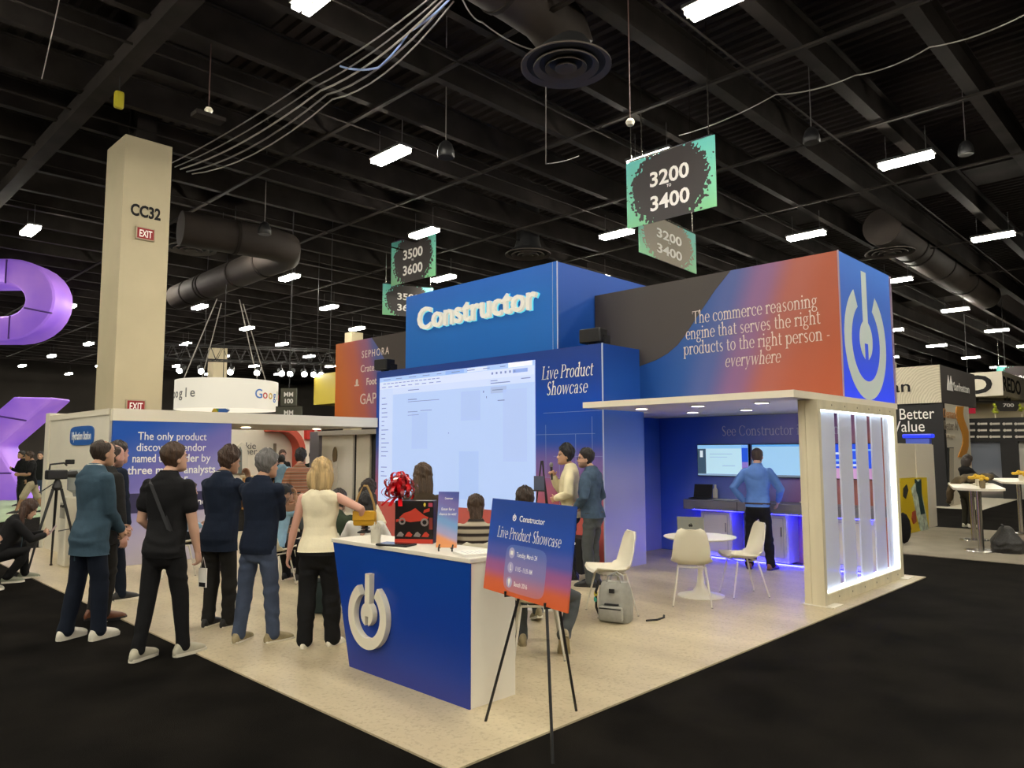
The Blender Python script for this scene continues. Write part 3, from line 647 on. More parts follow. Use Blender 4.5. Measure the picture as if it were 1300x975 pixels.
# white shell chairs and tulip tables
M_shell = mat('shell_plastic', '#e4ddc6', rough=.38); M_leg = mat('chair_leg_white', '#dcd6c4', rough=.4)
CH_G = 'white shell chairs'
def make_chair(label):
    t = thing('shell_chair', label, 'chair', group=CH_G)
    prof = [(.215, .432, .185), (.20, .447, .205), (.12, .440, .222), (.0, .430, .228), (-.10, .432, .225), (-.165, .452, .218), (-.20, .50, .212), (-.222, .57, .205), (-.245, .66, .192), (-.265, .75, .172), (-.278, .81, .145), (-.283, .835, .10)]
    P = []; n = 13
    for i, (x, z, w) in enumerate(prof):
        row = []
        for k in range(n):
            a = -1 + 2 * k / (n - 1); up = .045 * abs(a) ** 3 * (1 if i < 6 else .3); fw = .05 * abs(a) ** 2.5 * (0 if i < 5 else 1)
            row.append((x + fw, w * a, z + up - (.012 if i == 0 else 0) * abs(a)))
        P.append(row)
    b = MB(); b.grid(P); bm = bmesh.new()
    vs = [bm.verts.new(v) for v in b.v]; [bm.faces.new([vs[i] for i in f]) for f in b.f]
    bmesh.ops.recalc_face_normals(bm, faces=bm.faces); bmesh.ops.solidify(bm, geom=bm.faces[:], thickness=.012)
    me = bpy.data.meshes.new('shell'); bm.to_mesh(me); bm.free(); me.materials.append(M_shell); shade(me, .9); link(bpy.data.objects.new('shell', me), t)
    MB().tube([(.12, -.15, .412), (.12, .15, .412), (-.12, .14, .412), (-.12, -.14, .412), (.12, -.15, .412)], .010, 8).build('seat_frame', M_leg, t, smooth=True)
    for sx, sy in ((1, 1), (1, -1), (-1, 1), (-1, -1)):
        lg = MB().tube([(sx * .12, sy * .145, .412), (sx * .215 - .01, sy * .205, .006)], [.0115, .008], 8).build('leg', M_leg, t, smooth=True)
        MB().tube([(sx * .214 - .01, sy * .205, .008), (sx * .215 - .01, sy * .2055, 0)], .010, 8).build('glide', mat('grey_rubber', '#8c8a84', rough=.7), lg)
    return t
CH = make_chair('white shell chair with its back to the camera at the laptop table'); CH.location = (4.68, 1.34, FZ); CH.rotation_euler = (0, 0, R_(31))
def chair(x, y, yaw, label): return dup(CH, (x, y, FZ), R_(yaw), label)
chair(5.53, 1.17, 141, 'white shell chair turned to the laptop table, in front of the man in blue')
chair(3.66, 1.70, 146, 'empty white shell chair behind the grey backpack')
def tulip(c, label, r=.42, h=.685):
    t = thing('tulip_table', label, 'table', c)
    MB().lathe([(0, h - .022), (r - .03, h - .022), (r, h - .008), (r, h), (0, h)], n=40).build('tabletop', M_whitegloss, t, smooth=True)
    MB().lathe([(.27, 0), (.27, .008), (.20, .022), (.10, .05), (.05, .12), (.034, .25), (.032, .42), (.05, .58), (.11, h - .022), (0, h - .022)], n=32).build('pedestal', M_whitegloss, t, smooth=True)
tulip((5.14, 1.50, FZ), 'round white tulip table holding the silver laptop')
tulip((3.40, 2.42, FZ), 'round white tulip table behind the easel sign', r=.36)
laptop((5.15, 1.62, .698), R_(205), 'open silver laptop on the round white table', mat('laptop_grey', '#8f928e', rough=.35, metal=.6), scr('7f8aa0', .4), True)

# blue slogan wall and white hydration wall at the left wing
G_slog = grad('slogan_wall_print', [(0, '#c6beca'), (.15, '#bcb4cc'), (.38, '#9a95cd'), (.60, '#7a74bf'), (.80, '#4664b8'), (1, '#1c55b4')], (-.45, 0, 1.05, .08))
bw = thing('slogan_wall', 'blue to lavender wall with a white analyst slogan', 'wall panel', (1.9, 8.87, FZ))
sub(MB().box(.985, 2.80, 8.84, 8.90, FZ, 2.17), bw).build('panel', G_slog, bw)
XB = Matrix.Translation(-at0(bw)); yw = 8.837
for txt, x, z, w, bd in (('The only product', 1.86, 1.885, 1.05, .002), ('discovery vendor', 1.85, 1.715, 1.06, .002), ('named the', 1.545, 1.545, .55, .014), ('leader', 2.07, 1.545, .40, .014), ('by', 2.385, 1.545, .145, .002),
                         ('three major analysts', 1.88, 1.365, 1.34, .014), ('in 2025.', 1.90, 1.190, .50, .014)):
    sans('lettering', txt, .175, M_lwhite, bw, XB @ FACE_Y((x, yw, z)), bold=bd, width=w)
pn = sub(MB().box(1.25, 2.78, 8.832, 8.838, .78, 1.075), bw).build('dark_label', mat('dark_violet_print', '#332f55', rough=.5), bw)
sans('lettering', 'Gartner', .16, M_lwhite, pn, XB @ FACE_Y((2.22, 8.83, .86)), bold=.014, width=.52)
hw = thing('hydration_wall', 'white side wall of the booth with a blue hydration sign', 'wall panel', (1.0, 10.3, FZ))
M_hw = mat('off_white_wall', '#e2dcc9', rough=.6, var=.03, scale=2)
sub(MB().box(.955, 1.03, 8.92, 12.1, FZ, 2.35), hw).build('panel', M_hw, hw); sub(MB().box(.93, 1.2, 12.1, 12.35, FZ, 2.40), hw).build('end_post', M_hw, hw)
sub(MB().box(.94, .956, 8.92, 12.1, 2.26, 2.352), hw).build('fascia', M_can, hw)
ob = []
for k in range(24):
    a = 2 * math.pi * k / 24; ob.append((math.copysign(abs(math.cos(a)) ** .45, math.cos(a)) * .62, math.copysign(abs(math.sin(a)) ** .45, math.sin(a)) * .155))
b = MB(); b.M = Matrix.Translation(-at0(hw)) @ FACE_X((.955, 10.22, 1.965)); b.prism(ob, 0, .015); sg = b.build('sign_plate', mat('sign_blue', '#2c62b0', rough=.5), hw)
sans('lettering', 'Hydration Station', .19, M_lwhite, sg, Matrix.Translation(-at0(hw)) @ FACE_X((.938, 10.22, 1.90)), width=1.0, bold=.004)
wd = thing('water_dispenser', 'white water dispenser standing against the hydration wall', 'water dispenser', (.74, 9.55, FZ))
MB().box(-.18, .18, -.17, .17, 0, 1.02, bev=.02).build('body', M_whitegloss, wd); MB().box(-.185, .0, -.13, .13, .70, .93).build('recess', mat('recess_shade', '#a7a294', rough=.6), wd)  # grey patch stands for the shade inside the recess
MB().lathe([(.0, 1.02), (.05, 1.02), (.06, 1.07), (.135, 1.12), (.14, 1.38), (.11, 1.42), (0, 1.42)], n=20).build('bottle', mat('clear_pale_plastic', '#d5dcdc', rough=.15, trans=.6), wd, smooth=True)
for k in (-1, 1): MB().box(-.20, -.17, k * .05 - .012, k * .05 + .012, .86, .90).build('tap', M_blackm, wd)
cl = thing('water_cooler', 'second white water dispenser beside the blue slogan wall', 'water dispenser', (.80, 9.05, FZ))
MB().box(-.12, .14, -.10, .10, 0, 1.0, bev=.01).build('body', M_whitegloss, cl); MB().box(-.14, .14, -.11, .11, 1.0, 1.05).build('shelf', M_whitegloss, cl)
for k in range(3): MB().tube([(-.06 + .07 * k, 0, 1.05), (-.06 + .07 * k, 0, 1.32)], .028, 12).build('cup_tube', mat('clear_cup', '#ccd0cc', rough=.2, trans=.5), cl, smooth=True)
# inside of the left wing seen through the opening
iw = thing('partition_wall', 'white closet front with dark gaps under the deep canopy', 'wall panel', (6.4, 10.5, FZ))
for x0, x1, mm in ((408, 447.5, M_white), (452, 469, mat('warm_panel', '#cfc8b2', rough=.6))):
    ya, yb_ = on_x(x0, 600, 6.4).y, on_x(x1, 600, 6.4).y
    sub(MB().box(6.4, 6.45, yb_, ya, FZ, 2.07), iw).build('panel', mm, iw)
sub(MB().box(6.46, 6.6, 8.95, on_x(400, 600, 6.4).y, FZ, 2.16), iw).build('backing', M_blackm, iw)
ya = on_x(408, 600, 6.4).y
sub(MB().box(6.33, 6.46, ya + .02, ya + .42, FZ, 2.16), iw).build('grey_jamb', mat('jamb_grey', '#77747c', rough=.6), iw)
sub(MB().box(6.30, 6.5, 8.95, ya + .02, 2.07, 2.168), iw).build('lintel', mat('lintel_grey', '#b5afa6', rough=.6), iw)
hb = thing('hanging_garment', 'brown and cream garment hanging on the white closet front', 'garment', tuple(on_x(425, 585, 6.38)))
MB().ball((0, 0, .12), (.03, .10, .20), 12).build('collar', mat('brown_cloth', '#6b5a3e', rough=.9), hb, smooth=True); MB().ball((0, 0, -.30), (.03, .13, .36), 12).build('body', mat('cream_cloth', '#d8cfbd', rough=.9), hb, smooth=True)

# reception counter and what stands on it
rc = thing('reception_counter', 'blue fronted white reception counter with a raised white logo', 'counter', (.9, 1.4, FZ))
out = [(.615, FZ), (2.02, FZ), (2.29, .955), (.615, .955)]
b = MB(); b.M = basis((.69, 0, 0), (0, 1, 0), (0, 0, 1)); b.prism(out, 0, .42); sub(b, rc).build('body', M_white, rc)
b = MB(); b.M = basis((.678, 0, 0), (0, 1, 0), (0, 0, 1)); b.prism(out, 0, .012)
fp = sub(b, rc).build('front_panel', grad('counter_print', [(0, '#303c90'), (.25, '#163a98'), (.5, '#0f3a9a'), (1, '#10429c')], (0, 0, 1, 0), rough=.35), rc)
b = MB(); b.M = Matrix.Translation(-at0(rc)) @ FACE_X((.678, 1.725, .455)); logo(b, 0, 0, .25, .004, .05); b.build('logo', mat('logo_white', '#e9e2cc', rough=.45), fp)
sub(MB().box(.672, 1.125, .605, 2.31, .955, .985, bev=.004), rc).build('countertop', M_white, rc)
TZ = .985
hs = thing('handbag', 'mustard yellow handbag with tall strap on the far end of the reception counter', 'handbag', tuple(on_z(463, 676, TZ)), R_(40))
M_must = mat('mustard_leather', '#c9971c', rough=.5, bump=.15, bscale=60); M_tan = mat('tan_strap', '#a5834a', rough=.6)
MB().box(-.04, .04, -.10, .10, .06, .19, bev=.018).build('body', M_must, hs, smooth=True); MB().box(-.052, -.044, -.098, .098, .11, .19, bev=.004).build('flap', M_must, hs)
MB().tube([(0, -.09, .18), (0, -.08, .25), (0, -.05, .34), (0, -.015, .41), (0, .02, .41), (0, .055, .34), (0, .085, .25), (0, .092, .18)], .010, 8).build('strap', M_tan, hs, smooth=True)
b = MB(); b.box(-.06, .08, -.05, .05, 0, .012).box(.05, .065, -.012, .012, .012, .10).box(-.02, .06, -.03, .03, .03, .04); b.build('stand', M_black, hs)
cp = thing('pen_cup', 'clear cup full of white pens on the reception counter', 'cup', tuple(on_z(477, 689, TZ)))
MB().lathe([(.036, 0), (.042, .11), (.040, .11), (.034, .006), (0, .006)], n=20).build('cup', mat('clear_cup_2', '#e2dcc8', rough=.2), cp, smooth=True)
for k in range(14):
    a = k * 2.4; q = .027 * math.sqrt((k + .5) / 14)
    MB().tube([(q * math.cos(a), q * math.sin(a), .01), (1.35 * q * math.cos(a), 1.35 * q * math.sin(a), .135 + .012 * (k % 3))], .0042, 6).build('pen', M_whitegloss, cp)
gb = thing('gift_box', 'black and red boxed race car toy on the reception counter', 'box', tuple(on_z(528, 689, TZ)), R_(36))
bx = MB().box(-.06, .06, -.155, .155, 0, .33, bev=.003).build('box', mat('box_black', '#17110f', rough=.35), gb)
M_carred = mat('car_red', '#c23a26', rough=.45); M_cargrey = mat('car_grey', '#8d8480', rough=.5)
b = MB(); b.M = FACE_X((-.061, 0, 0)); b.box(-.154, .154, .002, .035, 0, .001); b.build('red_band', M_carred, bx)
b = MB(); b.M = FACE_X((-.0615, 0, 0))
b.prism([(-.12, .20), (-.08, .235), (-.03, .25), (.01, .275), (.04, .25), (.08, .22), (.115, .205), (.11, .19), (.05, .175), (-.03, .165), (-.10, .18)], 0, .001)
b.prism([(.075, .235), (.125, .25), (.125, .275), (.08, .26)], 0, .001); b.prism([(-.145, .165), (-.10, .175), (-.105, .192), (-.145, .185)], 0, .001); b.build('race_car_picture', M_carred, bx)
b = MB(); b.M = FACE_X((-.0622, 0, 0))
for x, z, q in ((-.095, .172, .027), (.085, .165, .031)):
    b = MB(); b.M = FACE_X((-.0622, 0, 0)); b.strip([(x + q * math.cos(k * .3142), z + q * math.sin(k * .3142)) for k in range(21)], [(x + .55 * q * math.cos(k * .3142), z + .55 * q * math.sin(k * .3142)) for k in range(21)], 0, .001)
    b.build('wheel_picture', M_cargrey, bx)
for k in range(4):
    b = MB(); b.M = FACE_X((-.0622, 0, 0)); x = -.11 + .068 * k; b.prism([(x - .03, .055), (x - .01, .085), (x + .005, .092), (x + .03, .07), (x + .02, .052)], 0, .001); b.build('small_picture', (M_cargrey, M_carred)[k % 2], bx)
b = MB(); b.M = FACE_X((-.0622, 0, 0)); b.box(.115, .148, .285, .315, 0, .001); b.build('corner_badge', mat('badge_pink', '#b9425c', rough=.5), bx)
b = MB(); b.M = FACE_X((-.0622, 0, 0)); b.ball((.085, .30, 0), (.010, .016, .001), 10); b.build('yellow_shield', mat('badge_yellow', '#d9c33c', rough=.5), bx)
b = MB(); b.M = FACE_X((-.0622, 0, 0)); b.box(.122, .15, .11, .20, 0, .001); b.build('side_picture', mat('dull_red', '#7d2a20', rough=.5), bx)
# the red bow: loops of shiny ribbon
bow = thing('gift_bow', 'large shiny red ribbon bow on top of the race car box', 'bow', tuple(Vector(gb.location) + Vector((-.05, .15, .335))))
M_rib = mat('red_ribbon', '#c3121c', rough=.22, spec=.8)
M_rib2 = mat('red_ribbon_dark', '#8f0a14', rough=.3, spec=.8)
for k in range(60):
    a = k * 2.399; el = R_(-25 + 112 * k / 60); L = .15 * (1 - .25 * (k % 3) / 2)
    d = Vector((math.cos(a) * math.cos(el), math.sin(a) * math.cos(el), math.sin(el))); s = d.cross(Vector((0, 0, 1))).normalized(); u = s.cross(d)
    pr = []
    for q in range(13):
        f = 2 * math.pi * q / 12; c = d * (L * .5 * (1 - math.cos(f))) + u * (.042 * math.sin(f)); pr.append((c - s * .014, c + s * .014))
    b = MB(); b.M = Matrix.Translation((0, 0, .075)); b.grid([[p[0] for p in pr], [p[1] for p in pr]]); o = b.build('ribbon_loop', (M_rib, M_rib2, M_rib)[k % 3], bow, fix=False)
for k in range(4):
    a = 2.6 + k * .5; b = MB(); d = Vector((math.cos(a), math.sin(a), 0)); s = Vector((-d.y, d.x, 0)) * .016
    b.grid([[tuple(d * (.03 + .035 * i) + Vector((0, 0, .02 - .004 * i * i)) + sg_ * s) for i in range(5)] for sg_ in (-1, 1)]); b.build('ribbon_tail', M_rib, bow, smooth=True, fix=False)
# small counter sign on its own little easel
ts = thing('counter_sign', 'small purple to orange sign standing on the reception counter', 'sign', tuple(on_z(568, 699, TZ)), R_(33))
M = Matrix.Translation((-.03, 0, .025)) @ Matrix.Rotation(R_(9), 4, 'Y')
b = MB(); b.M = M; b.box(-.004, .004, -.077, .077, 0, .40); bd = b.build('board', grad('counter_sign_print', [(0, '#f0a468'), (.12, '#eda06c'), (.25, '#a9a8cf'), (.45, '#7ba6d8'), (.62, '#7f86c6'), (.8, '#7a6fb4'), (1, '#4a56a4')], (0, -.15, 1, .08)), ts)
b = MB(); Mt = M @ FACE_X((-.0045, 0, 0))
sans('lettering', 'Constructor', .020, M_lwhite, bd, Mt @ Matrix.Translation((0.003, .345, 0)), bold=.02, width=.062, ext=.0003)
sans('lettering', 'Enter for a', .027, M_lwhite, bd, Mt @ Matrix.Translation((0, .265, 0)), bold=.01, width=.098, ext=.0003)
sans('lettering', 'chance to win!', .027, M_lwhite, bd, Mt @ Matrix.Translation((0, .230, 0)), bold=.01, width=.128, ext=.0003)
b = MB(); b.tube([(-.03, -.05, .045), (-.055, -.05, .025), (-.05, -.05, 0)], .006, 6).tube([(-.03, .05, .045), (-.055, .05, .025), (-.05, .05, 0)], .006, 6).tube([(.0, 0, .20), (.10, 0, .0)], .006, 6).tube([(-.03, -.05, .02), (.02, 0, .12), (-.03, .05, .02)], .005, 6)
b.build('stand', M_black, ts)
tb = thing('tablet', 'flat black tablet lying at the front edge of the reception counter', 'tablet', tuple(on_z(503, 692.5, TZ)), R_(20)); MB().box(-.075, .075, -.14, .14, 0, .016, bev=.006).build('body', M_black, tb); MB().box(-.066, .066, -.13, .13, .016, .017).build('glass', mat('dark_glass', (.01, .01, .012), rough=.1), tb)
paper('paper_sheet', (.93, .80, TZ), .21, .30, .5, 'white printed sheet lying behind the small counter sign'); paper('paper_stack', (.86, .74, TZ), .21, .28, 1.25, 'stack of flyers at the near end of the reception counter', z=.018)

# the easel sign in front
u = Vector((-.16, -.71, 0)).normalized(); nb = Vector((.71, -.16, 0)).normalized()
if nb.x < 0: nb = -nb
t_ = R_(7); up = (nb * math.sin(t_) + Vector((0, 0, 1)) * math.cos(t_)).normalized(); P0 = Vector((.613, .397, 0))
es = thing('easel_sign', 'blue to orange event sign standing on a black easel', 'sign', (P0.x, P0.y, .805))
Me = Matrix.Translation(-at0(es)) @ basis(P0 + up * .805 - nb * .012, u, up)
b = MB(); b.M = Me; b.box(-.15, .762, 0, .59, 0, .012); eb = b.build('board', grad('easel_sign_print', [(0, '#e0693a'), (.10, '#dd6a42'), (.28, '#a8649a'), (.42, '#5b62b6'), (.60, '#2c55b4'), (1, '#284c9f')], (0, 0, 1, 0)), es)
Mt = Me @ Matrix.Translation((.306, 0, .0125))
b = MB(); b.M = Mt; logo(b, -.165, .480, .020, 0, .001); b.build('logo', M_lwhite, eb)
sans('lettering', 'Constructor', .052, M_lwhite, eb, Mt @ Matrix.Translation((.03, .462, 0)), bold=.012, width=.275, ext=.0004)
serif('lettering', 'Live Product Showcase', .105, M_lwhite, eb, Mt @ Matrix.Translation((.0, .345, 0)), shear=.22, width=.70, d=.001)
b = MB(); b.M = Mt
rp = []
for k in range(24): a = 2 * math.pi * k / 24; rp.append((math.copysign(abs(math.cos(a)) ** .35, math.cos(a)) * .225, .17 + math.copysign(abs(math.sin(a)) ** .35, math.sin(a)) * .145))
b.prism(rp, 0, .0006); b.build('pale_card', grad('easel_card_print', [(0, '#cf8184'), (.5, '#8f86c0'), (1, '#5f78c4')], (0, 0, 1, 0)), eb)
b = MB(); b.M = Mt
for v in (.262, .172, .082): b.prism([(-.155 + .033 * math.cos(k * .314), v + .033 * math.sin(k * .314)) for k in range(20)], .0006, .001)
b.build('icon_disc', mat('icon_pale', '#b9b3d6', rough=.5), eb)
b = MB(); b.M = Mt
b.box(-.17, -.14, .25, .275, .001, .0014).box(-.158, -.152, .155, .19, .001, .0014).box(-.158, -.142, .155, .162, .001, .0014); b.prism([(-.170, .092), (-.155, .055), (-.140, .092), (-.147, .104), (-.163, .104)], .001, .0014); b.build('icon', M_lwhite, eb)
for txt, v, w in (('Tuesday, March 24', .245, .225), ('11:15 - 11:35 AM', .158, .18), ('Booth 2016', .066, .145)): sans('lettering', txt, .040, M_lwhite, eb, Mt @ Matrix.Translation((-.10, v, 0.0008)), bold=.004, width=w, align='LEFT', ext=.0003)
ea = thing('easel', 'thin black folding easel carrying the event sign', 'easel', (.62, .15, 0))
def ept(a, c, d=0.): return P0 + u * a + up * c + nb * d - at0(ea)
top = ept(.36, 1.28, .03)
for a0, foot in ((.0, Vector((.613, .397, 0))), (.73, Vector((.452, -.31, 0)))):
    MB().tube([foot - at0(ea), top + u * (-.02 if a0 < .3 else .02)], .009, 8).build('leg', M_black, ea)
MB().tube([Vector((1.153, .101, 0)) - at0(ea), top + nb * .03], .009, 8).build('leg', M_black, ea)
for a in (.13, .56):
    k = .80; MB().tube([ept(a, k, .02), ept(a, k, -.03), ept(a, k + .03, -.033)], .008, 8).build('hook', M_black, ea)
ez = thing('easel', 'black folding easel standing in front of the giant screen', 'easel', (5.25, 4.15, FZ))
for d in ((.0, .22), (.0, -.22), (.34, .0)): MB().tube([(d[0], d[1], 0), (.06, d[1] * .06, 1.55)], .011, 8).build('leg', M_black, ez)
MB().tube([(-.02, -.14, 1.12), (-.02, .14, 1.12)], .012, 8).build('ledge', M_black, ez); MB().box(-.01, .0, -.10, .10, 1.13, 1.33).build('board', mat('slate_board', '#4c5468', rough=.5), ez)

# grey backpack
bp = thing('backpack', 'light grey backpack with two top handles on the floor', 'backpack', (3.42, 1.46, FZ), R_(135 - 180 + 62))
M_bp = mat('grey_canvas', '#9d9c93', rough=.9, var=.08, scale=20, bump=.2, bscale=150); M_bpd = mat('dark_canvas', '#1c1c1e', rough=.8)
prof = [(.0, .105, .155), (.02, .118, .168), (.12, .12, .17), (.24, .112, .165), (.31, .095, .155), (.36, .07, .14), (.385, .05, .13)]
vs = []; fs = []; n = 28
for z, d, w in prof:
    for k in range(n):
        a = 2 * math.pi * k / n; vs.append((math.copysign(abs(math.cos(a)) ** .6, math.cos(a)) * d, math.copysign(abs(math.sin(a)) ** .6, math.sin(a)) * w, z))
for i in range(len(prof) - 1): fs += [(i * n + k, i * n + (k + 1) % n, (i + 1) * n + (k + 1) % n, (i + 1) * n + k) for k in range(n)]
fs += [tuple(range(n - 1, -1, -1)), tuple(range((len(prof) - 1) * n, len(prof) * n))]
MB().add(vs, fs).build('bag_body', M_bp, bp, smooth=True)
pk = MB().box(-.165, -.10, -.125, .125, .015, .165, bev=.03).build('front_pocket', M_bp, bp, smooth=True)
MB().box(-.168, -.150, -.11, .115, .135, .147, bev=.004).build('zipper', M_bpd, pk); MB().box(-.142, -.105, -.075, .07, .172, .186, bev=.006).build('piping', M_bpd, bp)
MB().box(-.118, -.10, -.025, .025, .285, .325).build('badge', M_bpd, bp)
for s in (-1, 1): MB().tube([(s * .045, -.075, .37), (s * .05, -.06, .44), (s * .05, 0, .47), (s * .05, .06, .44), (s * .045, .075, .37)], .009, 8).build('handle', M_bp, bp, smooth=True)
MB().tube([(-.03, .165, .36), (-.06, .185, .28), (-.03, .195, .12), (.03, .185, .03)], .013, 8).build('shoulder_strap', M_bpd, bp, smooth=True)
MB().ball((-.05, .19, .255), (.02, .02, .035), 10).build('keyring_charm', mat('charm_yellow', '#c9b93a', rough=.5), bp, smooth=True); MB().ball((-.05, .195, .20), (.018, .018, .03), 10).build('keyring_charm', mat('charm_teal', '#2d9a86', rough=.5), bp, smooth=True)
tag(MB().tube([(3.60, 1.22, .018), (3.70, 1.16, .020), (3.84, 1.17, .018), (3.92, 1.22, .018)], .011, 8).build('bag_strap', M_bpd), 'loose black strap end lying on the floor beside the grey backpack', 'strap')
nb_ = thing('name_badge', 'white name badge lying on the black carpet edge', 'badge', (-.13, 5.22, .0), .5); MB().box(-.10, .10, -.07, .07, 0, .004).build('card', M_paper, nb_); MB().box(-.04, .04, -.02, .02, .004, .005).build('print', mat('grey_print', '#9aa0b4'), nb_)
# ------------------------------------------------------------------ people
def V3(*a): return np.array(a, float)
def unit(v): v = np.asarray(v, float); return v / (np.linalg.norm(v) + 1e-9)
def rot(v, ax, a):
    ax = unit(ax); v = np.asarray(v, float); return v * math.cos(a) + np.cross(ax, v) * math.sin(a) + ax * np.dot(ax, v) * (1 - math.cos(a))
def ik(a, c, l1, l2, pole):
    d = c - a; L = np.linalg.norm(d); L2 = min(L, (l1 + l2) * .999); u = unit(d); c = a + u * L2
    x = (l1 * l1 - l2 * l2 + L2 * L2) / (2 * L2); h = math.sqrt(max(l1 * l1 - x * x, 0)); p = np.asarray(pole, float); p = unit(p - u * np.dot(p, u))
    return a + u * x + p * h, c
class Soup:
    """overlapping closed volumes that get fused into one continuous surface"""
    def __init__(s): s.v = []; s.f = []; s.n = 0
    def rings(s, rings, n=16, round_=True):
        """rings: (centre, half axis a, half axis b, squareness)"""
        R = list(rings)
        if round_:
            def cap(r0, r1):
                d = unit(r0[0] - r1[0]); q = min(np.linalg.norm(r0[1]), np.linalg.norm(r0[2]))
                return [(r0[0] + d * q * .45, r0[1] * .8, r0[2] * .8, r0[3]), (r0[0] + d * q * .72, r0[1] * .4, r0[2] * .4, r0[3])]
            a = cap(R[0], R[1]); b = cap(R[-1], R[-2]); R = [a[1], a[0]] + R + b
        th = np.arange(n) * 2 * math.pi / n; o = s.n
        for c, a, b, e in R:
            cs = np.sign(np.cos(th)) * np.abs(np.cos(th)) ** (2 / e); sn = np.sign(np.sin(th)) * np.abs(np.sin(th)) ** (2 / e)
            s.v.append(c + np.outer(cs, a) + np.outer(sn, b))
        m = len(R)
        for i in range(m - 1):
            for k in range(n): s.f.append((o + i * n + k, o + i * n + (k + 1) % n, o + (i + 1) * n + (k + 1) % n, o + (i + 1) * n + k))
        s.f.append(tuple(o + k for k in range(n - 1, -1, -1))); s.f.append(tuple(o + (m - 1) * n + k for k in range(n))); s.n += m * n
        return s
    def limb(s, pts, rad, n=12, flat=1.0, side=None):
        pts = [np.asarray(p, float) for p in pts]; R = []; prev = side
        for i, p in enumerate(pts):
            t = unit(pts[min(i + 1, len(pts) - 1)] - pts[max(i - 1, 0)])
            if prev is None: prev = np.cross(t, V3(0, 0, 1)) if abs(t[2]) < .9 else np.cross(t, V3(1, 0, 0))
            a = unit(prev - t * np.dot(prev, t)); prev = a; b = np.cross(t, a); R.append((p, a * rad[i], b * rad[i] * flat, 2.0))
        return s.rings(R, n)
    def ball(s, c, r, ax=None):
        ax = np.eye(3) if ax is None else ax; R = []
        for t in np.linspace(-.95, .95, 9): q = math.sqrt(1 - t * t); R.append((np.asarray(c) + ax[2] * r[2] * t, ax[0] * r[0] * q, ax[1] * r[1] * q, 2.0))
        return s.rings(R, 14, False)
    def mesh(s, voxel, smooth=2, wrinkle=None, decim=None):
        me = bpy.data.meshes.new('soup'); me.from_pydata(np.vstack(s.v).tolist(), [], s.f)
        o = bpy.data.objects.new('soup', me); COL.objects.link(o)
        m = o.modifiers.new('r', 'REMESH'); m.mode = 'VOXEL'; m.voxel_size = voxel; m.use_smooth_shade = True
        if smooth: q = o.modifiers.new('s', 'SMOOTH'); q.factor = .5; q.iterations = smooth
        if decim: q = o.modifiers.new('d', 'DECIMATE'); q.ratio = decim
        dg = bpy.context.evaluated_depsgraph_get(); out = bpy.data.meshes.new_from_object(o.evaluated_get(dg))
        bpy.data.objects.remove(o); bpy.data.meshes.remove(me)
        if wrinkle: fold(out, *wrinkle)
        out.polygons.foreach_set('use_smooth', [True] * len(out.polygons)); return out
def coords(me):
    a = np.empty(len(me.vertices) * 3, np.float32); me.vertices.foreach_get('co', a); return a.reshape(-1, 3).astype(float)
def normals(me):
    a = np.empty(len(me.vertices) * 3, np.float32); me.vertices.foreach_get('normal', a); return a.reshape(-1, 3).astype(float)
def fold(me, amp, fz=26., fx=14., seed=0.):
    c = coords(me); n = normals(me); x, y, z = c.T
    w = np.sin(fx * x + 3.1 * np.sin(7 * z + seed) + seed) + np.sin(fx * 1.1 * y + 2.7 * np.sin(6 * z + 2 * seed) - seed); d = np.sin(fz * z + 2.2 * w + 1.7 * np.sin(9 * (x + y) + seed))
    d = np.sign(d) * np.abs(d) ** 1.3; e = .5 + .5 * np.sin(5.3 * z + 4 * x - 3 * y + seed); c += n * (amp * d * e)[:, None]; me.vertices.foreach_set('co', c.astype(np.float32).ravel()); me.update()
# head outline by height: front, back, half width (in head heights)
HZ = np.array([-.02, .05, .12, .20, .30, .40, .50, .62, .75, .86, .94, .985, 1.0])
HF = np.array([.33, .42, .425, .42, .415, .41, .395, .425, .40, .31, .19, .08, .0])
HB = np.array([.12, -.04, -.14, -.22, -.30, -.37, -.42, -.455, -.45, -.39, -.28, -.16, -.06])
HWd = np.array([.09, .18, .235, .265, .29, .315, .33, .34, .335, .285, .20, .10, .03])
def head_pt(t, th, k=1.0):
    f = np.interp(t, HZ, HF); b = np.interp(t, HZ, HB); w = np.interp(t, HZ, HWd); c = (f + b) / 2; d = (f - b) / 2
    return np.stack([c + k * d * np.sign(np.cos(th)) * np.abs(np.cos(th)) ** .92, k * w * np.sign(np.sin(th)) * np.abs(np.sin(th)) ** .92, t + 0 * th], -1)
SKIN = {'fair': (.60, .36, .25), 'warm': (.52, .30, .19), 'tan': (.40, .22, .13), 'pink': (.62, .34, .26)}
def skin_mat(tone):
    k = 'skin_' + tone
    if k in _M: return _M[k]
    m, n, l, b = nm(k); a = n.new('ShaderNodeVertexColor'); a.layer_name = 'Col'; l.new(a.outputs[0], b.inputs['Base Color'])
    b.inputs['Roughness'].default_value = .5; b.inputs['Subsurface Weight'].default_value = .0; b.inputs['Specular IOR Level'].default_value = .35; _M[k] = m; return m
def hair_mat(name, c):
    return mat('hair_' + name, c, rough=.55, var=.45, scale=30, stretch=(1, 1, .12), bump=.7, bscale=110)
def cloth(name, c, var=.10, scale=14, rough=.9, bump=.25):
    return mat('cloth_' + name, c, rough=rough, var=var, scale=scale, bump=bump * .4, bscale=60, spec=.2)
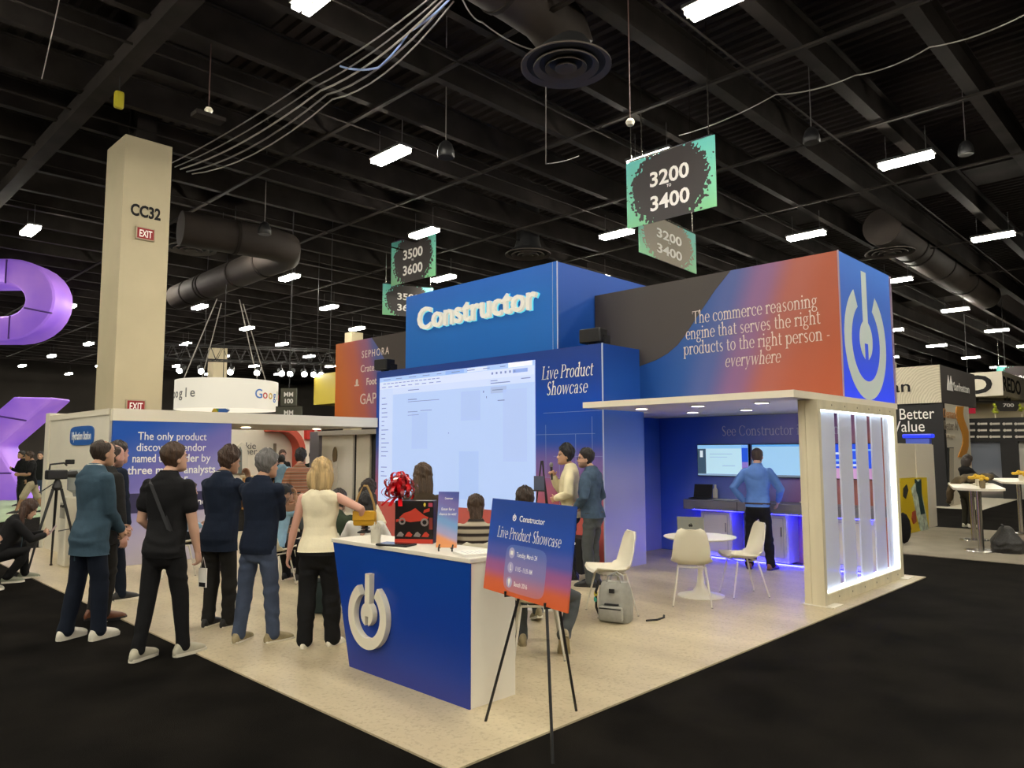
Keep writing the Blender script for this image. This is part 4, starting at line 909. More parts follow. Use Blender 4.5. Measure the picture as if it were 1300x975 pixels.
def striped(name, cols, scale, thr=None, axis='Z', dist=0.):
    if name in _M: return _M[name]
    m, n, l, b = nm(name); b.inputs['Roughness'].default_value = .9; tc = n.new('ShaderNodeTexCoord'); w = n.new('ShaderNodeTexWave'); w.bands_direction = axis; w.inputs['Scale'].default_value = scale; w.inputs['Distortion'].default_value = dist
    l.new(tc.outputs['Object'], w.inputs[0]); r = n.new('ShaderNodeValToRGB'); r.color_ramp.interpolation = 'CONSTANT'; e = r.color_ramp.elements
    while len(e) < len(cols): e.new(.5)
    for q, (p, c) in zip(e, cols): q.position = p; q.color = (*srgb(c), 1)
    l.new(w.outputs['Fac'], r.inputs[0]); l.new(r.outputs[0], b.inputs['Base Color']); _M[name] = m; return m
TORSO = {'m': [(-.20, .074, .054, -.004), (-.08, .089, .064, -.006), (.06, .088, .062, -.002), (.22, .084, .058, .004), (.36, .084, .058, .006), (.52, .091, .062, .002), (.68, .101, .064, -.004), (.80, .106, .060, -.008), (.88, .098, .052, -.010), (.935, .074, .044, -.012), (.975, .052, .040, -.010), (1.02, .037, .036, -.006)],
         'f': [(-.20, .074, .058, -.006), (-.08, .100, .074, -.012), (.06, .097, .068, -.004), (.22, .082, .056, .004), (.36, .075, .052, .006), (.52, .080, .060, .008), (.68, .089, .064, .006), (.80, .094, .054, -.004), (.88, .086, .046, -.008), (.935, .064, .038, -.008), (.975, .044, .035, -.006), (1.02, .032, .031, -.004)]}

def person(label, x, y, yaw, H=1.75, sex='m', z=0., tone='fair', pelvis=None, neck=None, twist=0., head=(0, 0), hands=None, feet=None, elbow=None, knee=None, curl=(22, 22), palm=None,
           top='shirt', topm=None, sleeve=2.0, hem=-.10, fat=1.0, loose=1.0, bottom='trousers', botm=None, leg_end=1.0, shoe=None, sole=None, hair='short', hairm=None, vox=.0065, group=None, build=1.0, collar=None, wr=.005, face=None):
    root = thing('person', label, 'person', (x, y, z), R_(yaw), group)
    k = H; P = V3(*(pelvis if pelvis is not None else (0, 0, .525 * k))); N = V3(*(neck if neck is not None else (.015 * k, 0, .860 * k)))
    spine = unit(N - P); L = np.linalg.norm(N - P); tw = R_(twist)
    sideP = V3(0, 1, 0); sideN = V3(-math.sin(tw), math.cos(tw), 0)
    def tor(s):                                              # place, sideways and forward axes at height s of the trunk
        q = min(max(s, 0), 1); sd = unit(sideP * (1 - q) + sideN * q); sd = unit(sd - spine * np.dot(sd, spine)); fw = np.cross(sd, spine)
        if s < 0:
            dn = unit(spine * .35 + V3(0, 0, 1) * .65); return P + dn * (s * L), sd, fw
        return P + spine * (s * L) + fw * (.012 * k * math.sin(math.pi * q)), sd, fw
    tab = TORSO[sex]
    def trunk(sp, s0, s1, off, flare=0., fatk=1.0):
        R = []
        for s, w, d, xo in tab:
            if s < s0 - 1e-6 or s > s1 + 1e-6: continue
            c, sd, fw = tor(s); g = 1 + (fatk - 1) * math.exp(-((s - .25) / .3) ** 2); fl = flare * max(0, .25 - s)
            R.append((c + fw * (xo * k + (g - 1) * .03 * k), sd * (w * k * build * (1 + .5 * (g - 1)) + off + fl), fw * (d * k * g + off + fl), 2.5))
        sp.rings(R, 22)
    HH = .132 * k
    cN, sdN, fwN = tor(1.0)
    # head frame
    hy, hp = R_(head[0]), R_(head[1]); fz = V3(0, 0, 1); f0 = unit(V3(fwN[0], fwN[1], 0)); f1 = rot(f0, fz, hy); s1_ = np.cross(fz, f1); f2 = rot(f1, s1_, hp); u2 = np.cross(f2, s1_)
    O = N + spine * (.030 * k) + f0 * .012 * k + f2 * (.02 * k) - u2 * (.018 * k)     # chin level below the ear axis
    HM = np.stack([f2, s1_, u2])
    def hp_(p): return O + (np.asarray(p) * HH) @ HM
    # joints
    sh = {}; hipj = {}; arm = {}; leg = {}
    for sd_, sg in (('L', 1), ('R', -1)):
        c, sdv, fwv = tor(.85); sh[sd_] = c + sdv * sg * (.098 if sex == 'm' else .086) * k * build - fwv * .008 * k
        hipj[sd_] = P + V3(0, sg * .050 * k, -.01 * k)
        t = V3(*(hands or {}).get(sd_, (.03 * k, sg * .155 * k, .475 * k))); e = V3(*(elbow or {}).get(sd_, (-1, sg * .55, -.2)))
        arm[sd_] = (sh[sd_],) + ik(sh[sd_], t, .172 * k, .148 * k, e)
        fx, fy, fyaw, fp, fzz = (tuple((feet or {}).get(sd_, (0., sg * .055 * k, sg * 8, 0, 0))) + (0, 0, 0, 0, 0))[:5]
        a = V3(fx, fy, .052 * k + fzz); kn = V3(*(knee or {}).get(sd_, (1, sg * .12, 0)))
        leg[sd_] = (hipj[sd_],) + ik(hipj[sd_], a, .234 * k, .231 * k, kn) + (fyaw, fp)
    # ---- body
    B = Soup(); trunk(B, -.20, 1.02, -.012)
    B.limb([cN - spine * .05 * k, cN + spine * .02 * k, hp_((-.10, 0, .18)), hp_((-.08, 0, .45))], [.036 * k, .031 * k, .030 * k, .034 * k] if sex == 'm' else [.030 * k, .026 * k, .026 * k, .03 * k], 14)
    hr = []
    for t in HZ[:-1]:
        f, b_, w = [np.interp(t, HZ, q) for q in (HF, HB, HWd)]; hr.append((hp_(((f + b_) / 2, 0, t)), f2 * (f - b_) / 2 * HH, s1_ * w * HH, 2.15))
    B.rings(hr, 26, False)
    B.rings([(hp_((.40, 0, .56)), f2 * .02 * HH, s1_ * .035 * HH, 2), (hp_((.43, 0, .46)), f2 * .045 * HH, s1_ * .05 * HH, 2), (hp_((.46, 0, .38)), f2 * .075 * HH, s1_ * .075 * HH, 2), (hp_((.44, 0, .345)), f2 * .06 * HH, s1_ * .085 * HH, 2)], 12)
    B.ball(hp_((.405, 0, .235)), (.045 * HH, .10 * HH, .022 * HH), HM); B.ball(hp_((.40, 0, .19)), (.045 * HH, .085 * HH, .022 * HH), HM); B.ball(hp_((.37, 0, .06)), (.07 * HH, .09 * HH, .06 * HH), HM)
    for sg in (1, -1): B.ball(hp_((-.04, sg * .345, .43)), (.075 * HH, .03 * HH, .135 * HH), HM); B.ball(hp_((.40, sg * .15, .585)), (.03 * HH, .10 * HH, .03 * HH), HM)
    for sd_, sg in (('L', 1), ('R', -1)):
        a, e, w = arm[sd_]; q = .9 if sex == 'f' else 1.0; fd = unit(w - e)
        B.limb([a, a + (e - a) * .35, e, e + (w - e) * .3, w - (w - e) * .12, w + fd * .01], [.030 * k * q, .029 * k * q, .0235 * k * q, .0245 * k * q, .0165 * k * q, .015 * k * q], 14)
        pl = V3(*(palm or {}).get(sd_, (0, -sg, 0))); pl = unit(pl - fd * np.dot(pl, fd)); th = np.cross(fd, pl) * (-sg)
        if th[0] < 0 and not (palm or {}).get(sd_): th = -th
        s_ = k / 1.75 * (.92 if sex == 'f' else 1.0); cu = R_(curl[0 if sd_ == 'L' else 1])
        B.rings([(w, th * .024 * s_, pl * .017 * s_, 2.4), (w + fd * .03 * s_, th * .036 * s_, pl * .015 * s_, 2.6), (w + fd * .07 * s_, th * .041 * s_, pl * .0135 * s_, 2.8), (w + fd * .092 * s_, th * .039 * s_, pl * .011 * s_, 2.8)], 16)
        for i, (of, ln) in enumerate(((.032, .072), (.011, .080), (-.011, .074), (-.032, .058))):
            p = w + (fd * .088 + th * of) * s_; pts = [p]; d = unit(fd + th * of * 1.6)
            for j, fr in enumerate((.42, .33, .25)): d = rot(d, np.cross(fd, pl), cu * (.8 if j == 0 else 1.0) * (1 + .06 * i)); p = p + d * ln * fr * s_; pts.append(p)
            B.limb(pts, [.0092 * s_, .0086 * s_, .0078 * s_, .0066 * s_], 8)
        p = w + (fd * .022 + th * .026) * s_; d = unit(fd * .65 + th * .62 + pl * .35); q1 = p + d * .045 * s_; d2 = unit(d * .7 + fd * .4 + pl * .25 * (cu > .5)); B.limb([p, q1, q1 + d2 * .034 * s_], [.0125 * s_, .0105 * s_, .008 * s_], 9)
        h_, kn, an, fyaw, fp = leg[sd_]; bare = leg_end < .9 or bottom == 'shorts'; r = 1.0 if bare else .72
        B.limb([h_, h_ + (kn - h_) * .4, kn, kn + (an - kn) * .3, an], [.050 * k * r, .045 * k * r, .031 * k * r, .031 * k * r, .021 * k], 14)
    me = B.mesh(vox, 2); c = coords(me); sk = np.array(SKIN[tone]); col = np.tile(sk, (len(c), 1))
    lc = ((c - O) @ HM.T) / HH
    def paint(mask, rgb, f=1.0): col[mask] = col[mask] * (1 - f) + np.array(rgb) * f
    hd = (lc[:, 2] > -.1) & (np.abs(lc[:, 1]) < .5) & (lc[:, 2] < 1.1) & (np.abs(lc[:, 0]) < .7)
    paint(hd & (lc[:, 0] > .33) & (np.abs(lc[:, 1]) < .105) & (np.abs(lc[:, 2] - .213) < .035), sk * np.array([.85, .55, .55]))
    for sg in (1, -1):
        paint(hd & (lc[:, 0] > .28) & (((lc[:, 1] - sg * .15) / .07) ** 2 + ((lc[:, 2] - .505) / .03) ** 2 < 1), (.55, .5, .46)); paint(hd & (lc[:, 0] > .28) & (((lc[:, 1] - sg * .15) / .034) ** 2 + ((lc[:, 2] - .505) / .032) ** 2 < 1), (.03, .02, .015))
        hc = np.array(hairm) if hairm is not None else np.array((.03, .02, .015)); paint(hd & (lc[:, 0] > .24) & (((lc[:, 1] - sg * .155) / .10) ** 2 + ((lc[:, 2] - .60) / .022) ** 2 < 1), hc * .8)
    if face == 'beard': paint(hd & (lc[:, 0] > -.08) & (lc[:, 2] < .30) & ~((lc[:, 0] > .36) & (np.abs(lc[:, 2] - .213) < .03)), (.10, .06, .045), .62)
    at = me.color_attributes.new('Col', 'FLOAT_COLOR', 'POINT'); at.data.foreach_set('color', np.hstack([col, np.ones((len(c), 1))]).astype(np.float32).ravel())
    me.name = 'body'; me.materials.clear(); me.materials.append(skin_mat(tone)); link(bpy.data.objects.new('body', me), root)
    def part(name, me, m, par=None):
        me.name = name; me.materials.clear(); me.materials.append(m); return link(bpy.data.objects.new(name, me), par or root)
    cv = max(vox * 1.35, .009)
    # ---- lower garment
    if botm is not None:
        Q = Soup(); trunk(Q, -.20, .22, .006, fatk=fat)
        for sd_ in 'LR':
            h_, kn, an, fyaw, fp = leg[sd_]; dn = unit(an - kn); e = an + dn * .012 * k if leg_end >= 1 else (kn + (an - kn) * (leg_end - .5) * 2 if leg_end > .5 else h_ + (kn - h_) * leg_end * 2)
            lo = loose
            if leg_end >= .9: pts = [h_, h_ + (kn - h_) * .45, kn, kn + (an - kn) * .35, kn + (an - kn) * .75, e]; rad = [(.049 if sex == 'm' else .056) * k, .047 * k * (.6 + .4 * lo), .040 * k * (.5 + .5 * lo), .038 * k * lo, .033 * k * lo, .034 * k * lo]
            else: pts = [h_, h_ + (kn - h_) * .5, e]; rad = [.062 * k, .056 * k, .054 * k]
            Q.limb(pts, rad, 18)
        part('shorts' if leg_end < .9 else 'trousers', Q.mesh(cv, 3, (wr * 1.1, 30., 10., x * 3 + y)), botm)
    # ---- upper garment
    if topm is not None:
        Q = Soup(); j = top == 'jacket'; off = .020 if j else (.011 if sex == 'm' else .009)
        trunk(Q, -.20, .975, off, .03 if j else .015, fat)
        if hem < -.12:
            c_, sd, fw = tor(hem - .12); c0_ = tor(-.05); wj = (.090 if sex == 'm' else .098) * k * build
            Q.rings([(c0_[0], c0_[1] * (wj + off), c0_[2] * (.064 * k * (1 + (fat - 1) * .5) + off), 2.5), (c_, c0_[1] * (wj + off + (.012 if j else .004)), c0_[2] * (.064 * k + off + (.008 if j else .0)), 2.6)], 22)
        if sleeve > 0:
            for sd_ in 'LR':
                a, e, w = arm[sd_]; ex = .006 if j else .003
                if sleeve <= 1: pts = [a - unit(e - a) * .01, a + (e - a) * .3, a + (e - a) * sleeve]; rad = [.036 * k, .038 * k, .040 * k]
                else: pts = [a - unit(e - a) * .01, a + (e - a) * .4, e, e + (w - e) * .45, e + (w - e) * (sleeve - 1) * .97]; rad = [.035 * k + ex, .037 * k + ex, .033 * k + ex, .029 * k + ex, .0235 * k + ex]
                if sex == 'f': rad = [r * .9 for r in rad]
                Q.limb(pts, rad, 16)
        gm = Q.mesh(cv, 3, (wr, 24., 12., x * 5 + y)); c = coords(gm); hp0, _s, _f = tor(hem); dn = unit(spine * .35 + V3(0, 0, 1) * .65) if hem < 0 else spine
        dist = np.full(len(c), 9.)
        for sd_ in 'LR':
            for p, q in ((arm[sd_][0], arm[sd_][1]), (arm[sd_][1], arm[sd_][2])):
                v = q - p; tt = np.clip(((c - p) @ v) / (v @ v), 0, 1); dist = np.minimum(dist, np.linalg.norm(c - (p + tt[:, None] * v), axis=1))
        h_ = (c - hp0) @ dn; mk = (h_ < 0) & ((dist > .045 * k) | (sleeve == 0)); c[mk] -= np.outer(h_[mk], dn); gm.vertices.foreach_set('co', c.astype(np.float32).ravel()); gm.update()
        part({'jacket': 'jacket', 'polo': 'polo_shirt', 'sleeveless': 'blouse'}.get(top, 'shirt'), gm, topm)
    if collar is not None:
        b = MB(); pr = []
        for q in range(25):
            a = 2 * math.pi * q / 24; r1 = (.043 if sex == 'm' else .037) * k; lift = .034 * k - .022 * k * max(0, math.cos(a)); c_ = cN - spine * .012 * k
            rim = c_ + (fwN * math.cos(a) + sdN * math.sin(a)) * (r1 * 1.22) - spine * (.012 * k + .03 * k * max(0, math.cos(a))); topp = c_ + (fwN * math.cos(a) + sdN * math.sin(a)) * r1 + spine * lift; pr.append((topp, rim + (fwN * math.cos(a) + sdN * math.sin(a)) * .006))
        b.grid([[tuple(p[0]) for p in pr], [tuple(p[1]) for p in pr]]); b.grid([[tuple(p[0]) for p in pr], [tuple(p[0] * .5 + p[1] * .5 - (p[0] - cN) * .08) for p in pr]]); b.build('collar', collar, root, smooth=True, fix=False)
    # ---- shoes
    if shoe is not None:
        for sd_ in 'LR':
            h_, kn, an, fyaw, fp = leg[sd_]; q = k / 1.75 * (.90 if sex == 'f' else 1.0); M = Matrix.Translation(Vector(an)) @ Matrix.Rotation(R_(fyaw), 4, 'Z') @ Matrix.Rotation(R_(fp), 4, 'Y') @ Matrix.Translation((0, 0, -.052 * k))
            Sx = Soup(); xs = [(-.072, .026, .044, .052), (-.058, .036, .066, .058), (-.02, .040, .080, .060), (.03, .044, .076, .056), (.08, .049, .060, .048), (.13, .052, .048, .042), (.175, .048, .038, .036), (.205, .032, .026, .030)]
            Sx.rings([(np.array((a_ * q, (.006 if sd_ == 'R' else -.006) * q * (a_ > .1), zc * q * .86)), V3(0, wd * q, 0), V3(0, 0, hh * q * .86), 2.4) for a_, wd, hh, zc in xs], 18)
            m1 = Sx.mesh(.008, 2); m1.transform(M); so = part('shoe', m1, shoe)
            pl = [(-.084, .0), (-.076, .028), (-.03, .040), (.03, .042), (.09, .052), (.14, .056), (.185, .050), (.216, .026), (.224, 0)]
            pl = pl + [(a_, -b_) for a_, b_ in pl[-2:0:-1]]; b = MB(); b.M = M; b.prism([(a_ * q, b_ * q) for a_, b_ in pl], 0, .027 * q); b.build('sole', sole or M_whitegloss, so)
            b = MB(); b.M = M
            for t_ in range(4): xa = (.045 + .022 * t_) * q; za = (.105 - .014 * t_) * q * .93; b.tube([(xa, -.022 * q, za - .006), (xa + .004, 0, za + .004), (xa, .022 * q, za - .006)], .0035, 5)
            b.build('laces', M_white if shoe is not M_white else M_whitegloss, so)
    # ---- hair
    if hairm is not None:
        hm = hair_mat(label[:24].replace(' ', '_'), hairm); Q = Soup(); n = 48; vs = []; T = np.concatenate([np.linspace(-.02, .86, 26), [.90, .94, .97, .99, 1.0]]); th = np.arange(n) * 2 * math.pi / n
        ang = np.degrees(np.abs(np.where(th > math.pi, th - 2 * math.pi, th)))
        th_ = {'short': (.045, .06), 'buzz': (.022, .024), 'thick': (.07, .12), 'bald': (.035, .018), 'long': (.085, .08), 'bob': (.11, .10), 'cap': (.05, .05), 'pony': (.04, .04), 'curly': (.07, .09)}[hair]
        line = np.interp(ang, [0, 35, 60, 80, 92, 104, 125, 180], {'bald': [1.2, 1.2, .86, .58, .50, .30, .16, .12], 'long': [.80, .78, .50, .30, .15, .02, -.02, -.02], 'bob': [.80, .78, .50, .30, .15, .02, -.02, -.02]}.get(hair, [.80, .80, .68, .50, .46, .30, .16, .12]))
        rows = []
        for t in T:
            p = head_pt(t + 0 * th, th); g = 1 / (1 + np.exp(-(t - line) / .018)); up_ = np.clip((t - .55) / .45, 0, 1); thk = th_[0] * (1 - up_) + th_[1] * up_
            if hair == 'bald' and t > .80: g = g * np.where(ang < 95, np.clip((.95 - t) / .06, 0, 1), 1.0)
            nz = 1 + .4 * np.sin(9 * th + 14 * t + x) * np.sin(5 * th - 9 * t + y); e = thk * g * nz - .03 * (1 - g); ctr = np.array([(np.interp(t, HZ, HF) + np.interp(t, HZ, HB)) / 2, 0, t]); d = p - ctr; d[:, 2] = .9 * max(0, t - .62); dn = d / (np.linalg.norm(d, axis=1, keepdims=True) + 1e-6)
            q = p + dn * e[:, None]; q[:, 2] += e * up_; rows.append(q)
        b = MB(); allv = O + (np.vstack(rows) * HH) @ HM; m_ = len(T); fs = [(i * n + j, i * n + (j + 1) % n, (i + 1) * n + (j + 1) % n, (i + 1) * n + j) for i in range(m_ - 1) for j in range(n)] + [tuple(range(n - 1, -1, -1)), tuple((m_ - 1) * n + j for j in range(n))]
        if hair in ('long', 'bob', 'pony'):
            Q.v.append(allv); Q.f += fs; Q.n += len(allv); dz = V3(0, 0, -1); hb = lambda p: hp_(p)
            ln = {'bob': .62, 'long': 1.25, 'pony': 1.15}[hair]; base = hp_((-.22, 0, .55)); R = []
            for i in range(7):
                f = i / 6; wd = {'bob': .55 + .03 * math.sin(3.14 * f) - .06 * f * f, 'long': .43 + .06 * math.sin(2.6 * f) - .06 * f, 'pony': .34 - .16 * f}[hair] * HH; dp = {'bob': .36 - .06 * f, 'long': .27 - .13 * f, 'pony': .22 - .10 * f}[hair] * HH
                c_ = base + dz * (f * ln * HH) - f1 * ((.02 + (.16 * min(1, 2 * f) if hair != 'bob' else .06 * f)) * HH); R.append((c_, f1 * dp, s1_ * wd, 2.3))
            Q.rings(R, 22); hmz = Q.mesh(max(vox, .007), 2)
            c2 = coords(hmz); nn = normals(hmz); lat = (c2 - O) @ s1_; fwd_ = (c2 - O) @ f1; gr = np.sin(lat * 260 + 3 * np.sin(c2[:, 2] * 9)) + np.sin(fwd_ * 240 + 2 * np.sin(c2[:, 2] * 11)) + .8 * np.sin((lat - fwd_) * 130); c2 += nn * (.0016 * gr)[:, None]; hmz.vertices.foreach_set('co', c2.astype(np.float32).ravel()); hmz.update(); part('hair', hmz, hm)
        else:
            if hair == 'cap':
                o = b.add([tuple(v) for v in allv], fs).build('hair', hm, root, smooth=True)
                b2 = MB(); rows2 = []
                for t in np.linspace(.60, 1.0, 10):
                    p = head_pt(t + 0 * th, th); ctr = np.array([(np.interp(t, HZ, HF) + np.interp(t, HZ, HB)) / 2, 0, t]); d = p - ctr; dn = d / (np.linalg.norm(d, axis=1, keepdims=True) + 1e-6); q = p + dn * .075; q[:, 2] += .06 * max(0, (t - .6) / .4) ** .7; rows2.append(O + (q * HH) @ HM)
                mm = len(rows2); b2.add([tuple(v) for v in np.vstack(rows2)], [(i * n + j, i * n + (j + 1) % n, (i + 1) * n + (j + 1) % n, (i + 1) * n + j) for i in range(mm - 1) for j in range(n)] + [tuple((mm - 1) * n + j for j in range(n))]); cp_ = b2.build('cap', M_blackm, root, smooth=True)
                b3 = MB(); b3.grid([[tuple(hp_((.40 + .33 * f * math.cos(a), .36 * math.sin(a) * (1 - .2 * f), .66 - .06 * f - .05 * abs(math.sin(a))))) for a in np.linspace(-1.2, 1.2, 11)] for f in (0, .5, 1)]); b3.build('cap_brim', M_blackm, cp_, smooth=True, fix=False)
            else: b.add([tuple(v) for v in allv], fs).build('hair', hm, root, smooth=True)
    return root, dict(arm=arm, leg=leg, hp=hp_, tor=tor, N=N, P=P, cN=cN, fw=fwN, sd=sdN, spine=spine, H=k, O=O, HH=HH, f2=f2, s1=s1_, u2=u2)
def lanyard(root, J, badge=True, m=None, front=True):
    k = J['H']; m = m or mat('lanyard_dark', '#20242c', rough=.7); c = J['cN']; fw, sd, up = J['fw'], J['sd'], J['spine']
    pts = [c + sd * .045 * k * math.sin(a) - fw * .040 * k * math.cos(a) + up * (.010 - .018 * (1 - math.cos(a)) * .5) * k for a in np.linspace(-2.2, 2.2, 15)]
    if front: pts = [J['tor'](.45)[0] + fw * .082 * k - sd * .01] + pts + [J['tor'](.45)[0] + fw * .082 * k + sd * .01]
    MB().tube([tuple(p) for p in pts], .0065, 6).build('lanyard', m, root, smooth=True)
def to_local(root, p):
    v = Vector(p) - Vector(root); return v
def loc(x, y, yaw, p, z=0.):
    """a world point in the person's own axes"""
    d = Matrix.Rotation(-R_(yaw), 3, 'Z') @ (Vector(p) - Vector((x, y, z))); return tuple(d)
DK = (.012, .012, .014)
C_black = cloth('black', (.010, .010, .011)); C_navy = cloth('navy', (.010, .016, .032)); C_char = cloth('charcoal', (.020, .019, .018)); C_dnavy = cloth('dark_navy', (.009, .013, .024))
C_teal = cloth('teal_blazer', (.042, .078, .110)); C_slate = cloth('slate_blue', (.060, .080, .13)); C_cream = cloth('cream', '#e9dfbf', var=.04); C_lblue = cloth('light_blue', '#8fb3c9'); C_white = cloth('white_shirt', '#dcdad2', var=.03)
C_blue = cloth('blue_shirt', '#5f86c8', var=.06); C_denim = cloth('denim', (.055, .088, .135), var=.2); C_grey = cloth('grey_trousers', (.070, .078, .080)); C_green = cloth('olive_top', (.035, .05, .03)); C_khaki = cloth('khaki', '#b3a78c'); C_ivory = cloth('ivory_jacket', '#e7dcb6', var=.05)
S_white = mat('shoe_white', '#ece6d4', rough=.5); S_black = mat('shoe_black', (.012, .012, .013), rough=.45); S_grey = mat('shoe_grey', '#bdb8a2', rough=.6); S_tan = mat('shoe_taupe', '#9a8d6c', rough=.7, var=.15, scale=20); S_brown = mat('shoe_brown', '#6b3f27', rough=.4); S_yel = mat('shoe_yellow_trim', '#b5b531', rough=.6)

# --- the five standing in a row with their backs to us
r1, J1 = person('balding man in teal blazer and white sneakers, standing on the black carpet', -.50, 4.52, 14, 1.80, tone='warm', head=(2, -2), hands={'L': (.27, .03, .99), 'R': (.25, -.06, .97)}, elbow={'L': (-1, .5, -.3), 'R': (-1, -.55, -.3)}, feet={'L': (-.10, .14, 16), 'R': (.06, -.10, 12)}, curl=(45, 45),
    palm={'L': (-.3, -1, 0), 'R': (-.3, 1, 0)}, top='jacket', topm=C_teal, hem=-.30, botm=C_dnavy, loose=1.12, shoe=S_white, hair='bald', hairm=(.030, .017, .010), collar=C_white)
MB().box(-.135, -.128, -.004, .004, .72, .95).build('jacket_vent', mat('teal_vent_shade', (.015, .04, .055), rough=.9), r1); lanyard(r1, J1)  # vent drawn as a dark strip standing for its shade
r2, J2 = person('man in black polo with a strap across his back, standing at the carpet edge', -.26, 3.38, 36, 1.75, tone='fair', head=(-28, -6), hands={'L': (.20, .12, .98), 'R': (.12, -.24, .80)}, elbow={'L': (-1, .75, -.1), 'R': (-1, -.5, 0)}, feet={'L': (-.10, .13, -4), 'R': (.10, -.14, -22)}, curl=(30, 38),
    top='polo', topm=C_black, sleeve=.62, hem=-.16, botm=C_black, loose=.95, shoe=S_grey, hair='short', hairm=(.055, .028, .013), collar=C_black)
b = MB(); pts = [(s, J2['tor'](s)) for s in np.linspace(.93, .22, 12)]; pr = []
for i, (s, (c, sd, fw)) in enumerate(pts):
    f = i / 11; lat = .085 - .17 * f; q = c - fw * (.082 + .008 * math.sin(3.1 * f) - .030 * (f < .09)) * 1.48 + sd * lat * 1.2; pr.append((q + sd * .022 + J2['spine'] * .010, q - sd * .022 - J2['spine'] * .010))
b.grid([[tuple(p[0]) for p in pr], [tuple(p[1]) for p in pr]]); b.grid([[tuple(p[0] + J2['fw'] * .03) for p in pr], [tuple(p[1] + J2['fw'] * .03) for p in pr]]); b.build('shoulder_strap', mat('strap_charcoal', '#2c2d30', rough=.7), r2, smooth=True, fix=False); lanyard(r2, J2)
r3, J3 = person('man in navy blazer with a hand raised to his chin', .52, 4.08, 26, 1.71, tone='tan', head=(-22, 8), hands={'L': (.26, .02, 1.16), 'R': (.29, -.10, 1.42)}, elbow={'L': (-.6, 1, -.6), 'R': (-.2, -.5, -1)}, feet={'L': (.0, .10, 6), 'R': (.04, -.10, -14)}, curl=(40, 50), palm={'L': (-1, 0, 0), 'R': (-1, .3, 0)},
    top='jacket', topm=C_navy, hem=-.27, botm=C_char, loose=1.1, shoe=S_black, hair='thick', hairm=(.040, .018, .008), collar=C_white); lanyard(r3, J3)
r4, J4 = person('grey haired man in navy sweater and slate trousers with crossed arms', .52, 3.27, 28, 1.68, tone='warm', head=(-20, 2), hands={'L': (.20, -.13, 1.17), 'R': (.23, .12, 1.15)}, elbow={'L': (-.05, 1, -.7), 'R': (-.05, -1, -.7)}, feet={'L': (-.04, .15, 6), 'R': (.05, -.14, -26)}, curl=(30, 30), palm={'L': (-1, 0, 0), 'R': (-1, 0, 0)},
    top='shirt', topm=C_navy, sleeve=1.9, hem=-.16, botm=C_slate, loose=1.06, shoe=S_tan, hair='curly', hairm=(.13, .125, .12), fat=1.04, collar=C_navy); lanyard(r4, J4)
hR = loc(.83, 2.76, 52, on_z(462, 668, 1.03))
r5, J5 = person('blonde woman in cream sleeveless blouse resting an arm on the reception counter', .83, 2.76, 52, 1.60, sex='f', tone='pink', head=(-8, -3), hands={'L': (.05, .27, .78), 'R': hR}, elbow={'L': (-.6, .6, 0), 'R': (-.5, -1, -.5)}, feet={'L': (-.04, .10, -6), 'R': (.0, -.13, -28)}, curl=(22, 30),
    top='sleeveless', topm=C_cream, sleeve=0, hem=-.02, botm=C_black, loose=1.30, fat=1.05, build=1.08, shoe=S_white, hair='bob', hairm=(.50, .35, .16))

w = J2['arm']['R'][2]; hb_ = thing('name_badge', 'white name badge dangling from the hand of the man in black polo', 'badge', tuple(Vector((-.26, 3.38, 0)) + Matrix.Rotation(R_(36), 3, 'Z') @ Vector((float(w[0]) + .03, float(w[1]) - .04, float(w[2]) - .12))), R_(20))
MB().box(-.004, .004, -.045, .045, -.19, -.03).build('card', M_paper, hb_); MB().box(-.006, -.004, -.035, .035, -.185, -.15).build('print', M_black, hb_); MB().tube([(0, -.03, -.03), (0, 0, .06), (0, .03, -.03)], .004, 6).build('strap', M_wcable, hb_)
# --- two men mostly hidden behind the first
person('man in dark suit and brown shoes, looking past the balding man in teal', -.17, 5.28, 14, 1.77, tone='pink', head=(0, 0), top='jacket', topm=C_char, hem=-.28, botm=C_char, shoe=S_brown, sole=S_black, hair='bald', hairm=(.05, .03, .02), vox=.009, collar=C_white, face='beard')
person('man in dark clothes and black sneakers, farthest of the three at the blue wall', .15, 6.15, 14, 1.80, tone='pink', head=(0, 0), feet={'L': (0, .1, 5), 'R': (.14, -.08, -6)}, top='jacket', topm=C_dnavy, hem=-.25, botm=C_dnavy, shoe=S_black, hair='short', hairm=(.03, .02, .015), vox=.009)

# --- presenters
r6, J6 = person('black haired presenter in ivory jacket holding a microphone', 4.92, 3.27, 128, 1.74, tone='warm', head=(12, -4), hands={'L': (.20, .14, 1.08), 'R': (.24, .02, 1.36)}, elbow={'L': (-.5, 1, -.5), 'R': (-.3, -.6, -1)}, curl=(30, 62), palm={'R': (0, 1, 0)}, top='jacket', topm=C_ivory, hem=-.14, botm=C_char, shoe=S_black, hair='thick', hairm=(.008, .007, .007), vox=.0075)
w = J6['arm']['R'][2]; e = J6['arm']['R'][1]; fd = unit(w - e); c = w + fd * .075 + V3(0, .02, 0)
mic = thing('microphone', 'black handheld microphone in the hand of the presenter in ivory', 'microphone', tuple(Vector((4.92, 3.27, 0)) + Matrix.Rotation(R_(128), 3, 'Z') @ Vector(tuple(c))), R_(128))
MB().tube([(-.005, 0, -.10), (0, 0, .07)], [.013, .017], 12).build('handle', M_black, mic, smooth=True); MB().ball((.002, 0, .10), (.027, .027, .034), 14).build('grille', mat('mic_grille', '#8f8f8c', rough=.4, metal=.6), mic, smooth=True)
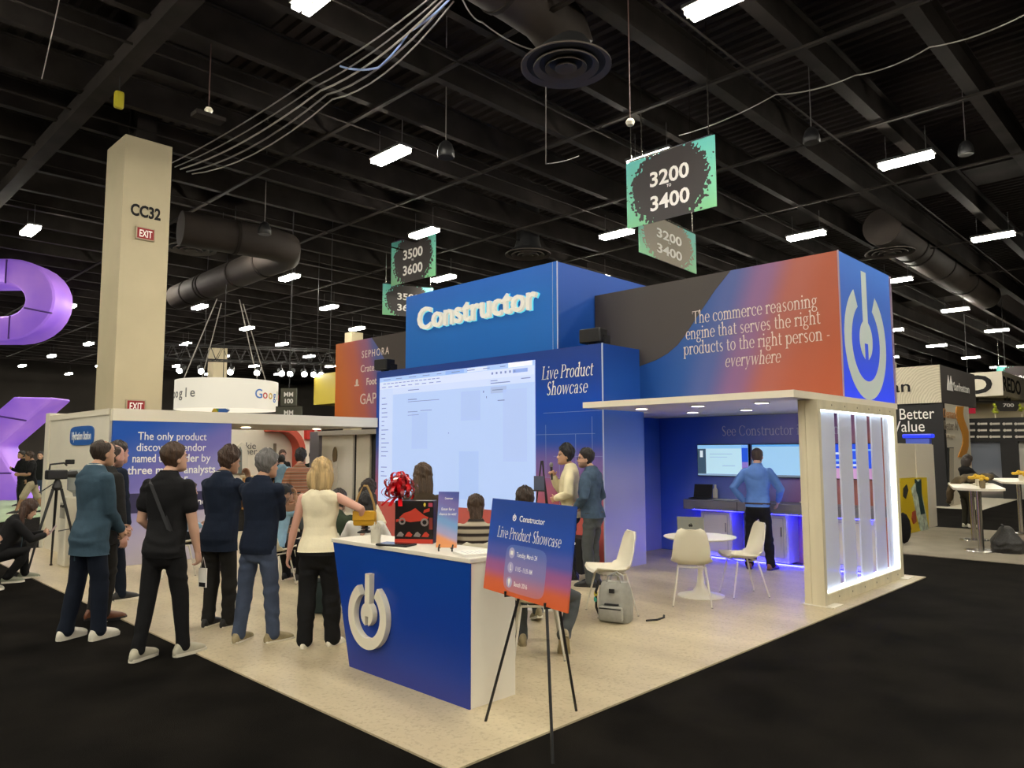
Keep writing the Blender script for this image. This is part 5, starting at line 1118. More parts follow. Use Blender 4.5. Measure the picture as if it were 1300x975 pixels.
r7, J7 = person('bearded man in denim jacket and grey trousers beside the presenter', 4.77, 2.80, 104, 1.71, tone='fair', head=(24, 0), hands={'L': (.16, .16, 1.0), 'R': (.18, -.14, 1.0)}, elbow={'L': (-.8, .8, 0), 'R': (-.8, -.8, 0)}, feet={'L': (0, .09, 8), 'R': (.02, -.11, -10)}, top='jacket', topm=C_denim, hem=-.06, botm=C_grey, loose=1.1, shoe=S_black, sole=S_black, hair='short', hairm=(.012, .008, .006), vox=.0075, collar=C_denim, face='beard', fat=1.06)
b = MB(); q = lambda p: tuple(J7['hp'](p))
for sg in (1, -1): b.tube([q((-.02, sg * .355, .53)), q((.40, sg * .30, .53))], .0035, 6); b.tube([q((.45, sg * .15 + .10 * math.cos(a), .50 + .075 * math.sin(a))) for a in np.linspace(0, 6.283, 14)], .0035, 6)
b.tube([q((.46, .06, .52)), q((.46, -.06, .52))], .003, 6); b.build('glasses', M_black, r7)
c0, sd0, fw0 = J7['tor'](.05); b = MB(); b.tube([tuple(c0 + sd0 * .155 * 1.08 * math.cos(a) + fw0 * .125 * math.sin(a)) for a in np.linspace(0, 6.283, 25)], .016, 6); b.build('belt', M_black, r7)

# --- man at the wall screens
hL = loc(7.43, 1.89, 14, (7.86, 1.30, .955)); r8, J8 = person('man in blue shirt facing the wall screens, one hand on his hip', 7.43, 1.89, 14, 1.71, z=FZ, tone='fair', head=(2, -2), hands={'L': (.02, .19, .95), 'R': (.22, -.24, .95)}, elbow={'L': (-.5, 1, -.1), 'R': (-.7, -1, -.1)}, feet={'L': (0, .14, 12), 'R': (.02, -.15, -12)}, curl=(48, 20), palm={'L': (.2, -1, .2)},
    top='shirt', topm=C_blue, sleeve=1.93, hem=-.02, botm=C_black, loose=1.12, fat=1.06, build=1.0, shoe=S_brown, sole=S_black, hair='buzz', hairm=(.055, .035, .022), vox=.0075, collar=C_blue)
c0, sd0, fw0 = J8['tor'](.06); b = MB(); b.tube([tuple(c0 + sd0 * .172 * math.cos(a) + fw0 * .127 * math.sin(a)) for a in np.linspace(0, 6.283, 25)], .014, 6); b.build('belt', mat('belt_brown', '#3a2418', rough=.5), r8)

# --- seated audience
def seated(label, x, y, yaw, hz, sex='m', hands=None, elbow=None, head=(0, 0), feet=None, lean=.04, chairlabel=None, vox=.009, **kw):
    """hz: height of the crown"""
    H = kw.pop('H', 1.70); sh = .47; nk = hz - .140 * H
    r = person(label, x, y, yaw, H, sex, FZ, pelvis=(-.04, 0, sh + .065), neck=(lean, 0, nk), head=head, hands=hands or {'L': (.30, .10, .66), 'R': (.30, -.10, .66)}, elbow=elbow or {'L': (-.5, .8, -.4), 'R': (-.5, -.8, -.4)},
               feet=feet or {'L': (.40, .12, 6), 'R': (.36, -.12, -6)}, knee={'L': (.6, .1, 1), 'R': (.6, -.1, 1)}, vox=vox, **kw)
    a = R_(yaw); chair(x - .03 * math.cos(a), y - .03 * math.sin(a), yaw, chairlabel); return r
r9, J9 = seated('seated man in black cap and light blue shirt, hand at his face', 1.98, 5.72, 24, 1.25, tone='tan', head=(-25, 2), hands={'L': (.28, .08, .66), 'R': (.32, -.06, 1.10)}, elbow={'L': (-.5, .8, -.4), 'R': (.2, -.5, -1)}, curl=(25, 45), palm={'R': (-1, .2, 0)}, topm=C_lblue, sleeve=.7, botm=C_black, shoe=S_black, hair='cap', hairm=(.012, .009, .008), face='beard', chairlabel='white shell chair under the seated man in black cap')
seated('dark haired seated person in grey, just past the man in black cap', 2.45, 6.45, 20, 1.205, tone='warm', topm=C_grey, botm=C_black, shoe=S_black, hair='short', hairm=(.012, .009, .008), chairlabel='white shell chair under the seated person in grey')
seated('seated woman with long brown hair, hands in her lap by the blue wall', 1.45, 7.42, -6, 1.25, 'f', tone='fair', head=(-10, 4), topm=C_lblue, sleeve=1.6, botm=C_black, shoe=S_black, hair='long', hairm=(.045, .022, .012), chairlabel='white shell chair under the long haired woman by the blue wall')
seated('seated person in olive top behind the arm of the blonde woman', 1.80, 4.05, 36, 1.245, tone='tan', topm=C_green, botm=C_black, shoe=S_black, hair='short', hairm=(.022, .014, .010), face='beard', chairlabel='white shell chair under the person in olive top')
seated('seated dark haired woman in cream top beyond the yellow handbag', 3.40, 5.85, 12, 1.25, 'f', tone='fair', topm=C_cream, botm=C_black, shoe=S_black, hair='bob', hairm=(.018, .010, .007), chairlabel='white shell chair under the woman in cream top')
seated('seated person with sleek black hair framed by the handbag strap', 1.66, 3.27, 45, 1.245, 'f', tone='fair', topm=C_white, botm=C_black, shoe=S_black, hair='long', hairm=(.010, .009, .010), chairlabel='white shell chair hidden behind the yellow handbag')
C_str = striped('striped_knit', [(0, '#2c2320'), (.32, '#8d8271'), (.62, '#b4a994')], 4.6)
seated('seated woman with clipped long brown hair and striped top', 2.22, 2.22, 50, 1.25, 'f', tone='fair', topm=C_str, botm=C_black, shoe=S_black, hair='pony', hairm=(.050, .025, .012), build=1.1, chairlabel='white shell chair under the woman in striped top')
seated('seated person with curly brown hair just above the easel sign', 2.74, 2.02, 62, 1.29, tone='fair', topm=C_char, botm=C_grey, shoe=S_tan, hair='curly', hairm=(.030, .017, .010), feet={'L': (.02, .14, 0, 24, .03), 'R': (.06, -.12, -6, 18, .02)}, chairlabel='white shell chair under the curly haired person')
seated('seated person behind the easel sign with one foot tucked under the chair', 2.00, 1.22, 46, 1.15, tone='fair', topm=C_char, botm=C_grey, shoe=S_tan, sole=S_tan, hair='short', hairm=(.03, .02, .015), feet={'L': (.28, .12, 6), 'R': (-.04, -.22, 0, 55, .07)}, chairlabel='white shell chair hidden behind the easel sign')
q = on_z(537, 592, 1.566); person('woman with long brown hair standing behind the race car box', q.x, q.y, 52, 1.56, sex='f', tone='fair', top='shirt', topm=cloth('brown_top', (.05, .035, .022)), botm=C_black, shoe=S_black, hair='long', hairm=(.060, .033, .015), vox=.0075)

# --- left edge: crouching pair, video camera
r10, J10 = person('crouching woman in black reading a phone at the left edge', -.30, 8.62, -4, 1.66, sex='f', tone='fair', pelvis=(-.16, 0, .36), neck=(.10, 0, .83), head=(-4, 26), hands={'L': (.40, .05, .60), 'R': (.40, -.05, .58)}, elbow={'L': (-.3, .8, -.5), 'R': (-.3, -.8, -.5)}, feet={'L': (.22, .12, 4), 'R': (.0, -.14, -6)}, knee={'L': (.7, .3, 1), 'R': (1, -.3, .5)}, curl=(55, 55), palm={'L': (.3, -1, .3), 'R': (.3, 1, .3)},
    top='jacket', topm=C_black, hem=-.10, botm=C_black, shoe=mat('shoe_olive', '#8e917c', rough=.6), hair='long', hairm=(.050, .022, .012), vox=.0075)
ph = thing('phone', 'pale phone held by the crouching woman', 'phone', tuple(Vector((-.30, 8.62, 0)) + Matrix.Rotation(R_(-4), 3, 'Z') @ Vector((.50, 0, .635))), R_(-4))
b = MB(); b.M = Matrix.Rotation(R_(35), 4, 'Y'); b.box(-.005, .005, -.036, .036, -.075, .075, bev=.004); b.build('body', mat('phone_pale', '#b9a0a0', rough=.3), ph)
bd = MB().box(.145, .150, -.045, .045, .28, .42).build('badge', M_paper, r10); MB().tube([(.12, 0, .70), (.16, .0, .55), (.148, 0, .42)], .004, 6).build('lanyard', mat('lanyard_teal', '#4a6a78'), r10)
person('crouching person in black cut off by the left picture edge', -.83, 8.05, 8, 1.72, tone='fair', pelvis=(-.22, 0, .34), neck=(.0, 0, .84), head=(0, 10), hands={'L': (.25, .12, .60), 'R': (.25, -.12, .60)}, feet={'L': (.12, .14, 4), 'R': (.16, -.12, 4)}, knee={'L': (.7, .3, 1), 'R': (.7, -.2, 1)}, topm=C_black, botm=C_black, shoe=S_grey, hair='short', hairm=(.03, .02, .01), vox=.010)
tx_, ty_ = .42, 9.35
tr = thing('camera_tripod', 'black video tripod standing on the booth edge behind the teal blazer', 'tripod', (tx_, ty_, 0))
for a in (200, 320, 80):
    a = R_(a); d = Vector((math.cos(a), math.sin(a), 0)); lg = MB().tube([tuple(d * .06 + Vector((0, 0, 1.16))), tuple(d * .22 + Vector((0, 0, .60))), tuple(d * .36 + Vector((0, 0, .02)))], [.022, .018, .013], 8).build('leg', M_black, tr)
    MB().tube([tuple(d * .36 + Vector((0, 0, .03))), tuple(d * .37)], .02, 8).build('foot', M_blackm, lg); MB().tube([tuple(d * .05 + Vector((0, 0, .55))), tuple(d * .23 + Vector((0, 0, .58)))], .008, 6).build('spreader', M_black, tr)
MB().lathe([(.05, 1.14), (.07, 1.18), (.05, 1.26), (.03, 1.30)], n=16).build('head', M_black, tr); MB().tube([(-.02, .0, 1.26), (-.25, -.12, 1.12)], .009, 8).build('pan_handle', M_black, tr)
vc = thing('video_camera', 'black video camera with a top handle on the tripod', 'video camera', (tx_, ty_, 1.30), R_(10))
MB().box(-.16, .12, -.06, .06, 0, .14, bev=.02).build('body', M_black, vc); MB().tube([(.12, 0, .07), (.26, 0, .07)], [.045, .055], 16).build('lens', M_black, vc); MB().tube([(-.12, 0, .13), (-.11, 0, .22), (.08, 0, .24), (.12, 0, .20)], .014, 8).build('handle', M_black, vc)
MB().box(.10, .22, -.025, .025, .22, .29, bev=.01).build('microphone', M_blackm, vc); MB().box(-.10, .0, .06, .14, .05, .12, bev=.005).build('viewfinder', M_blackm, vc)
# ------------------------------------------------------------------ the hall beyond the booth
def sign_panel_mat(base='#3a3535'):
    m, n, l, b = nm('numbered_sign_print'); b.inputs['Roughness'].default_value = .5
    tc = n.new('ShaderNodeTexCoord'); sp = n.new('ShaderNodeSeparateXYZ'); l.new(tc.outputs['UV'], sp.inputs[0])
    def math_(op, a, c=None, d=None):
        q = n.new('ShaderNodeMath'); q.operation = op
        for i, v in enumerate((a, c, d)):
            if v is None: continue
            if isinstance(v, (int, float)): q.inputs[i].default_value = v
            else: l.new(v, q.inputs[i])
        return q.outputs[0]
    u = math_('SUBTRACT', sp.outputs[0], .5); v = math_('SUBTRACT', sp.outputs[1], .5)
    d = math_('SQRT', math_('ADD', math_('MULTIPLY', math_('MULTIPLY', u, u), 1.0), math_('MULTIPLY', math_('MULTIPLY', v, v), .55)))
    no = n.new('ShaderNodeTexNoise'); no.inputs['Scale'].default_value = 16; no.inputs['Detail'].default_value = 1; mp = n.new('ShaderNodeMapping'); mp.inputs['Scale'].default_value = (1.5, 1, 1); mp.inputs['Rotation'].default_value = (0, 0, .6); l.new(tc.outputs['UV'], mp.inputs[0]); l.new(mp.outputs[0], no.inputs['Vector'])
    e = math_('ADD', math_('MULTIPLY', math_('SUBTRACT', d, .44), 3.2), math_('SUBTRACT', no.outputs['Fac'], .5)); k = math_('GREATER_THAN', e, .0)
    r = n.new('ShaderNodeValToRGB'); r.color_ramp.elements[0].color = (*srgb('#86cf96'), 1); r.color_ramp.elements[1].color = (*srgb('#6fd0c8'), 1); l.new(sp.outputs[1], r.inputs[0])
    mx = n.new('ShaderNodeMix'); mx.data_type = 'RGBA'; l.new(k, mx.inputs[0]); mx.inputs[6].default_value = (*srgb(base), 1); l.new(r.outputs[0], mx.inputs[7]); l.new(mx.outputs[2], b.inputs['Base Color']); return m
M_sign = sign_panel_mat(); M_sign_lit = sign_panel_mat('#938974'); M_num = mat('number_white', '#faf7f0', rough=.5)  # second sign's paler base has the light on it put into the colour
def number_sign(label, tl, tr, h, l1, l2, to='TO', m=None):
    """panel hung between two top corners"""
    tl, tr = Vector(tl), Vector(tr); w = (tr - tl).length; t = thing('numbered_sign', label, 'sign', tuple(tl))
    M = basis(Vector((0, 0, -h)), tr - tl, (0, 0, 1))
    me = bpy.data.meshes.new('panel'); V = [(0, 0, 0), (w, 0, 0), (w, h, 0), (0, h, 0), (0, 0, -.02), (w, 0, -.02), (w, h, -.02), (0, h, -.02)]
    me.from_pydata([tuple(M @ Vector(v)) for v in V], [], [(0, 1, 2, 3), (7, 6, 5, 4), (0, 4, 5, 1), (1, 5, 6, 2), (2, 6, 7, 3), (3, 7, 4, 0)]); uv = me.uv_layers.new(name='UVMap')
    for lp in me.loops: v = V[lp.vertex_index]; uv.data[lp.index].uv = (v[0] / w, v[1] / h)
    me.materials.append(m or M_sign); pn = link(bpy.data.objects.new('panel', me), t)
    for q, tt in ((.53, l1), (.17, l2)): sans('lettering', tt, h * .30, M_num, pn, M @ Matrix.Translation((w / 2, h * q, .004)), bold=.022, width=w * .44)
    if to: sans('lettering', to, h * .06, M_num, pn, M @ Matrix.Translation((w / 2, h * .46, .004)), bold=.01, width=w * .05)
    b = MB()
    for q in (.06, .94): p = (tr - tl) * q; b.tube([tuple(p), (p.x, p.y, 10.30 - tl.z)], .012, 6)
    b.tube([tuple((tr - tl) * .02 + Vector((0, 0, .02))), tuple((tr - tl) * .98 + Vector((0, 0, .02)))], .018, 6); b.build('hanger', M_chrome, t)
x_ = 9.1; a = on_x(795, 208, x_); c = on_x(907, 170, x_); h = a.z - on_x(795, 291, x_).z
number_sign('numbered sign 3200 to 3400 with teal edges, upper of the near pair', a, (c.x, c.y, a.z), h, '3200', '3400')
x_ = 9.3; a = on_x(811, 264, x_); c = on_z(883, 298, a.z); h = a.z - on_x(811, 320, x_).z
number_sign('numbered sign 3200 to 3400 paled by painted light, lower of the near pair', a, c, h, '3200', '3400', m=M_sign_lit)
x_ = 12.2; a = on_x(497, 309, x_); c = on_z(553, 292, a.z); h = a.z - on_x(497, 363, x_).z
number_sign('numbered sign 3500 to 3600, upper of the far pair', a, c, h, '3500', '3600')
x_ = 12.4; a = on_x(486, 360, x_); c = on_z(550, 366, a.z); h = a.z - on_x(486, 399, x_).z
number_sign('numbered sign 3500 half hidden by the company name box, lower of the far pair', a, c, h, '3500', '3600')
a = pt(1265, 465, 46); c = pt(1318, 463, 46); number_sign('numbered sign starting 320 at the right picture edge', a, (c.x, c.y, a.z), 2.2, '3200', '3400')

# giant inflatable letters, far left
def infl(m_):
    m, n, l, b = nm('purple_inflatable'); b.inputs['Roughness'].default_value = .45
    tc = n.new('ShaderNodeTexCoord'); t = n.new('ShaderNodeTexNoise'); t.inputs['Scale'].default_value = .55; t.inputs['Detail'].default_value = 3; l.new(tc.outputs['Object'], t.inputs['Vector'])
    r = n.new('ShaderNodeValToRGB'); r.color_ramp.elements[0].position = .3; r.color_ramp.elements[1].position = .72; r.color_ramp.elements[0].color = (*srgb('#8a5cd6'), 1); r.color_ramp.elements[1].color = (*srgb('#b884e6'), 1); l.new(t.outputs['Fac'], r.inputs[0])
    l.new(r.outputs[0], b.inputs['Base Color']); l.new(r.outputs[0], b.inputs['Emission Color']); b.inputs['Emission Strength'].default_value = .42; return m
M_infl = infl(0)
def big_letter(label, outline, hole, dep, c):
    k = dep / F_PX; C = pt(c[0], c[1], dep); t = thing('inflatable_letter', label, 'inflatable letter', tuple(C))
    R2 = Vector((_r.x, _r.y, 0)).normalized(); M = basis((0, 0, 0), R2, (0, 0, 1)); f = lambda p: ((p[0] - c[0]) * k, -(p[1] - c[1]) * k)
    bm = bmesh.new(); O_ = [f(p) for p in outline]
    if hole:
        H_ = [f(p) for p in hole]; n = len(O_)
        vo = [[bm.verts.new((x, y, z)) for x, y in O_] for z in (-.6, .6)]; vh = [[bm.verts.new((x, y, z)) for x, y in H_] for z in (-.6, .6)]
        for i in range(n):
            j = (i + 1) % n; bm.faces.new((vo[0][i], vo[0][j], vo[1][j], vo[1][i])); bm.faces.new((vh[0][j], vh[0][i], vh[1][i], vh[1][j])); bm.faces.new((vo[1][i], vo[1][j], vh[1][j], vh[1][i])); bm.faces.new((vo[0][j], vo[0][i], vh[0][i], vh[0][j]))
    else:
        n = len(O_); v0 = [bm.verts.new((x, y, -.6)) for x, y in O_]; v1 = [bm.verts.new((x, y, .6)) for x, y in O_]; bm.faces.new(v1); bm.faces.new(v0[::-1])
        for i in range(n): bm.faces.new((v0[i], v0[(i + 1) % n], v1[(i + 1) % n], v1[i]))
    bmesh.ops.recalc_face_normals(bm, faces=bm.faces)
    es_ = [e for e in bm.edges if len(e.link_faces) == 2 and e.calc_face_angle(0) > .9]; bmesh.ops.bevel(bm, geom=es_, offset=.16, segments=3, affect='EDGES', profile=.6)
    me = bpy.data.meshes.new('skin'); bm.to_mesh(me); bm.free(); me.transform(M); me.materials.append(M_infl); shade(me, .5); o = link(bpy.data.objects.new('skin', me), t); return t, M, f
bowl = [(-78, 332)] + [(22 + 60 * math.sin(a), 384 - 52 * math.cos(a)) for a in np.linspace(0, math.pi, 15)] + [(-78, 436), (-110, 436), (-110, 332)]
hole = [(-78, 366)] + [(18 + 26 * math.sin(a), 385 - 20 * math.cos(a)) for a in np.linspace(0, math.pi, 15)] + [(-78, 405), (-82, 405), (-82, 366)]
t, M, f = big_letter('giant purple inflatable letter bowl hanging at the upper left edge', bowl, hole, 26.8, (0, 384))
M_seam = mat('purple_seam', '#5f3a98', rough=.6)
def seam(t, M, f, segs):
    b = MB()
    for p, q in segs: b.tube([tuple(M @ Vector((*f(p), -.0)) + (M.to_3x3() @ Vector((0, 0, .605)))), tuple(M @ Vector((*f(q), 0)) + (M.to_3x3() @ Vector((0, 0, .605))))], .03, 5)
    b.build('seam', M_seam, t)
seam(t, M, f, [((20, 334), (20, 364)), ((45, 395), (80, 402)), ((28, 405), (28, 434))])
MB().tube([(0, 0, 1.5), (0, 0, 3.6)], .03, 6).build('hanging_cable', M_black, t)
t, M, f = big_letter('giant purple inflatable letter with slanted arms standing at the left edge', [(-62, 505), (-22, 505), (-22, 548), (26, 505), (78, 506), (10, 567), (62, 646), (8, 646), (-22, 600), (-22, 646), (-62, 646)], None, 26.8, (0, 575))
seam(t, M, f, [((-10, 560), (10, 567)), ((2, 528), (45, 535)), ((-20, 600), (30, 600))])

# ring sign, its glow standing in for spotlights, and the white booth under it
C = pt(288.5, 503, 24.5); rg = thing('ring_sign', 'large white ring shaped hanging sign with coloured lettering', 'sign', tuple(C)); R0 = 61.5 * 24.5 / F_PX; hh = 36 * 24.5 / F_PX / 2
MB().lathe([(R0, -hh), (R0, hh), (R0 - .05, hh), (R0 - .05, -hh), (R0, -hh)], n=72).build('ring', emat('ring_glow_white', '#f4ecd8', .68), rg, smooth=True)
fa = math.atan2(CAM.y - C.y, CAM.x - C.x)
def curve_text(txt, cols, ang0, parent, size):
    for i, ch in enumerate(txt):
        a = fa + ang0 + i * .165; M = Matrix.Translation((0, 0, -size * .3)) @ Matrix.Rotation(a, 4, 'Z') @ basis((R0 + .012, 0, 0), (0, 1, 0), (0, 0, 1)); sans('lettering', ch, size, mat('letter_' + cols[i], '#' + cols[i], rough=.5), parent, M, bold=.01, ext=.003)
GC = ('4c7fd0', 'd0564a', 'd9b23a', '4c7fd0', '5fa35c', 'd0564a')
curve_text('Google', GC, .62, rg, .42); curve_text('Google', ('77756f',) * 6, -1.50, rg, .42)
b = MB()
for k in range(4): a = fa + k * 1.57 + .6; b.tube([(R0 * .97 * math.cos(a), R0 * .97 * math.sin(a), hh), (.5 * math.cos(a), .5 * math.sin(a), 3.2)], .018, 5)
b.build('hanging_cable', M_wcable, rg)
yG = 19.0
def gy(px, py, y=yG): return on_y(px, py, y)
gx0, gx1 = gy(286, 560).x, gy(408, 560).x
M_gw = mat('bright_white_wall', '#f1ead9', rough=.6)
gw = thing('white_booth_wall', 'bright white wall of the far booth with a red arch', 'wall panel', (gx0, yG, 0)); G0 = Vector((gx0, yG, 0))
sub(MB().box(gx0 - 1.5, gx1, yG, yG + .2, 0, gy(340, 534).z), gw).build('panel', M_gw, gw)
def gpoly(name, pts, m, d=.06, parent=gw, y=yG):
    P = [gy(a, b_, y) for a, b_ in pts]; b = MB(); b.M = Matrix.Translation(-G0) @ basis((0, y, 0), (1, 0, 0), (0, 0, 1)); b.prism([(p.x, p.z) for p in P], 0, d); return b.build(name, m, parent)
arc_o = [(335, 541)] + [(350 + 28 * math.sin(a), 572 - 31 * math.cos(a)) for a in np.linspace(0, math.pi / 2, 9)] + [(377, 628)]
arc_i = [(335, 548)] + [(349 + 22 * math.sin(a), 573 - 25 * math.cos(a)) for a in np.linspace(0, math.pi / 2, 9)] + [(370, 628)]
P = [[(gy(*p).x, gy(*p).z) for p in L] for L in (arc_o, arc_i)]; b = MB(); b.M = Matrix.Translation(-G0) @ basis((0, yG, 0), (1, 0, 0), (0, 0, 1)); b.strip(P[0], P[1], 0, .5); b.build('red_arch', mat('arch_red', '#c8543f', rough=.5), gw)
gpoly('arched_niche', [(299, 601), (299, 575), (301, 566), (306, 562), (311, 566), (313, 575), (313, 601)], M_white, .10); gpoly('niche_glass', [(300.5, 601), (300.5, 572), (303, 567), (305, 572), (305, 601)], mat('niche_grey', '#77807c', rough=.3), .12)
sans('lettering', 'kie', .30, mat('grey_letters', '#6c6a66'), gw, Matrix.Translation(-G0) @ FACE_Y((gy(318, 570).x, yG - .02, gy(318, 570).z)), ext=.004); sans('lettering', 'ner', .30, mat('grey_letters', '#6c6a66'), gw, Matrix.Translation(-G0) @ FACE_Y((gy(318, 577).x, yG - .02, gy(318, 577).z)), ext=.004)
ys = gpoly('red_sign', [(386, 557), (386, 543), (388, 540), (401, 540), (404, 543), (404, 555), (402, 557.5), (388, 557.5)], mat('sign_red', '#c9342c', rough=.5), .15); gpoly('white_triangle', [(396, 544.5), (396, 553), (402, 548.7)], M_white, .17, ys)
gpoly('tall_screen', [(347, 585), (347, 563), (350, 563), (350, 585)], mat('dim_screen', '#7d6f5c', rough=.4), .05)
gk = thing('wooden_counter', 'orange wood counter in the far white booth', 'counter', tuple(gy(338, 640, 17.6)))
a, c = gy(322, 600, 17.4), gy(353, 600, 17.4); k0 = Vector(gk.location)
sub(MB().box(a.x, c.x, 17.4, 18.1, 0, gy(338, 604, 17.4).z - .06), gk).build('body', mat('orange_wood', '#d89a52', rough=.5, var=.1, scale=3, stretch=(.2, 1, 1)), gk); sub(MB().box(a.x - .05, c.x + .05, 17.35, 18.15, gy(338, 604, 17.4).z - .06, gy(338, 604, 17.4).z), gk).build('worktop', mat('pale_wood', '#e6cda0', rough=.5), gk)
tag(MB().box(gy(361, 600, 16.6).x, gy(369, 600, 16.6).x, 16.6, 16.9, 0, gy(365, 603, 16.6).z).build('plinth', emat('glowing_white', '#f6f0e4', .7)), 'glowing white plinth between the counter and the plaid shirt', 'plinth')
cs = thing('hexagon_sign', 'small colourful folded sign under the white ring', 'sign', tuple(pt(282, 521, 23.4)))
MB().tube([(0, 0, .15), (0, 0, 10.31 - cs.location.z)], .012, 5).build('hanging_cable', M_black, cs)
b = MB(); R2 = basis((0, 0, 0), Vector((_r.x, _r.y, 0)), (0, 0, 1)); kk = 23.4 / F_PX; b.M = R2
for pol, mm in (([(-13, -3), (-9, 5), (-4, -3)], 'd8b83a'), ([(-4, -3), (-9, 5), (-3, 7)], '5fa35c'), ([(-3, 7), (9, 0), (2, -6), (-4, -3)], '3a6fcb'), ([(-3, 7), (3, 7), (10, 0), (9, 0)], 'dfe6f2')):
    q = MB(); q.M = R2; q.prism([(x * kk, y * kk) for x, y in pol], -.05, .05); q.build('facet', mat('facet_' + mm, '#' + mm, rough=.5), cs)

# yellow sign box, small dark signs, far columns
ysb = thing('hanging_sign_box', 'yellow hanging sign box beside the orange roof header', 'sign', tuple(pt(418, 495, 23))); Y0 = Vector(ysb.location)
a = on_x(399, 476, 11.5); c = on_x(440, 471, 11.5); zb = on_x(399, 514, 11.5).z
sub(MB().box(11.5, 14.5, c.y, a.y, zb, a.z), ysb).build('box', mat('sign_yellow', '#d2bd44', rough=.5), ysb); sans('lettering', 'C', .62, M_blackm, ysb, Matrix.Translation(-Y0) @ FACE_X((11.49, on_x(431, 497, 11.5).y, zb + .22)), bold=.02)
MB().tube([(0, 0, a.z - Y0.z), (0, 0, 10.31 - Y0.z)], .012, 5).build('hanging_cable', M_black, ysb)
for px, py, w, hh_, txt, lab in ((367, 493, 20, 22, 'MM\n100', 'small dark sign, upper of two beside the white ring'), (367, 516, 33, 14, 'MM', 'small dark sign lettered MM just above the white canopy')):
    t = thing('small_sign', lab, 'sign', tuple(pt(px, py, 21.5))); k = 21.5 / F_PX; b = MB(); b.M = R2; b.box(-w / 2 * k, w / 2 * k, -hh_ * k, 0, -.03, .03); p = b.build('panel', mat('sign_dark_olive', '#4a4a3c', rough=.6), t)
    sans('lettering', txt.split('\n')[0], 8 * k, M_num, p, R2 @ Matrix.Translation((0, -10.5 * k, .035)), bold=.02)
    if '\n' in txt: sans('lettering', '100', 8 * k, M_num, p, R2 @ Matrix.Translation((0, -19 * k, .035)), bold=.02)
    MB().tube([(0, 0, 0), (0, 0, 10.31 - t.location.z)], .012, 5).build('hanging_cable', M_black, t)
def far_col(px0, px1, pytop, d, label):
    a = pt(px0, pytop, d); w = (px1 - px0) * d / F_PX * .72; o = MB().box(a.x, a.x + w, a.y, a.y + w, 0, a.z).build('column', M_colpaint); tag(o, label, 'column', kind='structure')
far_col(272, 296, 440, 40, 'far pale column rising behind the white ring'); far_col(447, 470, 421, 34, 'far pale column top above the orange roof header'); far_col(1134, 1151, 459, 58, 'far pale column top beside the logo panel')

# lighting truss with spotlights
tr = thing('lighting_truss', 'black box truss carrying bright spotlights above the white ring', 'truss', tuple(pt(215, 463, 25)))
T0 = Vector(tr.location); A_, B_ = pt(196, 456, 25.5), pt(436, 470, 27.5); B_.z = A_.z; up_ = Vector((0, 0, .5)); sd_ = (B_ - A_).cross(Vector((0, 0, 1))).normalized() * .5
for o_ in (Vector(), up_, sd_, up_ + sd_): MB().tube([tuple(A_ + o_ - T0), tuple(B_ + o_ - T0)], .028, 6).build('chord', M_black, tr)
b = MB(); n = 16
for i in range(n):
    p, q = A_.lerp(B_, i / n), A_.lerp(B_, (i + 1) / n)
    for u_, v_ in ((Vector(), up_), (sd_, up_ + sd_), (Vector(), sd_)): b.tube([tuple(p + u_ - T0), tuple(p.lerp(q, .5) + v_ - T0), tuple(q + u_ - T0)], .014, 5)
o = b.build('lattice', M_black, tr)
MB().tube([tuple(A_.lerp(B_, .25) + up_ - T0), tuple(A_.lerp(B_, .25) + Vector((0, 0, 10.31 - A_.z)) - T0)], .012, 5).build('hanging_cable', M_black, tr); MB().tube([tuple(A_.lerp(B_, .85) + up_ - T0), tuple(A_.lerp(B_, .85) + Vector((0, 0, 10.31 - A_.z)) - T0)], .012, 5).build('hanging_cable', M_black, tr)
M_beam = emat('spot_glow', (1, .97, .9), 30.0); spot0 = None
for px, py in ((252, 475), (289, 477), (323, 481), (353, 481), (366, 478), (383, 478), (396, 476), (228, 463), (405, 465)):
    f_ = (px - 196) / 240; p = A_.lerp(B_, f_); lp_ = Vector((p.x, p.y, p.z - .02))
    if spot0 is None:
        spot0 = thing('spotlight', 'black spotlight with bright lens clamped under the far truss', 'spotlight', tuple(lp_), fa + .2, group='spotlights on the far truss')
        b = MB(); b.tube([(0, 0, .06), (0, 0, -.18)], .025, 6); b.build('clamp', M_black, spot0); b = MB(); b.tube([(-.18, 0, -.20), (.10, 0, -.36)], [.10, .12], 14); b.build('can', M_black, spot0); MB().tube([(.10, 0, -.36), (.115, 0, -.368)], .10, 14).build('lens', M_beam, spot0)
    else: dup(spot0, tuple(lp_), fa + random.uniform(-.5, .5))

# ceiling clutter: cables, loudspeakers, cameras
def cable(label, pts, r, m, sag=.0, group=None):
    P = []
    pts = [Vector(p) for p in pts]
    for i in range(len(pts) - 1):
        for k in range(8): f_ = k / 8; q = pts[i].lerp(pts[i + 1], f_); q.z -= sag * 4 * f_ * (1 - f_); P.append(q)
    P.append(pts[-1]); o = Vector(pts[0]); ob = MB().tube([tuple(q - o) for q in P], r, 6).build('overhead_cable', m, smooth=True); ob.location = o; return tag(ob, label, 'cable', group)
M_bcable = mat('blue_cable', '#8fa6d8', rough=.5)
for k, (d0, d1, m_, sg_) in enumerate(((0, 0, M_cable, .12), (7, 5, M_wcable, .18), (-8, -8, M_cable, .08), (15, 10, M_cable, .25), (22, 16, M_wcable, .3))):
    cable('overhead cable in the bundle running from the white column towards the near ceiling', [on_z(222 + d0, 212 + d0 * .4, 8.5), on_z(400 + d0, 110 + d1, 8.5), on_z(560 + d1, -5 + d0 * .3, 8.5)], .014 + .004 * (k % 2), m_, sg_, 'bundled cables below the roof')
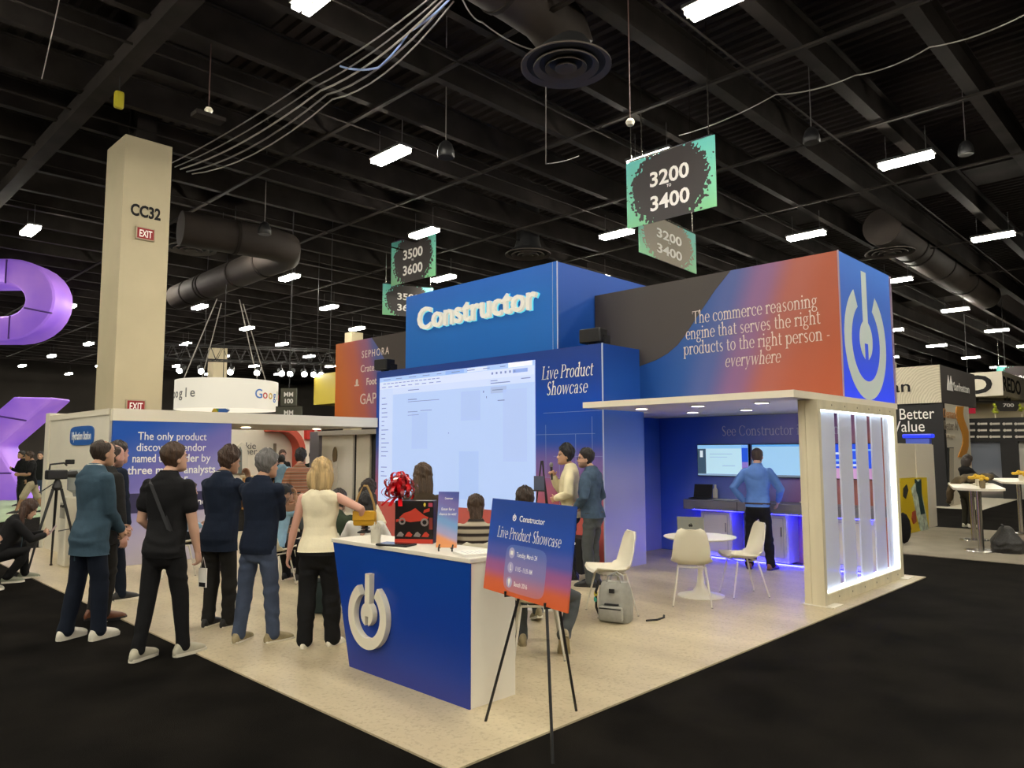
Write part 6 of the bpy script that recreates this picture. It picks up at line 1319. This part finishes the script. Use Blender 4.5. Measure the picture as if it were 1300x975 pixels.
cable('pale blue cable looping below the cable bundle', [on_z(432, 84, 8.5), on_z(480, 86, 8.2), on_z(520, 40, 8.45), on_z(575, -6, 8.5)], .018, M_bcable, .05)
cable('thin pale cable drooping across the roof above the right wing', [on_z(862, 172, 8.55), on_z(985, 120, 8.5), on_z(1085, 96, 8.5), on_z(1180, 60, 8.55), on_z(1304, 17, 8.6)], .011, M_wcable, .08)
cable('pale cable dropping from the large round vent', [on_z(690, 65, 8.5), on_z(612, 28, 8.5), on_z(585, -6, 8.5)], .012, M_wcable, .1)
cable('thin cable hanging beside the large round vent', [pt(693, 110, 9), pt(693, 208, 9.4), pt(735, 198, 10)], .006, M_cable, .02)
cable('thin cable hanging at the top left corner', [pt(76, -4, 11) + Vector((0, 0, 10.4 - pt(76, -4, 11).z)), pt(76, -4, 11), pt(62, 60, 11.5), pt(53, 100, 12)], .008, M_wcable, .02)
for px, py, d, lab in ((1030, 172, 15, 'black dome loudspeaker hanging above the right wing'), (1226, 188, 17, 'black pendant loudspeaker beside the long light at right'), (566, 190, 14, 'black pendant loudspeaker above the company name box'), (336, 290, 19, 'black pendant loudspeaker right of the white column')):
    p = pt(px, py, d); t = thing('pendant_loudspeaker', lab, 'loudspeaker', tuple(p)); MB().lathe([(0, .16), (.06, .16), (.12, .10), (.16, -.02), (.165, -.14), (.15, -.16), (0, -.15)], n=20).build('shell', M_black, t, smooth=True)
    MB().tube([(0, 0, .16), (0, 0, 10.40 - p.z)], .010, 6).build('hanging_cable', M_cable, t)
for px, py, d, lab in ((800, 155, 11.0, 'small pale sensor on a drop rod above the near numbered sign'), (265, 140, 12.5, 'white wireless unit on a dark bracket near the cable bundle')):
    p = pt(px, py, d); t = thing('ceiling_sensor', lab, 'sensor', tuple(p)); MB().lathe([(0, .05), (.05, .04), (.07, 0), (.05, -.05), (0, -.06)], n=14).build('body', M_whitegloss, t, smooth=True); MB().tube([(0, 0, .05), (0, 0, 10.40 - p.z)], .010, 6).build('drop_rod', mat('rust_rod', '#4a3430', rough=.6), t)
    if px == 265: MB().box(-.25, .25, -.12, .12, -.16, -.09).build('bracket', M_joist, t)
hk = thing('hoist', 'yellow chain hoist hanging beside the square ceiling tube', 'hoist', tuple(pt(151, 127, 13.2))); MB().box(-.08, .08, -.06, .06, -.16, .16, bev=.04).build('body', mat('hoist_yellow', '#b3a81e', rough=.5), hk); MB().tube([(0, 0, .16), (0, 0, 1.0)], .012, 5).build('chain', M_black, hk)

# ------------------------------------------------------------------ right hand booths
def plane_text(txt, size, m, parent, P0_, face, p, bold=.0, width=None): return sans('lettering', txt, size, m, parent, Matrix.Translation(-P0_) @ face(p), bold=bold, width=width, ext=.004)
xM = 22.5; y0 = on_x(1193, 463, xM).y; zt = on_x(1193, 463, xM).z; zb = on_x(1193, 511, xM).z; xe = on_y(1237, 475, y0).x
mh = thing('booth_header', 'white and charcoal roof header of the far booth at right', 'sign', (xM, y0, zb)); P0_ = Vector(mh.location)
def swirl():
    m, n, l, b = nm('swirl_print'); tc = n.new('ShaderNodeTexCoord'); w = n.new('ShaderNodeTexWave'); w.wave_type = 'RINGS'; w.inputs['Scale'].default_value = 4.0; w.inputs['Distortion'].default_value = 5; l.new(tc.outputs['Object'], w.inputs[0]); r = n.new('ShaderNodeValToRGB'); r.color_ramp.elements[0].color = (*srgb('#c2b99f'), 1); r.color_ramp.elements[1].color = (*srgb('#d9d1b8'), 1); l.new(w.outputs['Fac'], r.inputs[0]); l.new(r.outputs[0], b.inputs['Base Color']); b.inputs['Roughness'].default_value = .6; return m
sub(MB().box(xM, xe, y0, y0 + 4.2, zb, zt), mh).build('box', mat('charcoal_header', '#4b4644', rough=.6), mh); sub(MB().box(xM - .03, xM, y0, y0 + 4.2, zb, zt), mh).build('white_face', swirl(), mh)
plane_text('Manhattan', .52, M_blackm, mh, P0_, FACE_X, (xM - .04, on_x(1156, 497, xM).y + 1.35, zb + .38), .01, 2.7); 
pp = on_y(1220, 505, y0); plane_text('Manhattan', .38, M_num, mh, P0_, FACE_Y, (pp.x, y0 - .01, on_y(1219, 497, y0).z), .01, on_y(1231, 497, y0).x - on_y(1209, 497, y0).x)
b = MB(); q0 = on_y(1206, 492, y0); b.M = Matrix.Translation(-P0_) @ FACE_Y((q0.x, y0 - .01, q0.z)); b.prism([(-.4, -.1), (-.2, .38), (-.05, .1), (.1, .38), (.3, -.1)], 0, .01); b.build('emblem', M_num, mh)
mw = thing('booth_wall', 'black wall of the far booth lettered in white above a white partition', 'wall panel', (xM + .1, y0, 0)); P0_ = Vector(mw.location)
sub(MB().box(xM + .05, xM + .3, y0 + .0, y0 + 4.2, 0, zb - .01), mw).build('panel', mat('soft_black_panel', '#1b1a1b', rough=.6), mw)
plane_text('Better', .50, M_num, mw, P0_, FACE_X, (xM + .04, on_x(1163, 533, xM).y, on_x(1163, 532, xM).z), 0, on_x(1142, 530, xM).y - on_x(1186, 530, xM).y); plane_text('Value', .50, M_num, mw, P0_, FACE_X, (xM + .04, on_x(1153, 547, xM).y, on_x(1155, 548, xM).z), 0, on_x(1132, 547, xM).y - on_x(1173, 547, xM).y)
ms = thing('booth_wall', 'white side wall of the far booth with an orange wave', 'wall panel', (xM + .3, y0, 0)); P0_ = Vector(ms.location); xe2 = on_y(1232, 560, y0).x
sub(MB().box(xM + .3, xe2, y0, y0 + .2, 0, zb - .01), ms).build('panel', mat('warm_white_panel', '#dcd3be', rough=.6), ms)
def ypoly(name, pts, m, d, parent, P0_, y): 
    P = [on_y(a, b_, y) for a, b_ in pts]; b = MB(); b.M = Matrix.Translation(-P0_) @ basis((0, y, 0), (1, 0, 0), (0, 0, 1)); b.prism([(p.x, p.z) for p in P], 0, d); return b.build(name, m, parent)
lw, rw_ = [], []
for i in range(15): v = 516 + i * 4.6; cx_ = 1222 - 4.5 * math.sin((v - 516) / 66 * 6.0 + .9); lw.append((cx_ - 4.5, v)); rw_.append((min(cx_ + 4.5, 1229), v))
P = [[(on_y(*p, y0).x, on_y(*p, y0).z) for p in L] for L in (lw, rw_)]; b = MB(); b.M = Matrix.Translation(-P0_) @ basis((0, y0, 0), (1, 0, 0), (0, 0, 1)); b.strip(P[0], P[1], 0, .02); b.build('orange_wave', mat('wave_orange', '#d8922c', rough=.5), ms)
ypoly('doorway', [(1202, 642), (1202, 568), (1210, 568), (1210, 640)], M_blackm, .02, ms, P0_, y0); ypoly('door', [(1204.5, 641), (1204.5, 569), (1209.5, 569), (1209.5, 640)], mat('grey_door', '#b3aa94', rough=.6), .03, ms, P0_, y0)
for txt, px, py, w_, cc in (('Demand', 1206, 531, 17, '#c8925f'), ('Better AI', 1207, 546, 17, '#8f8574'), ('Trials, support', 1206, 556, 12, '#a89c85')):
    plane_text(txt, .42 if w_ > 15 else .2, mat('wall_letter_' + cc[1:], cc), ms, P0_, FACE_Y, (on_y(px, py, y0).x, y0 - .02, on_y(px, py, y0).z), 0, on_y(px + w_ / 2, py, y0).x - on_y(px - w_ / 2, py, y0).x)
bl = thing('light_bar', 'bright blue lit bar above the white partition at right', 'light', tuple(on_x(1166, 557, 20))); MB().box(-.15, .15, -.38, .38, .02, .13, bev=.03).build('bar', emat('bright_blue', '#2a3ff0', 1.0), bl); MB().box(-.1, .1, -.3, .3, -.35, 0).build('stand', mat('pale_blue_stand', '#5a6fd8', rough=.4), bl)
MB().box(-.15, .15, -.12, .12, -on_x(1166, 557, 20).z, -.35).build('post', M_blackm, bl)
yP = 1.85; pw = thing('partition', 'tall white partition beside the yellow artwork at right', 'partition', (14.6, yP, FZ)); P0_ = Vector(pw.location); zp = on_y(1150, 563, yP).z
sub(MB().box(13.1, 16.0, yP, yP + .5, .01, zp, bev=.01), pw).build('body', mat('partition_white', '#d3cab4', rough=.6), pw); sub(MB().box(14.7, 16.0, yP - .02, yP, .01, zp - .02), pw).build('door', mat('partition_door', '#dbd3c2', rough=.55), pw)
aw = thing('artwork_panel', 'yellow art panel with dark figure leaning on the white partition', 'artwork', (14.2, yP - .06, .02)); P0_ = Vector(aw.location)
ypoly('board', [(1141, 680), (1140, 607), (1174, 606), (1177, 671)], mat('art_yellow', '#d5b81e', rough=.5), .04, aw, P0_, yP - .03)
ypoly('pale_band', [(1154, 620), (1163, 608), (1170, 640), (1176, 671), (1166, 674), (1160, 650)], mat('art_pale', '#b9c6b4', rough=.5, var=.5, scale=9), .05, aw, P0_, yP - .035); ypoly('dark_figure', [(1159, 608), (1162, 612), (1166, 608), (1167, 630), (1171, 652), (1166, 653), (1163, 632), (1160, 622)], mat('art_dark_teal', '#1d3b3d', rough=.5), .055, aw, P0_, yP - .04)
ypoly('small_figure', [(1144, 620), (1148, 615), (1150, 622), (1147, 633), (1144, 630)], mat('art_black', '#2a2a26'), .05, aw, P0_, yP - .035); ypoly('red_shape', [(1156, 650), (1159, 648), (1160, 662), (1157, 665), (1155, 658)], mat('art_red', '#a5482f'), .055, aw, P0_, yP - .04)
ba = thing('floor_bag', 'black bag standing on the floor left of the yellow artwork', 'bag', tuple(on_z(1148, 690, .012))); MB().ball((0, 0, .28), (.10, .13, .28), 12).build('body', C_black, ba, smooth=True)
# second white booth with big lettering
xR = 40; y1 = on_x(1272, 471, xR).y; zt = on_x(1272, 471, xR).z; zb = on_x(1272, 502, xR).z
rd = thing('booth_header', 'white hanging header with huge black letters at the far right', 'sign', (xR, y1, zb)); P0_ = Vector(rd.location)
sub(MB().box(xR, xR + 9, y1, y1 + 7, zb, zt), rd).build('box', mat('header_white', '#dcd5c2', rough=.6), rd)
plane_text('D', (zt - zb) * 1.05, M_blackm, rd, P0_, FACE_X, (xR - .02, on_x(1243, 487, xR).y, zb + (zt - zb) * .14), .03, on_x(1226, 487, xR).y - on_x(1258, 487, xR).y); q0 = on_y(1285, 500, y1); plane_text('REDO', (zt - zb) * .85, M_blackm, rd, P0_, FACE_Y, (q0.x, y1 - .02, zb + (zt - zb) * .2), .02, on_y(1296, 500, y1).x - on_y(1274, 500, y1).x)
q0 = pt(1259, 504, 38); sg7 = thing('hanging_sign', 'charcoal banner strip under the huge black letters', 'sign', tuple(q0)); b = MB(); b.M = R2; b.box(-.95, .95, -.3, .02, -.03, .03); p_ = b.build('panel', mat('strip_charcoal', '#3d3a37'), sg7); b = MB(); b.M = R2
for v in (-.08, -.18): b.box(-.7, .6, v, v + .04, .03, .034)
b.build('print', mat('strip_print', '#b9b2a2'), sg7); MB().tube([(0, 0, 0), (0, 0, .12)], .02, 5).build('hanging_cable', M_black, sg7)
q0 = pt(1279, 509, 37); s700 = thing('hanging_sign', 'charcoal six sided sign lettered 700', 'sign', tuple(q0)); k = 37 / F_PX; b = MB(); b.M = R2; b.prism([(x * k, y * k) for x, y in ((-15, 0), (15, 0), (13, -9), (10, -13), (-10, -13), (-13, -9))], -.04, .04); p_ = b.build('panel', mat('strip_charcoal', '#3d3a37'), s700)
sans('lettering', '700', 6 * k, M_num, p_, R2 @ Matrix.Translation((0, -7.5 * k, .05)), bold=.03, width=14 * k); MB().tube([(0, 0, 0), (0, 0, 10.31 - q0.z)], .02, 5).build('hanging_cable', M_black, s700)
for px in (1263, 1297):
    t = thing('flower_bunch', 'bunch of yellow flowers beside the six sided sign, ' + ('left' if px < 1280 else 'right') + ' one', 'flowers', tuple(pt(px, 518, 37)))
    for k_ in range(9): MB().ball((random.uniform(-.2, .2), random.uniform(-.1, .1), random.uniform(-.25, .25)), .07, 8).build('flower', mat('flower_lime', '#b9c23a', rough=.7), t)
    MB().tube([(0, 0, -.3), (0, 0, -t.location.z)], .03, 6).build('stem', M_wood, t)
tag(MB().box(44, 44.3, -6, 9.5, 0, 4.2).build('beige_wall', mat('beige_wall_paint', '#c9bd9c', rough=.8)), 'beige wall behind the dark logo booth', 'wall panel')
q0 = pt(1231, 520, 30); o = MB(); o.M = R2; o.box(-.22, .22, -.16, .16, -.03, .03); rdp = thing('red_sign', 'small crimson sign beside the orange wave', 'sign', tuple(q0)); o.build('panel', mat('crimson', '#b3203c', rough=.5), rdp); MB().tube([(0, 0, .16), (0, 0, 10.31 - q0.z)], .012, 5).build('hanging_cable', M_black, rdp)
xL = 28.0; lb = thing('logo_booth', 'black booth front with rows of white logos and a misty picture', 'booth', (xL, 0, 0)); P0_ = Vector(lb.location)
ya, yb_ = on_x(1226, 600, xL).y, on_x(1330, 600, xL).y; z0_, z1_ = on_x(1250, 561, xL).z, on_x(1250, 531, xL).z; M_sb = mat('soft_black_panel', '#1b1a1b')
sub(MB().box(xL, xL + .4, yb_, ya, z0_, z1_), lb).build('logo_band', M_sb, lb); sub(MB().box(xL, xL + .4, on_x(1294, 600, xL).y, on_x(1272, 600, xL).y, 0, z0_), lb).build('pillar', M_sb, lb)
sub(MB().box(xL + .2, xL + .35, on_x(1272, 600, xL).y, ya, 0, z0_), lb).build('misty_picture', grad('misty_print', [(0, '#37383a'), (.12, '#4a4d4c'), (.26, '#8b7f7a'), (.42, '#8f8f95'), (.7, '#6f7684'), (1, '#7b8290')], (0, 0, 1, 0), warp=.25), lb); sub(MB().box(xL + .2, xL + .35, yb_, on_x(1294, 600, xL).y, 0, z0_), lb).build('white_panel', mat('grey_white', '#c4c0b6'), lb)
b = MB(); b.M = Matrix.Translation(-P0_) @ basis((xL + .19, on_x(1254, 600, xL).y, 0), (0, -1, 0), (0, 0, 1)); z9 = on_x(1254, 622, xL).z; b.prism([(-.55, z9), (-.2, z9 + .55), (.1, z9 + .62), (.35, z9 + .4), (.7, z9)], 0, .01); b.build('picture_hill', mat('hill_grey', '#46494a'), lb)
for r_ in range(3):
    for c_ in range(5):
        px, py = 1233 + c_ * 16, 538 + r_ * 8.2; 
        if px > 1300: continue
        b = MB(); p = on_x(px, py, xL); b.M = Matrix.Translation(-P0_) @ FACE_X((xL - .01, p.y, p.z)); wd = random.uniform(.07, .13); b.box(-wd, wd, -.035, .035, 0, .008); b.ball((-wd - .05, 0, .004), (.05, .05, .006), 8); b.build('logo', mat('logo_soft_white', '#cfc9bd'), lb)
# bar tables and what stands on them
def bar_table(c, yaw, L, w_, h_, label, poles):
    t = thing('bar_table', label, 'table', c, yaw); n = 12; pl = [(L / 2 - w_ / 2 + w_ / 2 * math.sin(a), -w_ / 2 * math.cos(a)) for a in np.linspace(0, math.pi, n)]; pl += [(-x, -y) for x, y in pl]
    MB().prism(pl, h_ - .035, h_).build('tabletop', M_whitegloss, t)
    for p in poles:
        q = MB().tube([(p, 0, .02), (p, 0, h_ - .035)], .045, 14).build('pole', M_chrome, t, smooth=True); MB().lathe([(0, .02), (.24, .012), (.25, 0)], c=(p, 0, 0), n=24).build('base', M_chrome, q, smooth=True)
    return t
A1, A2 = Vector((13.56, .575, .010)), Vector((11.88, .10, .010)); mid = (A1 + A2) / 2; yw_ = math.atan2(A1.y - A2.y, A1.x - A2.x); zt_ = 1.06
bar_table(tuple(mid), yw_, 2.9, .75, zt_, 'tall white bar table with two steel poles and a coat on it', (-.87, .87)); bar_table((15.43, .15, .010), yw_, 2.6, .75, 1.08, 'second tall white bar table at the right picture edge', (0., ))
tp = lambda px, py, z=1.07: on_z(px, py, z)
def vase(c, label):
    t = thing('flower_vase', label, 'flowers', tuple(c)); MB().lathe([(.035, 0), (.05, .06), (.04, .12)], n=14).build('vase', M_whitegloss, t, smooth=True)
    for k_ in range(14): a = k_ * 2.4; r = .035 + .010 * k_; MB().ball((r * math.cos(a), r * math.sin(a), .17 - .004 * k_ + .02 * (k_ % 2)), (.035, .035, .03), 8).build('flower', mat('flower_yellow', '#d8b02c', rough=.7), t)
vase(mid + Vector((-.25, -.12, zt_)), 'yellow flowers in a white vase on the bar table with the coat'); vase((15.0, .02, 1.09), 'yellow flowers in a white vase on the second bar table')
cup_m = mat('amber_glass', '#b3a17c', rough=.2, trans=.5)
for k_ in range(3): q_ = mid + Vector((math.cos(yw_), math.sin(yw_), 0)) * (-1.0 - .13 * k_) + Vector((.06 * (k_ % 2), -.05, zt_)); t = thing('drinking_glass', 'glass on the bar table right of the yellow flowers, ' + ('nearest', 'middle', 'farthest')[k_] + ' of three', 'glass', tuple(q_)); MB().lathe([(.032, 0), (.04, .12), (.037, .12), (.03, .008), (0, .008)], n=16).build('glass', cup_m, t, smooth=True)
for k_ in range(2): q_ = mid + Vector((.12 + .38 * k_, -.05 + .05 * k_, zt_)); t = thing('plate', 'white plate on the bar table ' + ('beside the coat', 'beside the flowers')[1 - k_], 'plate', tuple(q_)); MB().lathe([(0, .004), (.09, .006), (.13, .02), (.128, .014), (.08, 0)], n=20).build('plate', M_whitegloss, t, smooth=True)
q_ = mid + Vector((1.02, .22, zt_)); ct = thing('coat', 'olive brown coat heaped on the left end of the bar table', 'coat', tuple(q_), R_(170)); M_coat = mat('coat_olive', '#564a36', rough=.95, var=.4, scale=7)
Q = Soup(); rc_ = random.Random(2)
for k_ in range(9): Q.ball(V3(rc_.uniform(-.32, .32), rc_.uniform(-.16, .16), rc_.uniform(.04, .14)), (.16, .13, .08))
Q.limb([V3(.30, .0, .10), V3(.46, -.10, .06), V3(.50, -.22, -.12), V3(.50, -.26, -.34)], [.08, .08, .07, .05], 12); m_ = Q.mesh(.015, 2, (.012, 30, 20, 1.)); c_ = coords(m_); c_[:, 2] = np.where((np.abs(c_[:, 1]) < .34) & (c_[:, 0] < .42), np.maximum(c_[:, 2], .0), c_[:, 2]); m_.vertices.foreach_set('co', c_.astype(np.float32).ravel()); m_.name = 'cloth'; m_.materials.clear(); m_.materials.append(M_coat); link(bpy.data.objects.new('cloth', m_), ct)
fb = thing('tote_bag', 'slumped black mesh bag on the grey carpet under the bar tables', 'bag', tuple(on_z(1285, 703, .010) + Vector((.2, .1, 0))), .3); Q = Soup(); Q.rings([(V3(0, 0, .0), V3(.30, 0, 0), V3(0, .22, 0), 3), (V3(0, 0, .18), V3(.34, 0, 0), V3(0, .24, 0), 3), (V3(.02, 0, .34), V3(.24, 0, 0), V3(0, .12, 0), 2.5)], 18); m_ = Q.mesh(.02, 2, (.015, 22, 16, 3.)); c_ = coords(m_); c_[:, 2] = np.maximum(c_[:, 2], 0); m_.vertices.foreach_set('co', c_.astype(np.float32).ravel()); m_.name = 'body'; m_.materials.clear(); m_.materials.append(mat('mesh_bag', (.03, .03, .028), rough=.6, var=.6, scale=60)); link(bpy.data.objects.new('body', m_), fb)
MB().tube([(-.12, .0, .33), (-.05, .05, .44), (.12, .05, .44), (.18, 0, .33)], .012, 6).build('handle', M_black, fb)

tb_ = thing('tote_bag', 'dark teal bag on the floor left of the blue reception counter', 'bag', tuple(on_z(416, 784, FZ) + Vector((.10, .25, 0))), .5); MB().box(-.10, .10, -.17, .17, 0, .34, bev=.04).build('body', mat('teal_canvas', (.018, .035, .036), rough=.85), tb_, smooth=True); MB().tube([(0, -.09, .33), (0, -.06, .46), (0, .06, .46), (0, .09, .33)], .010, 6).build('handle', mat('teal_canvas', (.018, .035, .036)), tb_)
# far people
q = on_z(1229, 669, .01); person('woman in black t-shirt standing at the bar tables', q.x, q.y, -32, 1.56, sex='f', z=.01, tone='tan', head=(-6, 8), hands={'L': (.42, .05, .98), 'R': (.40, -.12, .98)}, elbow={'L': (-.3, .6, -1), 'R': (-.3, -.6, -1)}, top='shirt', topm=C_black, sleeve=.6, hem=-.06, botm=cloth('olive_trousers', (.035, .032, .022)), shoe=S_white, hair='bob', hairm=(.020, .012, .008), vox=.011)
q = on_z(38, 655); person('man in black t-shirt and khaki shorts walking past the purple letter', q.x, q.y, 165, 1.70, tone='tan', head=(0, 6), hands={'L': (.28, .12, 1.1), 'R': (.30, -.08, 1.12)}, elbow={'L': (-.3, .6, -1), 'R': (-.3, -.6, -1)}, feet={'L': (.34, .08, 5), 'R': (-.34, -.08, -5)}, top='shirt', topm=C_black, sleeve=.7, hem=-.12, bottom='shorts', botm=C_khaki, leg_end=.52, shoe=S_black, hair='short', hairm=(.05, .03, .02), vox=.012)
q = pt(28, 620, 23.2); person('person in black far behind the walking man, nearer the letter', q.x, q.y, 200, 1.72, tone='tan', topm=C_black, botm=C_char, shoe=S_black, hair='short', hairm=(.012, .009, .008), vox=.014, hands={'R': (.3, -.1, 1.2)})
q = pt(50, 620, 23); person('person in black far behind the video camera', q.x, q.y, 240, 1.70, tone='fair', topm=C_black, botm=cloth('blue_jeans', (.05, .07, .12)), shoe=S_black, hair='short', hairm=(.03, .02, .012), vox=.014)
q = pt(380, 620, 12.6); person('man in brown plaid shirt with his back turned, beyond the seated audience', q.x, q.y, 62, 1.70, tone='tan', head=(-30, 0), topm=striped('plaid_shirt', [(0, '#7a4f34'), (.25, '#8f8478'), (.45, '#a5603a'), (.7, '#6f6a66'), (.85, '#8c5a40')], 2.6), hem=-.14, botm=C_black, shoe=S_black, hair='thick', hairm=(.012, .010, .010), vox=.011, hands={'L': (.2, .2, .95), 'R': (.2, -.2, .95)})
q = pt(357, 620, 17.3); person('person in light blue shirt with back turned at the far wooden counter', q.x, q.y, 70, 1.60, tone='fair', topm=C_lblue, hem=-.02, botm=C_black, shoe=S_black, hair='short', hairm=(.012, .010, .010), vox=.013, hands={'L': (.1, .25, 1.0)})
q = pt(356, 620, 18.6); person('man in black facing us behind the light blue shirt', q.x, q.y, 262, 1.72, tone='pink', topm=C_black, botm=C_black, shoe=S_black, hair='short', hairm=(.10, .05, .03), vox=.013)
q = pt(397, 620, 17.6); person('dark haired person in dark green far beside the red sign', q.x, q.y, 75, 1.68, tone='tan', topm=cloth('dark_green', (.018, .026, .020)), botm=C_black, shoe=S_black, hair='short', hairm=(.012, .010, .010), vox=.013)
